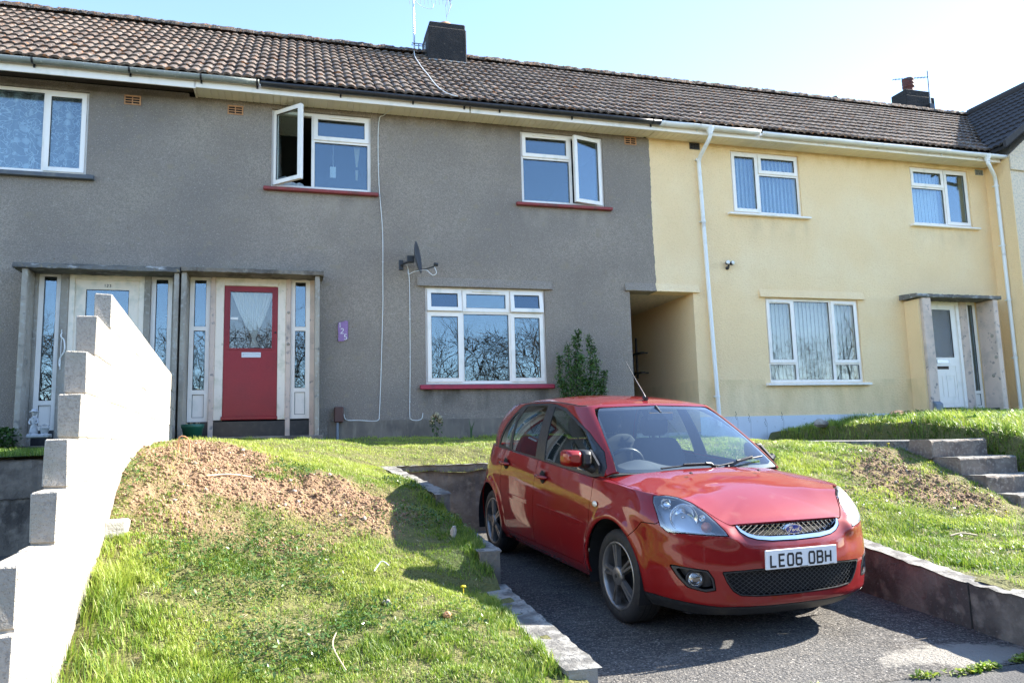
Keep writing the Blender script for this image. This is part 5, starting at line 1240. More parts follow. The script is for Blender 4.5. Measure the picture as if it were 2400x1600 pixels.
for (a, b), nm in zip(gl_, ('front_side_window', 'rear_side_window', 'quarter_window')): both(nm, a, b, M['cglass'], rim=.0, off=-.006)
# headlining + pillars inside (dark) : inner copy of the remaining roof shell
part('headlining', V, T, pm('grey_headlining', (.16, .17, .175)), rim=0, mirror='join', off=-.022)
# ---------------------------------------------------------------- cowl, wipers, washers, aerial
k = MB()
nn_ = 24; vs = []
for i in range(nn_+1):
    y = -.70+1.40*i/nn_; c = abs(y)/.7
    vs += [(-.085-.12*c**2.5, y, .905+.0*c), (-.25-.10*c**2, y, .915)]
k.add(vs, [(2*i, 2*i+1, 2*i+3, 2*i+2) for i in range(nn_)]); k.build('cowl', M['trim'], car)
def wp(u, v, w): return (u, -v, w)
def wsp(v, t):
    """point on the windscreen: v across, t up (0..1)"""
    b = np.array([np.interp(v_, b0[:40, 1], b0[:40, i]) for v_, i in ((abs(v), 0), (abs(v), 2))]); q = np.array([np.interp(abs(v)*.8, t0[:40, 1], t0[:40, i]) for i in (0, 2)])
    p = b*(1-t)+q*t; bow = .022*4*t*(1-t); return p[0]+bow, p[1]+bow*.3
def wiper(pts, piv, label=None):
    P = []
    for (v, t, off) in pts: u_, w_ = wsp(v, t); P.append((u_+off, -v, w_+off*.8))
    k = MB(); k.tube(P, .007, 6); k.tube([Vector(p)+Vector((.008, 0, .010)) for p in P[1:-1]], .008, 6)
    m_ = Vector(P[len(P)//2])+Vector((.012, 0, .014)); k.tube([wp(*piv), tuple((Vector(wp(*piv))+m_)/2+Vector((.01, 0, .012))), tuple(m_)], [.014, .011, .008], 8)
    k.lathe([(.018, -.01), (.018, .012), (.001, .02)], wp(*piv), n=12); k.build('wiper', M['black'], car)
wiper([(.36, .035, .014), (.18, .055, .018), (0, .06, .018), (-.13, .045, .014)], (-.175, -.10, .945))
wiper([(-.10, .04, .014), (-.28, .075, .018), (-.44, .11, .018), (-.56, .135, .014)], (-.165, -.20, .945))
for v in (.275, -.275):
    k = MB(); k.hexa([(.093+a, -v+b, .938+c) for a in (-.012, .012) for b in (-.008, .008) for c in (0, .012 if a < 0 else .006)]); k.build('washer_nozzle', M['black'], car, bevel=.002)
k = MB(); k.tube([(-.99, 0, 1.452), (-.94, 0, 1.432+.01)], [.012, .018], 8); k.tube([(-.955, 0, 1.445), (-.99, 0.0, 1.49), (-1.14, 0, 1.63), (-1.28, 0, 1.765)], [.010, .006, .0038, .003], 6)
k.build('aerial', M['black'], car)
# roof joint strips
for sg in (1, -1):
    pts = [(lv[NL-1][i][0]-.01, -(lv[NL-1][i][1]-.018)*sg, lv[NL-1][i][2]+.004) for i in range(int(NG*.255), int(NG*.76), 6)]
    k = MB(); k.tube(pts, .006, 5); k.build('roof_strip', M['trim'], car)
# ---------------------------------------------------------------- mirrors
for sg in (1, -1):
    def shell(v0, v1, cap):
        rows = []; vc, hv = (v0+v1)/2, (v1-v0)/2
        for i, (u_, f_, g_, zc) in enumerate([(-.372, .55, .50, 1.020), (-.382, .82, .80, 1.020), (-.41, .97, .96, 1.018), (-.45, 1.0, 1.0, 1.016), (-.495, .99, 1.0, 1.016)]):
            n = 24; row = []
            for t in np.linspace(0, 2*math.pi, n, endpoint=False):
                a_ = vc+hv*f_*math.copysign(abs(math.cos(t))**.42, math.cos(t)); b_ = zc+.066*g_*math.copysign(abs(math.sin(t))**.42, math.sin(t))
                if b_ < zc: b_ += .022*(a_-.80)/.17
                if sg < 0: row.append((-.60+(a_-.80)*-.9, (.80+(u_+.495)*.45), b_))      # folded flat against the door
                else: row.append((u_, -a_, b_))
            rows.append(row)
        k = MB(); vs = [p for r_ in rows for p in r_]; k.add(vs, [(i*24+j, i*24+(j+1) % 24, (i+1)*24+(j+1) % 24, (i+1)*24+j) for i in range(4) for j in range(24)], True)
        k.add(rows[0], [tuple(range(24))]); return k, rows
    k, rows = shell(.845, .972, 1); mo = k.build('door_mirror', M['paint'], car)
    k, rows2 = shell(.775, .852, 0); k.build('mirror_housing', M['trim'], mo)
    k = MB(); k.add(rows[-1], [tuple(range(24))]); k.add(rows2[-1], [tuple(range(24))]); k.build('mirror_glass', M['chrome'], mo)
    k = MB(); k.tube([(-.42, -.745*sg, .945), (-.43, -.79*sg, .965), (-.44, -.83*sg, .99)], [.035, .03, .028], 8); k.build('mirror_arm', M['trim'], mo)
    k = MB(); k.hexa([(u_, -(y_+d_)*sg, w_) for u_, d_ in ((-.47, 0), (-.33, .002)) for y_ in (.735, .752) for w_ in ((.93, 1.08) if u_ < -.4 else (.92, .98))]); k.build('mirror_sail', M['trim'], mo)
    # side repeater, door handles, rubbing strips
    k = MB(); k.lathe([(.001, .006), (.7, .004), (1, -.004)], n=20, ax=1); V_ = [(-.237+x*.036, -.838*sg-y*sg, .728+z*.020) for x, y, z in k.v]; k2 = MB(); k2.add(V_, k.f, True); k2.build('side_repeater', M['clear'], car)
    for hu, hw_, yy in ((-1.15, .828, .842), (-2.02, .872, .836)):
        k = MB(); k.tube([(hu+.09, -(yy-.004)*sg, hw_), (hu+.075, -(yy+.022)*sg, hw_), (hu-.075, -(yy+.024)*sg, hw_+.004), (hu-.09, -(yy-.004)*sg, hw_+.004)], [.010, .016, .016, .010], 8); hd = k.build('door_handle', M['paint'], car)
        k = MB(); k.lathe([(.001, .001), (.045, .0015), (.052, -.003)], (hu, 0, hw_), 1, 16); V_ = [(x, -(yy+.000)*sg-y*sg, z) for x, y, z in k.v]; k2 = MB(); k2.add(V_, k.f, True); k2.build('handle_recess_shade', M['dark'], hd)  # flat near-black disc paints the shade of the handle hollow
    for ua_, ub_, wa_, wb_ in ((-.37, -1.29, .572, .592), (-1.385, -1.93, .594, .606)):
        k = MB(); pr = [(0, -.028), (.011, -.018), (.013, .012), (0, .026)]; N = 12; vs = []
        for i in range(N+1):
            t = i/N; u_ = ua_+(ub_-ua_)*t; tp = min(1, t*6, (1-t)*14+.3)
            for d_, z_ in pr: vs.append((u_, -(.838+d_*(.4+.6*tp))*sg, wa_+(wb_-wa_)*t+z_*(.5+.5*tp)))
        k.add(vs, [(4*i+j, 4*i+j+1, 4*i+5+j, 4*i+4+j) for i in range(N) for j in range(3)]+[(0, 1, 2, 3), (4*N+3, 4*N+2, 4*N+1, 4*N)]); k.build('rubbing_strip', M['paint'], car, bevel=.003)
# ---------------------------------------------------------------- wheels
def wheel(u, sg):
    RW_, rr = .295, .212
    k = MB(); prof = [(rr-.004, -.165), (rr+.03, -.19), (RW_-.02, -.185), (RW_, -.165), (RW_, -.03), (RW_-.012, -.008), (RW_-.04, .002), (rr+.02, .003), (rr, -.006), (rr-.006, -.02)]
    k.lathe(prof, n=48, ax=1)
    # tread grooves drawn as near-black rings, their shade put into the colour
    def place_(k, nm, mat, par, sm=None):
        vs = [(x+u, -(.795+y)*sg, z+RW_) for x, y, z in k.v]; k2 = MB(); k2.v = vs; k2.f = k.f; k2.sm = k.sm
        return k2.build(nm, M[mat], par)
    w_ = place_(k, 'wheel', 'tyre', car)
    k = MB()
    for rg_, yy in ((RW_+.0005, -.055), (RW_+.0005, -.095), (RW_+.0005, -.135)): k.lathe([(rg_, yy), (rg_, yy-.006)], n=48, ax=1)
    place_(k, 'tread_groove_shade', 'dark', w_)
    k = MB(); k.lathe([(rr+.004, -.004), (rr, .001), (rr-.010, -.004), (rr-.016, -.03), (rr-.022, -.11)], n=48, ax=1)
    rim_ = place_(k, 'rim', 'alloy', w_)
    k = MB(); k.lathe([(.060, -.02), (.060, -.002), (.054, .005), (.02, .009), (.001, .009)], n=28, ax=1); place_(k, 'hub_cap', 'alloy', w_)
    k = MB(); k.lathe([(.014, .009), (.012, .011), (.001, .011)], n=16, ax=1); place_(k, 'hub_badge', 'trim', w_)
    k = MB(); k.lathe([(rr-.02, -.10), (.001, -.10)], n=32, ax=1); k.lathe([(.125, -.075), (.125, -.09), (.001, -.09)], n=32, ax=1); place_(k, 'brake_disc_shade', 'dark', w_)  # disc and back plate near-black, shade painted in behind the spokes
    for s in range(5):   # five pairs of slim spokes
        for dlt in (-.115, .115):
            k = MB(); a = 2*math.pi*s/5+math.pi/2+.28; ai = a+dlt*1.35; ao = a+dlt*.85
            p0 = Vector((.040*math.cos(ai), 0, .040*math.sin(ai))); p1 = Vector(((rr-.006)*math.cos(ao), 0, (rr-.006)*math.sin(ao))); d = (p1-p0).normalized(); q = Vector((-d.z, 0, d.x))
            v = []
            for p, hw, y0_, y1_ in ((p0, .0125, -.03, -.002), (p1, .0105, -.045, -.010)):
                for s2 in (-1, 1):
                    for y_ in (y0_, y1_): v.append(p+q*hw*s2*(1 if y_ < -.02 else .75)+Vector((0, y_, 0)))
            k.hexa([v[i] for i in (0, 1, 2, 3, 4, 5, 6, 7)]); place_(k, 'spoke', 'alloy', w_)
    # wheel-arch liner
    k = MB(); pr = []; n = 24
    for i in range(n+1):
        t = math.pi*(-.12+1.24*i/n)
        for y_ in (.60, .828): pr.append((u+.352*math.cos(t), -y_*sg if y_ > .7 else -.45*sg, .315+.352*math.sin(t)))
    k.add(pr, [(2*i, 2*i+1, 2*i+3, 2*i+2) for i in range(n)]); k.box(u-.36, u+.36, -.45*sg-.01, -.45*sg, .15, .68); k.build('arch_liner', M['dark'], car)
for u in (0, -2.486):
    for sg in (1, -1): wheel(u, sg)
k = MB(); k.box(-2.9, .55, -.62, .62, .17, .20); k.build('underbody', M['dark'], car)
# ---------------------------------------------------------------- interior
k = MB(); vs = []; nx, ny = 14, 30
for i in range(nx+1):
    for j in range(ny+1):
        u_ = -.24-.42*i/nx; y_ = -.68+1.36*j/ny; b_ = .06*math.exp(-((y_+.34)/.17)**2)*math.sin(math.pi*min(1, max(0, (i/nx-.25)/.75)))
        z_ = .915+.02*math.sin(math.pi*i/nx)-.20*max(0, (i/nx-.72)/.28)**2+b_; vs.append((u_, y_, z_))
k.add(vs, [(i*(ny+1)+j, i*(ny+1)+j+1, (i+1)*(ny+1)+j+1, (i+1)*(ny+1)+j) for i in range(nx) for j in range(ny)], True); k.build('dashboard', M['dashb'], car)
k = MB(); k.box(-2.75, -.3, -.70, .70, .30, .33); k.box(-.55, -.50, -.70, .70, .33, .80); k.build('cabin_floor', M['dark'], car)
def torus(k, c, R_, r_, ax_, n=28, m=8):
    q = Vector(ax_).to_track_quat('Z', 'Y').to_matrix(); vs = []
    for i in range(n):
        a = 2*math.pi*i/n
        for j in range(m):
            b = 2*math.pi*j/m; vs.append(Vector(c)+q @ Vector(((R_+r_*math.cos(b))*math.cos(a), (R_+r_*math.cos(b))*math.sin(a), r_*math.sin(b))))
    k.add(vs, [(i*m+j, ((i+1) % n)*m+j, ((i+1) % n)*m+(j+1) % m, i*m+(j+1) % m) for i in range(n) for j in range(m)], True)
k = MB(); c = Vector((-.74, -.34, .90)); ax_ = Vector((-.90, 0, .42)); torus(k, c, .175, .016, ax_); k.lathe([(.001, .03), (.06, .02), (.07, -.02)], n=16)
k2 = MB(); torus(k2, c, .175, .016, ax_); q = ax_.to_track_quat('Z', 'Y').to_matrix()
for a in (0, math.pi, -math.pi/2): k2.tube([c, c+q @ Vector((.17*math.cos(a), .17*math.sin(a), 0))], .014, 6)
k2.tube([c, c-ax_.normalized()*.16], .03, 8); k2.build('steering_wheel', M['black'], car)
def seat(u, y, rear=False, w_=.25):
    k = MB(); N = 8
    def slab(path, hw, th):
        vs = []
        for (a, z, f) in path:
            for s1 in (-1, -.55, .55, 1):
                for t_ in (0, 1): vs.append((a+(.03 if abs(s1) == 1 else 0)-t_*th, y+s1*hw*f, z))
        n = len(path)
        fs = []
        for i in range(n-1):
            o = i*8; p = o+8
            for j in range(3): fs += [(o+2*j, o+2*j+2, p+2*j+2, p+2*j), (o+2*j+1, p+2*j+1, p+2*j+3, o+2*j+3)]
            fs += [(o, p, p+1, o+1), (o+6, o+7, p+7, p+6)]
        fs += [(0, 1, 3, 2), (2, 3, 5, 4), (4, 5, 7, 6)]; q = (n-1)*8; fs += [(q, q+2, q+3, q+1), (q+2, q+4, q+5, q+3), (q+4, q+6, q+7, q+5)]
        k.add(vs, fs, True)
    slab([(u, .56, .95), (u-.05, .70, 1.), (u-.10, .88, 1.), (u-.155, 1.02, .92), (u-.18, 1.10, .72)], w_, .10)
    k.hexa([(a, y+b, c) for a, cc in ((u-.04, (.42, .58)), (u+.46, (.46, .62))) for b in (-w_, w_) for c in cc])
    s = k.build('seat', M['seat'], car, bevel=.02)
    k = MB(); vs = []
    for i, (z, f) in enumerate([(1.12, .75), (1.15, 1), (1.22, 1.05), (1.28, .95), (1.305, .6)]):
        for j in range(14):
            t = 2*math.pi*j/14; vs.append((u-.215+.048*f*math.copysign(abs(math.cos(t))**.7, math.cos(t)), y+.13*f*math.copysign(abs(math.sin(t))**.7, math.sin(t)), z))
    k.add(vs, [(i*14+j, i*14+(j+1) % 14, i*14+14+(j+1) % 14, i*14+14+j) for i in range(4) for j in range(14)], True); k.add(vs[-14:], [tuple(range(14))])
    for s1 in (-.05, .05): k.tube([(u-.20, y+s1, 1.05), (u-.212, y+s1, 1.16)], .006, 6)
    k.build('headrest', M['seat'], s)
seat(-1.22, -.34); seat(-1.22, .36); seat(-2.05, -.36, True, .30); seat(-2.05, .34, True, .30)
k = MB(); k.box(-.745, -.72, -.11, .11, 1.275, 1.335); k.tube([(-.73, 0, 1.33), (-.80, 0, 1.385)], .012, 6); k.build('rear_view_mirror', M['black'], car, bevel=.012)
k = MB(); k.hexa([(-.80+a, b, 1.335+c) for a, cc in ((-.03, (0, .04)), (.07, (-.03, -.005))) for b in (-.035, .035) for c in cc]); k.build('sensor_pod', M['black'], car, bevel=.008)
# ================================================================== GRASS AND GROUND COVER (nobody could count it)
GP = [(-5.95, -5.15), (-5.7, -4.6), (-5.4, -4.7), (-5.5, -5.2), (-5.8, -5.4)]
def onland(x, y): return lawnkeep(x, y) & (y > -8.6) & (y < -.03) & (x > xb(y)+.01) & ~((x > xw(y)-np.where((y < -6.75) | (y > -4.9), .16, .04)) & (x < -1.3) & (y < -3.5)) & ~((x > 1.53) & (x < 2.40) & (y > -6.0) & (y < -.6))
def mound(x, y): return np.clip((x-2.35)/.2, 0, 1)*np.clip((-y-.8)/.3, 0, 1)*np.clip((y+5.2)/.5, 0, 1)
def blades(name, n, xr, yr, dens, lenf, width, mat, seed, label, lean=.45, tintf=None, droop=.35):
    rg = np.random.default_rng(seed)
    x = rg.uniform(*xr, n); y = rg.uniform(*yr, n); k_ = onland(x, y) & (rg.random(n) < dens(x, y)*np.clip(.35+(fbm(x, y, 11, 3, 91)+.12)*5, .12, 1)); x, y = x[k_], y[k_]; n = len(x)
    # clumping: pull towards tuft centres
    z = Hfull(x, y)-.004; L = lenf(x, y)*rg.uniform(.55, 1.3, n); a = rg.uniform(0, 2*np.pi, n); ln = np.abs(rg.normal(0, lean, n))
    cl = fbm(x, y, 7, 2, 90)*6; a = a*.6+cl
    dx, dy = np.cos(a), np.sin(a); hx, hy = -dy, dx; w_ = width*rg.uniform(.7, 1.3, n)
    s1 = np.sin(ln*.6); c1 = np.cos(ln*.6); s2 = np.sin(np.minimum(ln*1.5+droop, 1.9)); c2 = np.cos(np.minimum(ln*1.5+droop, 1.9))
    P = np.zeros((n, 5, 3)); m = np.stack([x+dx*L*.5*s1, y+dy*L*.5*s1, z+L*.5*c1], 1); t = m+np.stack([dx*L*.5*s2, dy*L*.5*s2, L*.5*c2], 1)
    H2 = np.stack([hx, hy, 0*hx], 1)*w_[:, None]/2; B_ = np.stack([x, y, z], 1)
    P[:, 0] = B_-H2; P[:, 1] = B_+H2; P[:, 2] = m-H2*.8; P[:, 3] = m+H2*.8; P[:, 4] = t
    i = np.arange(n)[:, None]*5; F = np.concatenate([i+[0, 1, 3], i+[0, 3, 2], i+[2, 3, 4]])
    tn = np.clip(rg.random(n)*.75+.12+fbm(x, y, 1.8, 3, 60)*1.2+(tintf(x, y) if tintf else 0), 0, .92); tn = np.where(rg.random(n) < .035, .97, tn)
    me = npmesh(name, P.reshape(-1, 3), F, mat, False, np.repeat(tn, 5)); o = link(name, me); return tag(o, label, 'grass', None, 'stuff')
def d_lawn(x, y):
    s = soilm(x, y); g = np.clip(-sdpoly(x, y, GP)/.12+.5, 0, 1)
    s = s*(1-g*.8); thin = np.clip((fbm(x, y, 2.3, 3, 44)+.25)*2.2, .25, 1)
    return np.clip(1-s*1.08, .0, 1)*thin*np.where(y < -5.4, 1, .9)+s*.015
def l_lawn(x, y):
    b = .024+.034*np.clip(fbm(x, y, 2.6, 3, 77)*3, 0, 1)
    b = b+.11*np.exp(-((x-xb(y))/.28)**2)*np.clip((-y-6.7)/.6, 0, 1)+.05*np.exp(-((xw(y)-.1-x)/.12)**2)*(y < -3.4)*np.clip(fbm(x, y, 3, 2, 12)*4+.4, 0, 1)
    b = b+.045*np.exp(-((y+.12)/.12)**2)
    return b
ty = lambda x, y: np.clip((y+5.2)/3, -.05, .28)
blades('lawn_grass', 430000, (-7.2, -4.0), (-8.6, -3.4), d_lawn, l_lawn, .0042, M['grass'], 1, 'short sunlit lawn grass between the block wall and the driveway', tintf=ty)
blades('lawn_grass', 190000, (-7.2, 1.5), (-3.45, -.03), d_lawn, l_lawn, .0055, M['grass'], 2, 'pale dry lawn grass along the foot of the grey house', tintf=ty)
d_r = lambda x, y: d_lawn(x, y)*np.where(x > 2.4, 0, 1); l_r = lambda x, y: .030+.05*np.clip(fbm(x, y, 2.2, 3, 78)*3, 0, 1)+.04*np.exp(-((x+1.55)/.15)**2)
blades('bank_grass', 210000, (-1.5, 1.6), (-8.6, -3.4), d_r, l_r, .0048, M['grass'], 3, 'sunlit grass on the bank between the driveway and the steps')
blades('bank_grass', 60000, (1.5, 6), (-8.6, -5.2), d_r, l_r, .005, M['grass'], 4, 'grass at the far right beyond the steps')
blades('long_grass', 110000, (2.36, 8.0), (-5.2, -.3), lambda x, y: np.clip(.95-.9*np.clip(fbm(x, y, 1.5, 3, 9)*3-.35, 0, 1), .05, 1), lambda x, y: .09+.09*np.clip(fbm(x, y, 1.7, 2, 79)*3, 0, 1), .0075, M['grass'], 5, 'long bright grass on the raised bed in front of the yellow house', lean=.6)
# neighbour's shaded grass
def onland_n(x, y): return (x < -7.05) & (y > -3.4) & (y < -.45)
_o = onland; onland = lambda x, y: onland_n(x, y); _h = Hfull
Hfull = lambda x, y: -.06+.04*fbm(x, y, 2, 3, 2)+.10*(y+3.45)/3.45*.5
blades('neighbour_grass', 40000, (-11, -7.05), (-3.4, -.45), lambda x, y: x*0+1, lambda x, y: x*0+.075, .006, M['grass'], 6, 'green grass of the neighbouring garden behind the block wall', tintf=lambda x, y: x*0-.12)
Hfull = _h; onland = _o
# low broad-leaved weeds in the lawn
def leaflets(name, n, xr, yr, dens, size, mat, seed, label, hz=(.01, .05), cat='weeds', land=True, zf=None, asp=.45, zp=1):
    rg = np.random.default_rng(seed); x = rg.uniform(*xr, n); y = rg.uniform(*yr, n); k_ = (onland(x, y) if land else x > -99) & (rg.random(n) < dens(x, y)); x, y = x[k_], y[k_]; n = len(x)
    z = (zf or Hfull)(x, y)+hz[0]+(hz[1]-hz[0])*rg.random(n)**zp; a = rg.uniform(0, 6.28, n); t = rg.normal(0, .5, n); s = size*rg.uniform(.5, 1.4, n)
    u_ = np.stack([np.cos(a)*np.cos(t), np.sin(a)*np.cos(t), np.sin(t)], 1); t2 = rg.normal(0, .5, n); v_ = np.stack([-np.sin(a)*np.cos(t2), np.cos(a)*np.cos(t2), np.sin(t2)], 1)
    c = np.stack([x, y, z], 1); s = s[:, None]
    P = np.stack([c-u_*s, c-u_*s*.2+v_*s*asp, c+u_*s, c-u_*s*.2-v_*s*asp], 1); i = np.arange(n)[:, None]*4
    F = np.concatenate([i+[0, 1, 2], i+[0, 2, 3]]); me = npmesh(name, P.reshape(-1, 3), F, mat, False, np.repeat(rg.random(n), 4)); o = link(name, me); return tag(o, label, cat, None, 'stuff')
wd_ = lambda x, y: np.clip((fbm(x, y, 1.7, 3, 51)-.04)*7, 0, .8)*np.clip(1-soilm(x, y)*.8, 0, 1)
M['weed'] = pm('clover_leaf', (.05, .12, .02), [('tint', 0, (.12, .20, .05), .3, 1)], [], .28, trans=.2)
leaflets('lawn_weeds', 60000, (-7.1, -4.0), (-8.6, -4.2), wd_, .013, M['weed'], 11, 'low broad-leaved weeds and clover in the near lawn')
leaflets('bank_weeds', 16000, (-1.4, 1.5), (-8.4, -3.6), wd_, .013, M['weed'], 12, 'dark broad-leaved weeds on the right bank')
leaflets('bed_weeds', 9000, (2.4, 7), (-4.8, -.8), wd_, .03, M['weed'], 13, 'broad leaves among the long grass of the raised bed', hz=(.02, .12))
leaflets('neighbour_weeds', 5000, (-9.9, -9.0), (-1.5, -.25), lambda x, y: x*0+1, .03, M['leaf'], 14, 'leafy green plants at the foot of the left grey wall', hz=(.02, .32), land=False, zf=lambda x, y: x*0-.02)
edge = lambda x, y: np.clip(1-np.abs(y+8.43+.03*np.sin(x*5))/.035, 0, 1)*np.clip(fbm(x, y*0, 2.5, 3, 5)*6+.55, 0, 1)
leaflets('joint_weeds', 24000, (-3.1, -1.3), (-8.52, -8.34), edge, .016, M['grass'], 15, 'line of green weeds growing in the joint at the driveway mouth', hz=(0, .03), land=False, zf=lambda x, y: drz(y)+.0)
# dry straw and dead stalks
leaflets('dead_thatch', 9000, (-7.1, -4.1), (-8.6, -3.4), lambda x, y: .25+.75*np.clip(1-np.abs(soilm(x, y)-.5)*2, 0, 1), .018, M['straw'], 16, 'scraps of dead straw on the soil and lawn', hz=(.0, .02), cat='straw', asp=.10)
leaflets('dead_thatch', 8000, (-1.4, 1.6), (-8.3, -3.6), lambda x, y: .15+.85*soilm(x, y), .02, M['straw'], 17, 'scraps of dead straw on the right bank', hz=(.0, .02), cat='straw', asp=.10)
# soil clods: uneven lumps
def clods(name, n, xr, yr, dens, size, mat, seed, label, cat='soil'):
    rg = np.random.default_rng(seed); x = rg.uniform(*xr, n); y = rg.uniform(*yr, n); k_ = onland(x, y) & (rg.random(n) < dens(x, y)); x, y = x[k_], y[k_]; n = len(x)
    ico = np.array([(0, 0, 1), (.9, 0, .3), (.28, .85, .3), (-.72, .53, .3), (-.72, -.53, .3), (.28, -.85, .3), (.72, .53, -.4), (-.28, .85, -.4), (-.9, 0, -.4), (-.28, -.85, -.4), (.72, -.53, -.4)])
    Fi = np.array([(0, 1, 2), (0, 2, 3), (0, 3, 4), (0, 4, 5), (0, 5, 1), (1, 6, 2), (2, 6, 7), (2, 7, 3), (3, 7, 8), (3, 8, 4), (4, 8, 9), (4, 9, 5), (5, 9, 10), (5, 10, 1), (1, 10, 6)])
    s = size*np.exp(rg.normal(0, .75, n)); s = np.minimum(s, size*3.4); P = ico[None]*(1+rg.uniform(-.3, .3, (n, 11, 1)))*s[:, None, None]*rg.uniform(.6, 1.2, (n, 1, 3))
    a = rg.uniform(0, 6.28, n); c, q = np.cos(a)[:, None], np.sin(a)[:, None]; X = P[..., 0]*c-P[..., 1]*q; Y = P[..., 0]*q+P[..., 1]*c
    P = np.stack([X+x[:, None], Y+y[:, None], P[..., 2]*.8+Hfull(x, y)[:, None]+s[:, None]*.25], -1); F = (np.arange(n)[:, None, None]*11+Fi[None]).reshape(-1, 3)
    return tag(link(name, npmesh(name, P.reshape(-1, 3), F, mat, False)), label, cat, None, 'stuff')
sm1 = lambda x, y: soilm(x, y)**1.5
clods('soil_clods', 60000, (-7.1, -4.2), (-7.6, -2.9), sm1, .0052, M['clod'], 21, 'loose crumbly reddish clods of dug soil by the block wall')
clods('soil_clods', 22000, (-1.2, 1.6), (-6.6, -3.4), sm1, .0068, M['clod'], 22, 'loose clods of soil on the right bank beside the steps')
clods('pebbles', 600, (-7.1, -4.2), (-7.6, -2.9), sm1, .006, M['stone'], 23, 'small pale stones scattered over the dug soil', 'stones')
clods('pebbles', 500, (-1.2, 1.6), (-6.6, -3.8), sm1, .008, M['stone'], 24, 'small pale stones scattered on the right bank', 'stones')
# leaf sprays hanging over the driveway edge
# ------------------------------------------------------------------ concrete steps and garden path
st_ = empty('garden_steps', (1.95, -5.0, -1.0), 'worn brown concrete steps climbing the right bank', 'steps')
X0s = 1.56; fr = [(-4.62, -.163), (-4.97, -.356), (-5.30, -.545), (-5.66, -.725), (-6.0, -.90)]
for i, (fy, z) in enumerate(fr):
    w0, w1 = (X0s, 2.36) if i else (X0s-.03, 2.34); k = MB(); n = 14; rg_ = random.Random(40+i); vs = []
    for j in range(n+1):
        x = w0+(w1-w0)*j/n
        pr = [(fy+.36 if i else fy+.30, z), (fy+.02, z), (fy, z-.014), (fy+(.0 if i else .0), z-.20), (fy+.36, z-.2)]
        for q, (y, zz) in enumerate(pr): vs.append((x+(rg_.uniform(-.004, .004)), y+(rg_.uniform(-.007, .007) if q in (1, 2) else 0), zz+(rg_.uniform(-.005, .005) if q in (0, 1, 2) else 0)))
    fs = [(5*j+a, 5*j+(a+1) % 5, 5*j+5+(a+1) % 5, 5*j+5+a) for j in range(n) for a in range(5)]+[(0, 1, 2, 3, 4), tuple(5*n+q for q in (4, 3, 2, 1, 0))]
    k.add(vs, fs); o = k.build('step', M['step'], st_, bevel=.008); o.data.materials.append(M['conct'])
    for p in o.data.polygons:
        if abs(p.normal.z) > .8 and p.center.z > .15: p.material_index = 1
ph_ = MB(); ph_.box(1.56, 2.36, -4.31, -.62, -.30, -.165); o = ph_.build('garden_path', M['conct'], bevel=.01); tag(o, kind='structure')
k = MB(); k.box(1.58, 2.34, -.62, -.02, -.3, -.17); tag(k.build('path_slab', M['conc']), kind='structure')
# ================================================================== SMALL THINGS
def leafy(name, label, cat, base, stems, leafn, size, mat, spread, seed, stem_r=.008, parent=None):
    """shrub: several stems with leaf-sized faces around them"""
    root = empty(name, base, label, cat); rg = random.Random(seed); P = []; k = MB()
    for (dx, dy, h) in stems:
        pts = catmull([(base[0]+dx*.25, base[1]+dy*.25, base[2]), (base[0]+dx*.7, base[1]+dy*.7, base[2]+h*.35), (base[0]+dx+rg.uniform(-.05, .05), base[1]+dy, base[2]+h*.7), (base[0]+dx*1.05+rg.uniform(-.04, .04), base[1]+dy, base[2]+h)], 6)
        k.tube(pts, [stem_r*(1-.7*i/(len(pts)-1)) for i in range(len(pts))], 5); P.append(pts)
    k.build('stem', M['bark'], root); V = []; F = []; T_ = []
    for _ in range(leafn):
        pts = rg.choice(P); t = rg.random()**.8*(len(pts)-1); i = min(int(t), len(pts)-2); p = pts[i].lerp(pts[i+1], t-i); s_ = spread*(1.15-.65*t/(len(pts)-1))
        c = p+Vector((rg.gauss(0, s_), rg.gauss(0, s_*.6), rg.gauss(0, s_*.7))); 
        if c.y > -.02: c.y = -.02-rg.random()*.03
        u_ = Vector((rg.gauss(0, 1), rg.gauss(0, 1), rg.gauss(.5, .8))).normalized(); v_ = u_.orthogonal().normalized(); v_.rotate(Matrix.Rotation(rg.uniform(0, 6.28), 3, u_)); s = size*rg.uniform(.6, 1.3)
        b = len(V); V += [c-u_*s, c+v_*s*.42, c+u_*s, c-v_*s*.42]; F += [(b, b+1, b+2), (b, b+2, b+3)]; tt = rg.random(); T_ += [tt]*4
    o = link('leaves', npmesh('leaves', np.array([tuple(v) for v in V])-np.array(base), np.array(F), mat, False, T_), root, base); return root
leafy('wall_shrub', 'dark green leafy shrub growing up the grey wall right of the big window', 'shrub', (-1.05, -.28, .02), [(-.36, .05, 1.28), (-.25, 0, 1.45), (-.10, .05, 1.6), (.0, .04, 1.70), (.12, 0, 1.62), (.25, .05, 1.45), (.18, -.05, 1.2), (-.18, -.05, 1.1), (.40, 0, 1.02), (-.05, -.1, 1.25), (.05, -.05, .9), (.3, .0, .85), (-.3, 0, .9)], 8600, .023, M['leaf'], .058, 5, .011)
leafy('dried_hydrangea', 'small plant with pale dried flower heads at the foot of the grey wall', 'plant', (-3.46, -.30, .04), [(-.06, 0, .24), (.05, 0, .27), (.0, -.03, .36)], 120, .02, M['leaf'], .03, 6, .004)
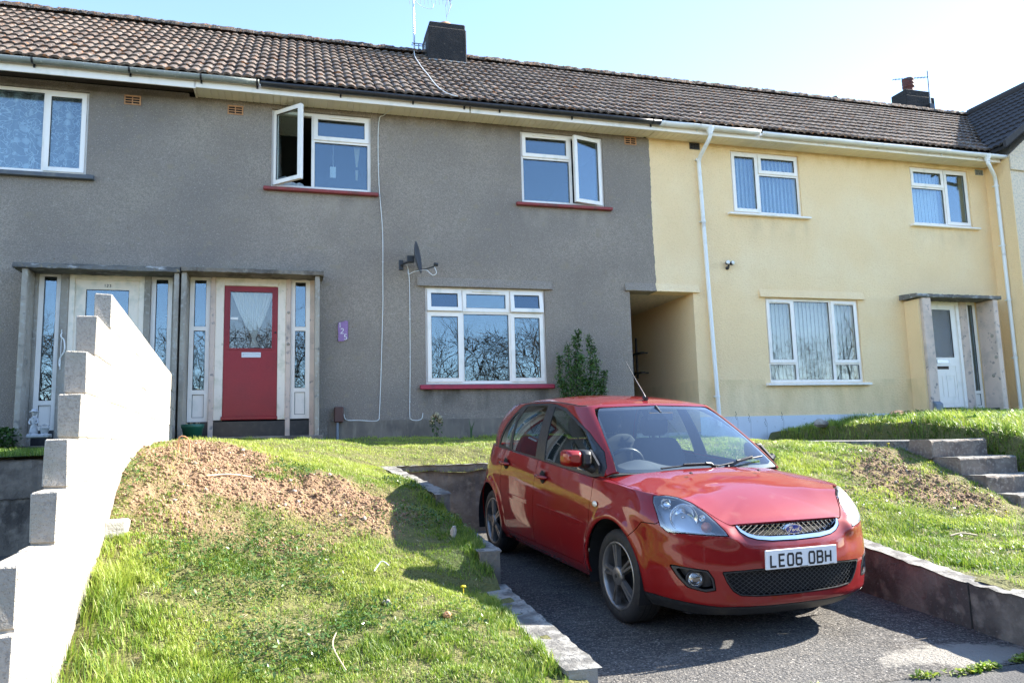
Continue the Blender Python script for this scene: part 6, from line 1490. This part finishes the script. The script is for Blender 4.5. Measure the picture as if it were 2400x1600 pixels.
def heads(name, pos, r, mat, n, parent, seed=0):
    rg = random.Random(seed); V = []; F = []
    for _ in range(n):
        d = Vector((rg.gauss(0, 1), rg.gauss(0, 1), rg.gauss(0, 1))).normalized(); c = Vector(pos)+d*r*Vector((1, 1, .7)).length*.55*rg.uniform(.7, 1); u_ = d.orthogonal().normalized()*r*.25; v_ = d.cross(u_)
        b = len(V); V += [c-u_, c+v_, c+u_, c-v_]; F += [(b, b+1, b+2), (b, b+2, b+3)]
    return link(name, npmesh(name, np.array([tuple(v) for v in V])-np.array(pos), np.array(F), mat, False, [rg.random() for _ in V]), parent, pos)
hy = bpy.data.objects['dried_hydrangea']
for i, p in enumerate([(-3.53, -.31, .27), (-3.40, -.30, .29), (-3.46, -.33, .38), (-3.50, -.28, .34), (-3.42, -.35, .33)]): heads('flower_head', p, .055, M['dry'], 90, hy, i)
def sprig(name, label, cat, base, hs, mat, w_=.012, seed=0):
    rg = random.Random(seed); V = []; F = []
    for (dx, h) in hs:
        b = len(V); B_ = Vector(base)
        for i in range(6):
            t = i/5; c = B_+Vector((dx*t*t, 0, h*t)); ww = w_*(1-t)**.7
            V += [c-Vector((ww, 0, 0)), c+Vector((ww, .004, 0))]
        F += [(b+2*i, b+2*i+1, b+2*i+3, b+2*i+2) for i in range(5)]
    o = link(name, npmesh(name, np.array([tuple(v) for v in V])-np.array(base), np.array(F), mat, False, [.4]*len(V)), None, base); return tag(o, label, cat)
sprig('leaf_sprout', 'two upright green leaf blades sprouting at the wall plinth left of the car', 'plant', (-2.9, -.22, .02), [(-.03, .30), (.07, .27), (.02, .2)], M['leaf'], .014)
for i, (x, y, h) in enumerate([(1.62, -.5, .38), (2.0, -.3, .34), (2.62, -.35, .36), (2.25, -.4, .26)]):
    r_ = empty('dead_seed_stalk', (x, y, -.1)); k = MB(); k.tube([(x, y, -.12), (x+.02, y, h*.5), (x-.015, y, h-.05)], .0018, 5); k.build('stem', M['bark'], r_); k = MB()
    for q in range(5): k.lathe([(.001, -.012), (.007, 0), (.001, .012)], (x-.015+.012*math.sin(q*2), y, h-.05-.03*q), n=6)
    k.build('seed_head', M['bark'], r_); tag(r_, ['leftmost', 'second', 'rightmost', 'shortest'][i]+' thin dead seed stalk standing before the white plinth', 'stalk', 'dead stalks before the white plinth')
# violet grape hyacinths and yellow dandelions
def terr(x, y): return float(Hfull(np.array([x]), np.array([y]))[0])
for i, (x, y) in enumerate([(-.80, -5.72), (-.70, -5.75), (-.55, -5.62), (2.55, -3.3), (2.46, -4.2)]):
    z = terr(x, y); r_ = empty('grape_hyacinth', (x, y, z)); k = MB(); k.tube([(x, y, z), (x, y, z+.09)], .003, 5); k.build('stem', M['leaf'], r_); k = MB()
    for q in range(5): k.lathe([(.001, -.009), (.011-.0012*q, 0), (.001, .009)], (x+.004*math.sin(q*3), y, z+.075+.011*q), n=7)
    k.build('petals', M['blue'], r_); tag(r_, ['left violet grape hyacinth of the trio in the grass above the driveway wall', 'middle violet grape hyacinth of the trio in the grass above the driveway wall', 'right violet grape hyacinth of the trio in the grass above the driveway wall', 'pale violet flower among the long grass of the raised bed', 'violet flower at the edge of the garden path'][i], 'flower', 'violet flowers in the grass')
for i, (x, y, lab) in enumerate([(1.50, -4.0, 'yellow dandelion beside the garden path'), (-4.52, -7.05, 'yellow flower near the driveway edge of the near lawn'), (1.1, -5.9, 'yellow flower on the right bank below the steps')]):
    z = terr(x, y); k = MB(); k.lathe([(.001, .045), (.018, .052), (.014, .06), (.001, .062)], (x, y, z), n=10); k.tube([(x, y, z), (x, y, z+.05)], .003, 5); tag(k.build('dandelion', M['yel']), lab, 'flower')
# stones, sticks, leaves one can point at
def rock(name, label, p, s, mat, seed, cat='stone'):
    rg = random.Random(seed); k = MB(); n, m_ = 7, 5; vs = [(p[0], p[1], p[2]+s[2])]
    for i in range(1, m_):
        for j in range(n):
            a = 2*math.pi*j/n+i*.3; b = math.pi*i/m_; q = 1+rg.uniform(-.18, .18); vs.append((p[0]+s[0]*q*math.sin(b)*math.cos(a), p[1]+s[1]*q*math.sin(b)*math.sin(a), p[2]+s[2]*q*math.cos(b)))
    vs.append((p[0], p[1], p[2]-s[2])); fs = [(0, 1+j, 1+(j+1) % n) for j in range(n)]+[(1+i*n+j, 1+i*n+n+j, 1+i*n+n+(j+1) % n, 1+i*n+(j+1) % n) for i in range(m_-2) for j in range(n)]+[(len(vs)-1, 1+(m_-2)*n+(j+1) % n, 1+(m_-2)*n+j) for j in range(n)]
    k.add(vs, fs); return tag(k.build(name, mat, bevel=.003), label, cat)
x, y = -6.57, -6.66
k = MB(); k.hexa([(x+a, y+b+a*.3, terr(x, y)+c) for a in (-.05, .07) for b in (-.05, .07) for c in (-.05, .085)]); tag(k.build('broken_block', M['mortar'], bevel=.012), 'broken piece of pale block lying on the soil against the white block wall', 'stone')
rock('stone', 'upright pale tan stone in the lawn left of the car front', (-4.39, -6.13, terr(-4.39, -6.13)+.035), (.028, .02, .05), M['stone'], 2)
rock('stone', 'grey stone at the left end of the raised bed', (2.5, -1.5, .10), (.13, .09, .07), M['conc'], 3)
rock('soil_lump', 'dark lump of soil on top of the raised bed', (3.6, -1.9, .17), (.16, .12, .10), M['soil'], 4, 'soil')
rock('stone', 'small round stone in the middle of the near lawn', (-5.02, -7.3, terr(-5.02, -7.3)+.012), (.028, .028, .02), M['stone'], 5)
rock('stone', 'small brown stone at the right side of the near lawn', (-4.72, -7.55, terr(-4.72, -7.55)+.012), (.026, .024, .02), M['terra'], 6)
def stick(name, label, pts, r=.0035, mat='straw'):
    P = [(x, y, terr(x, y)+z) for x, y, z in pts]; k = MB(); k.tube(catmull(P, 4), r, 5); return tag(k.build(name, M[mat]), label, 'stick')
stick('dry_stalk', 'long curved dry stalk lying on the near lawn at the bottom of the picture', [(-5.32, -7.75, .03), (-5.35, -7.95, .05), (-5.30, -8.15, .02)])
stick('dry_stalk', 'bent white stalk on the lawn below the soil patch', [(-5.05, -6.9, .03), (-5.0, -6.86, .07), (-4.96, -6.9, .06)], .004, 'white')
stick('dry_stick', 'thin dry stick lying on the dug soil', [(-6.15, -5.8, .02), (-6.0, -5.6, .03), (-5.85, -5.35, .02)], .006)
stick('twig_hoop', 'bent brown twig standing out of the dug soil', [(-6.40, -5.35, -.01), (-6.40, -5.33, .12), (-6.33, -5.33, .13), (-6.33, -5.34, -.01)], .006, 'terra')
stick('dry_stick', 'pale stick lying on the grass right of the car', [(-.30, -6.6, .04), (-.18, -6.6, .05), (-.05, -6.62, .03)], .009)
stick('dry_stick', 'short pale stick on the right lawn near the steps', [(.35, -6.7, .04), (.42, -6.8, .05), (.5, -6.85, .03)], .008)
# green flower pot on the step
c = (-6.865, -.68, .06); k = MB(); k.lathe([(.001, .0), (.105, 0), (.135, .18), (.145, .185), (.150, .235), (.138, .235), (.128, .19), (.001, .19)], c, n=28); pt = k.build('flower_pot', M['green'], None); tag(pt, 'green plastic flower pot beside the red door step', 'pot'); 
k = MB(); k.lathe([(.126, .2), (.001, .205)], c, n=20); k.build('soil', M['soil'], pt)
k = MB()
for i in range(7): a = i*.9; k.tube([(c[0]+.05*math.cos(a), c[1]+.05*math.sin(a), c[2]+.19), (c[0]+.09*math.cos(a), c[1]+.09*math.sin(a), c[2]+.26)], .004, 5)
k.build('dead_stalks', M['dry'], pt)
# garden figurine by the left door
fg = empty('garden_figurine', (-8.72, -.62, .06), 'pale stone figurine in a hat beside a basket, left of the white door', 'figurine')
z0 = .06; k = MB(); k.box(-8.84, -8.58, -.72, -.56, z0+.10, z0+.15); k.build('base', M['statue'], fg, bevel=.012)
k = MB(); c = (-8.775, -.64, z0+.15); k.lathe([(.048, 0), (.05, .03), (.036, .10), (.030, .15), (.040, .19), (.034, .215), (.014, .225), (.013, .24), (.026, .25), (.033, .275), (.028, .30), (.001, .315)], c, n=18)
for s in (-1, 1): k.tube([(c[0]+.036*s, c[1], c[2]+.20), (c[0]+.052*s, c[1]-.02, c[2]+.15), (c[0]+.03*s, c[1]-.05, c[2]+.125)], [.014, .012, .010], 7)
k.build('figure', M['statue'], fg)
k = MB(); k.lathe([(.058, -.006), (.060, .0), (.034, .01), (.032, .03), (.001, .038)], (c[0], c[1], c[2]+.29), n=18); k.build('hat', M['statue'], fg)
k = MB(); c2 = (-8.65, -.64, z0+.15); k.lathe([(.04, 0), (.055, .07), (.060, .075), (.052, .072), (.001, .06)], c2, n=16); torus(k, (c2[0], c2[1], c2[2]+.07), .05, .007, (0, 1, 0), 16, 6); k.build('basket', M['statue'], fg)
# meter box, cables, dish, lamp, plaque, aerials
k = MB(); k.box(-4.965, -4.83, -.12, 0, .30, .53); mb_ = k.build('meter_box', M['mbox'], bevel=.012); tag(mb_, 'dark brown meter box low on the grey wall beside the porch', 'meter box')
k = MB(); k.tube([(-4.92, -.07, .31), (-4.92, -.07, .0)], .022, 8); k.build('conduit', M['gbox'], mb_)
def cable(name, label, pts, r=.0065, mat='cable', clips=()):
    k = MB(); k.tube(catmull(pts, 5), r, 6); o = k.build(name, M[mat]); tag(o, label, 'cable')
    if clips:
        for c in clips: q = MB(); q.box(c[0]-.012, c[0]+.012, -.016, 0, c[2]-.004, c[2]+.004); q.build('clip', M[mat], o)
    return o
cable('white_cable', 'white cable running down the grey wall from the eaves to the meter box', [(-4.0, -.36, 5.26), (-4.12, -.2, 5.235), (-4.20, -.03, 5.21), (-4.265, -.012, 5.16), (-4.288, -.01, 4.79), (-4.277, -.01, 4.08), (-4.235, -.01, 3.5), (-4.221, -.01, 3.17), (-4.224, -.01, 2.4), (-4.226, -.01, 2.1), (-4.25, -.01, 1.3), (-4.265, -.01, .87), (-4.287, -.01, .42), (-4.30, -.01, .33), (-4.38, -.01, .312), (-4.6, -.01, .325), (-4.78, -.01, .335), (-4.82, -.02, .42)], clips=[(-4.28, 0, 4.4), (-4.222, 0, 2.8), (-4.26, 0, 1.1)])
cable('white_cable', 'thin white cable hanging straight down the wall from the satellite dish', [(-3.86, -.12, 2.74), (-3.82, -.03, 2.66), (-3.806, -.01, 2.5), (-3.803, -.01, 2.2), (-3.806, -.01, 1.2), (-3.82, -.01, .42), (-3.80, -.01, .33), (-3.74, -.01, .308), (-3.68, -.01, .312), (-3.63, -.01, .34), (-3.615, -.01, .42)], clips=[(-3.805, 0, 1.9), (-3.806, 0, 1.3), (-3.815, 0, .6)])
Sz = lambda Y: EZ+(Y-EY)*(RZ-EZ)/(RY-EY)+.065
cable('white_cable', 'white aerial cable trailing down the roof tiles from the mast', [(-3.24, 2.88, Sz(2.88)+.05), (-3.28, 2.5, Sz(2.5)), (-3.30, 2.0, Sz(2.0)), (-3.31, 1.4, Sz(1.4)), (-3.30, .93, Sz(.93)), (-3.30, .2, Sz(.2)), (-3.24, -.25, Sz(-.25)), (-3.14, -.44, Sz(-.44)), (-3.06, -.47, Sz(-.47))], .008)
ds = empty('satellite_dish', (-3.83, -.1, 2.75), 'small charcoal satellite dish seen edge-on above the big window', 'satellite dish')
dn = Vector((.93, -.34, .12)).normalized(); q = dn.to_track_quat('Z', 'Y').to_matrix().to_4x4(); k = MB(); n = 32; rings_ = 7; vs = [(0, 0, -.055)]
for i in range(1, rings_+1):
    f_ = i/rings_
    for j in range(n): a = 2*math.pi*j/n; vs.append((.215*f_*math.cos(a), .25*f_*math.sin(a), -.055+.055*f_*f_))
k.add(vs, [(0, 1+j, 1+(j+1) % n) for j in range(n)]+[(1+(i-1)*n+j, 1+i*n+j, 1+i*n+(j+1) % n, 1+(i-1)*n+(j+1) % n) for i in range(1, rings_) for j in range(n)], True)
dp = k.build('dish', M['dish'], ds, xf=Matrix.Translation((-3.70, -.30, 2.83)) @ q); s_ = dp.modifiers.new('thick', 'SOLIDIFY'); s_.thickness = .006
k = MB(); k.box(-3.97, -3.90, -.02, 0, 2.68, 2.84); k.tube([(-3.935, -.01, 2.76), (-3.90, -.14, 2.76), (-3.82, -.22, 2.78)], .018, 8); k.box(-3.87, -3.76, -.26, -.17, 2.76, 2.86); k.build('mount', M['black'], ds, bevel=.004)
k = MB(); k.tube([(-3.74, -.26, 2.62), (-3.58, -.34, 2.64), (-3.47, -.39, 2.67)], [.010, .010, .013], 8); k.build('arm', M['black'], ds)
k = MB(); k.lathe([(.001, -.035), (.026, -.033), (.028, .03), (.020, .035), (.001, .036)], n=14); k.build('receiver', M['black'], ds, xf=Matrix.Translation((-3.445, -.395, 2.70)) @ Vector((-1, .3, .15)).to_track_quat('Z', 'Y').to_matrix().to_4x4())
k = MB(); k.tube(catmull([(-3.47, -.39, 2.66), (-3.44, -.40, 2.57), (-3.49, -.39, 2.53), (-3.54, -.37, 2.57), (-3.60, -.34, 2.62), (-3.76, -.25, 2.61), (-3.84, -.18, 2.58), (-3.84, -.13, 2.66)], 5), .006, 6); k.build('lead', M['cable'], ds)
lp = empty('security_lamp', (1.96, 0, 2.97), 'black twin security lamp with white heads on the yellow wall', 'lamp')
k = MB(); k.lathe([(.03, 0), (.03, -.03), (.012, -.035), (.012, -.06)], (1.93, 0, 2.925), 1, 12); k.tube([(1.93, -.05, 2.925), (1.93, -.07, 2.98)], .018, 8); k.build('mount', M['black'], lp)
for dx, dz in ((-.035, .055), (.06, .05)):
    q = Vector((dx*4, -1, .15)).normalized().to_track_quat('Z', 'Y').to_matrix().to_4x4(); k = MB(); k.lathe([(.028, -.05), (.036, -.03), (.038, .012)], n=14); a_ = k.build('head', M['black'], lp, xf=Matrix.Translation((1.945+dx, -.075, 2.96+dz)) @ q); k = MB(); k.lathe([(.036, .012), (.034, .018), (.001, .021)], n=14); k.build('lens', M['white'], a_, xf=Matrix.Translation((1.945+dx, -.075, 2.96+dz)) @ q)
k = MB(); rg_ = random.Random(8); P_ = [(-4.905, 1.535), (-4.83, 1.54), (-4.758, 1.575), (-4.762, 1.65), (-4.757, 1.76), (-4.76, 1.845), (-4.80, 1.852), (-4.84, 1.835), (-4.90, 1.825), (-4.912, 1.75), (-4.905, 1.65)]
k.prism(P_, -.022, -.002, 1); pq = k.build('house_number_plaque', M['purple'], bevel=.003); tag(pq, 'purple wooden plaque with diagonal white numerals on the grey wall', 'plaque')
k = MB(); glyphs(k, '1', -4.895, 1.745, .07, .03, .05, .009, -.026); glyphs(k, '2', -4.868, 1.655, .075, .045, .05, .009, -.026); glyphs(k, '5', -4.818, 1.56, .08, .045, .05, .009, -.026); k.build('numerals', M['white'], pq)
def yagi(root, c, d, L, n, el, tilt=0, mat='steel', refl=False):
    d = Vector(d).normalized(); c = Vector(c); k = MB(); k.tube([c, c+d*L], .010, 6); s = d.cross(Vector((0, 0, 1))).normalized(); s = (s*math.cos(tilt)+Vector((0, 0, 1))*math.sin(tilt)).normalized()
    k.build('boom', M[mat], root)
    for i in range(n):
        p = c+d*(L*(i+.5)/n); k = MB(); e = el*(1-.3*i/n); k.tube([p-s*e, p+s*e], .0045, 5); k.build('element', M[mat], root)
    if refl:
        for q in (-.26, -.15, -.05, .05, .15, .26):
            p = c+d*(L*.97)+Vector((0, 0, 1))*q-d*abs(q)*.4; k = MB(); k.tube([p-s*.16, p+s*.16], .0045, 5); k.build('reflector_rod', M[mat], root)
        for s1 in (-.10, .10): k = MB(); k.tube([c+d*(L*.86)+s*s1+Vector((0, 0, .27)), c+d*(L*.97)+s*s1, c+d*(L*.86)+s*s1-Vector((0, 0, .27))], .006, 5); k.build('reflector_frame', M[mat], root)
a1 = empty('television_aerial', (-3.22, 3.0, 7.9), 'tall television aerial mast strapped to the left of the grey chimney', 'aerial')
k = MB(); k.tube([(-3.22, 3.0, 7.88), (-3.225, 3.0, 9.7)], .022, 10); k.build('mast', M['alu'], a1)
k = MB()
for z in (7.93, 8.17): k.tube([(-3.27, 2.96, z), (-2.98, 2.96, z)], .011, 6); k.tube([(-3.27, 3.04, z), (-2.98, 3.04, z)], .008, 6)
k.tube([(-3.13, 2.96, 7.93), (-3.13, 2.96, 8.17)], .012, 6); k.box(-3.0, -2.975, 2.9, 3.1, 7.9, 8.2); k.build('bracket', M['steel'], a1)
yagi(a1, (-3.35, 3.02, 9.20), (.93, -.30, -.10), .95, 12, .13, .9, 'steel', True)
k = MB(); k.tube(catmull([(-3.2, 3.0, 9.15), (-3.05, 2.98, 9.02), (-2.85, 2.95, 8.98), (-2.8, 2.95, 9.1)], 5), .005, 5); k.build('lead', M['cable'], a1)
a2 = empty('television_aerial', (10.40, 3.6, 8.2), 'small television aerial on the chimney behind the yellow house roof', 'aerial')
k = MB(); k.tube([(10.40, 3.35, 8.05), (10.42, 3.35, 9.30)], .018, 8); k.build('mast', M['steel'], a2)
k = MB(); k.box(10.32, 10.46, 3.28, 3.42, 8.18, 8.36); k.build('bracket', M['black'], a2)
yagi(a2, (10.40, 3.35, 9.12), (-1, 0, -.17), 1.15, 11, .10, .1, 'black')
# ================================================================== ACROSS THE ROAD (seen reflected in the windows and paintwork)
def tree(seed, base, H, spread, depth=5, label='', cat='tree'):
    rg = random.Random(seed); root = empty('bare_tree', base, label, cat, 'bare trees across the road'); k = MB(); tw = MB()
    def grow(p, d, L, r, lev):
        n = 3; pts = [p]; q = p
        for i in range(n): d = (d+Vector((rg.gauss(0, .16), rg.gauss(0, .16), rg.gauss(.04, .1)))).normalized(); q = q+d*L/n; pts.append(q)
        (k if lev < 2 else tw).tube(pts, [r*(1-.45*i/n) for i in range(n+1)], 5 if lev < 2 else 3, False)
        if lev < depth:
            for _ in range(rg.choice((2, 3, 3)) if lev else 4):
                a = rg.uniform(0, 6.28); s = rg.uniform(.35, .8); o_ = d.orthogonal().normalized(); o_.rotate(Matrix.Rotation(a, 3, d)); grow(pts[rg.choice((2, 3, 3))], (d+o_*s*spread).normalized(), L*rg.uniform(.6, .82), r*.55, lev+1)
    grow(Vector(base), Vector((0, 0, 1)), H*.30, H*.016, 0)
    k.build('trunk', M['bark'], root, origin=base); tw.build('crown', M['twig'], root, origin=base); return root
rt_ = random.Random(12); zt = pz(-10.6)
kinds = [tree(s, (0, -25, zt), 8.4, 1.0, 6) for s in (1, 2, 3)]
place_t = [(-13, -24, 1.0), (-9.5, -25, .95), (-6.5, -23.5, 1.12), (-3.0, -26, 1.05), (.2, -24, .9), (3.2, -25, 1.1), (6.0, -24, 1.0), (8.5, -26, 1.2), (11.0, -24, 1.05), (14, -25, 1.1), (17.5, -24, 1.15), (21, -26, 1.0), (-17, -25, 1.1), (-22, -24, 1.0), (25, -25, 1.2)]
for i, (x, y, s) in enumerate(place_t):
    src = kinds[i % 3]
    if i < 3: t_ = src; t_.location = (x, y, zt)
    else:
        t_ = src.copy(); col.objects.link(t_); t_.location = (x, y, zt)
        for c_ in list(src.children): d_ = c_.copy(); col.objects.link(d_); d_.parent = t_
    t_.scale = (s, s, s); t_.rotation_euler = (0, 0, rt_.uniform(0, 6.28)); t_['label'] = 'bare leafless tree in the row across the road, reflected in the windows'
leaflets('bramble_thicket', 110000, (-32, 34), (-27, -23.5), lambda x, y: np.clip(.55+fbm(x, y, .35, 3, 7)*3.5, .08, 1), .50, M['hedge'], 31, 'tall brown leafless brushwood across the road, reflected in the windows', hz=(0, 6.6), cat='thicket', land=False, zf=lambda x, y: x*0+zt, asp=.035, zp=1.35)
leaflets('bramble_undergrowth', 60000, (-32, 34), (-27, -23), lambda x, y: x*0+1, .22, M['hedge'], 32, 'dense low brown undergrowth across the road, reflected in the windows', hz=(0, 3.4), cat='thicket', land=False, zf=lambda x, y: x*0+zt)
# street lamp reflected in the door sidelight
lm_ = empty('street_lamp', (-8.3, -19.2, zt), 'grey street lamp across the road, reflected in the narrow pane beside the red door', 'street lamp')
k = MB(); k.tube([(-8.3, -19.2, zt), (-8.3, -19.2, 4.6)], [.07, .045], 10); k.build('pole', M['alu'], lm_); k = MB(); k.tube([(-8.3, -19.2, 4.6), (-8.25, -19.0, 4.75), (-8.2, -18.6, 4.78)], .03, 8); k.box(-8.32, -8.08, -18.7, -18.2, 4.72, 4.82); k.build('lamp_head', M['steel'], lm_, bevel=.02)
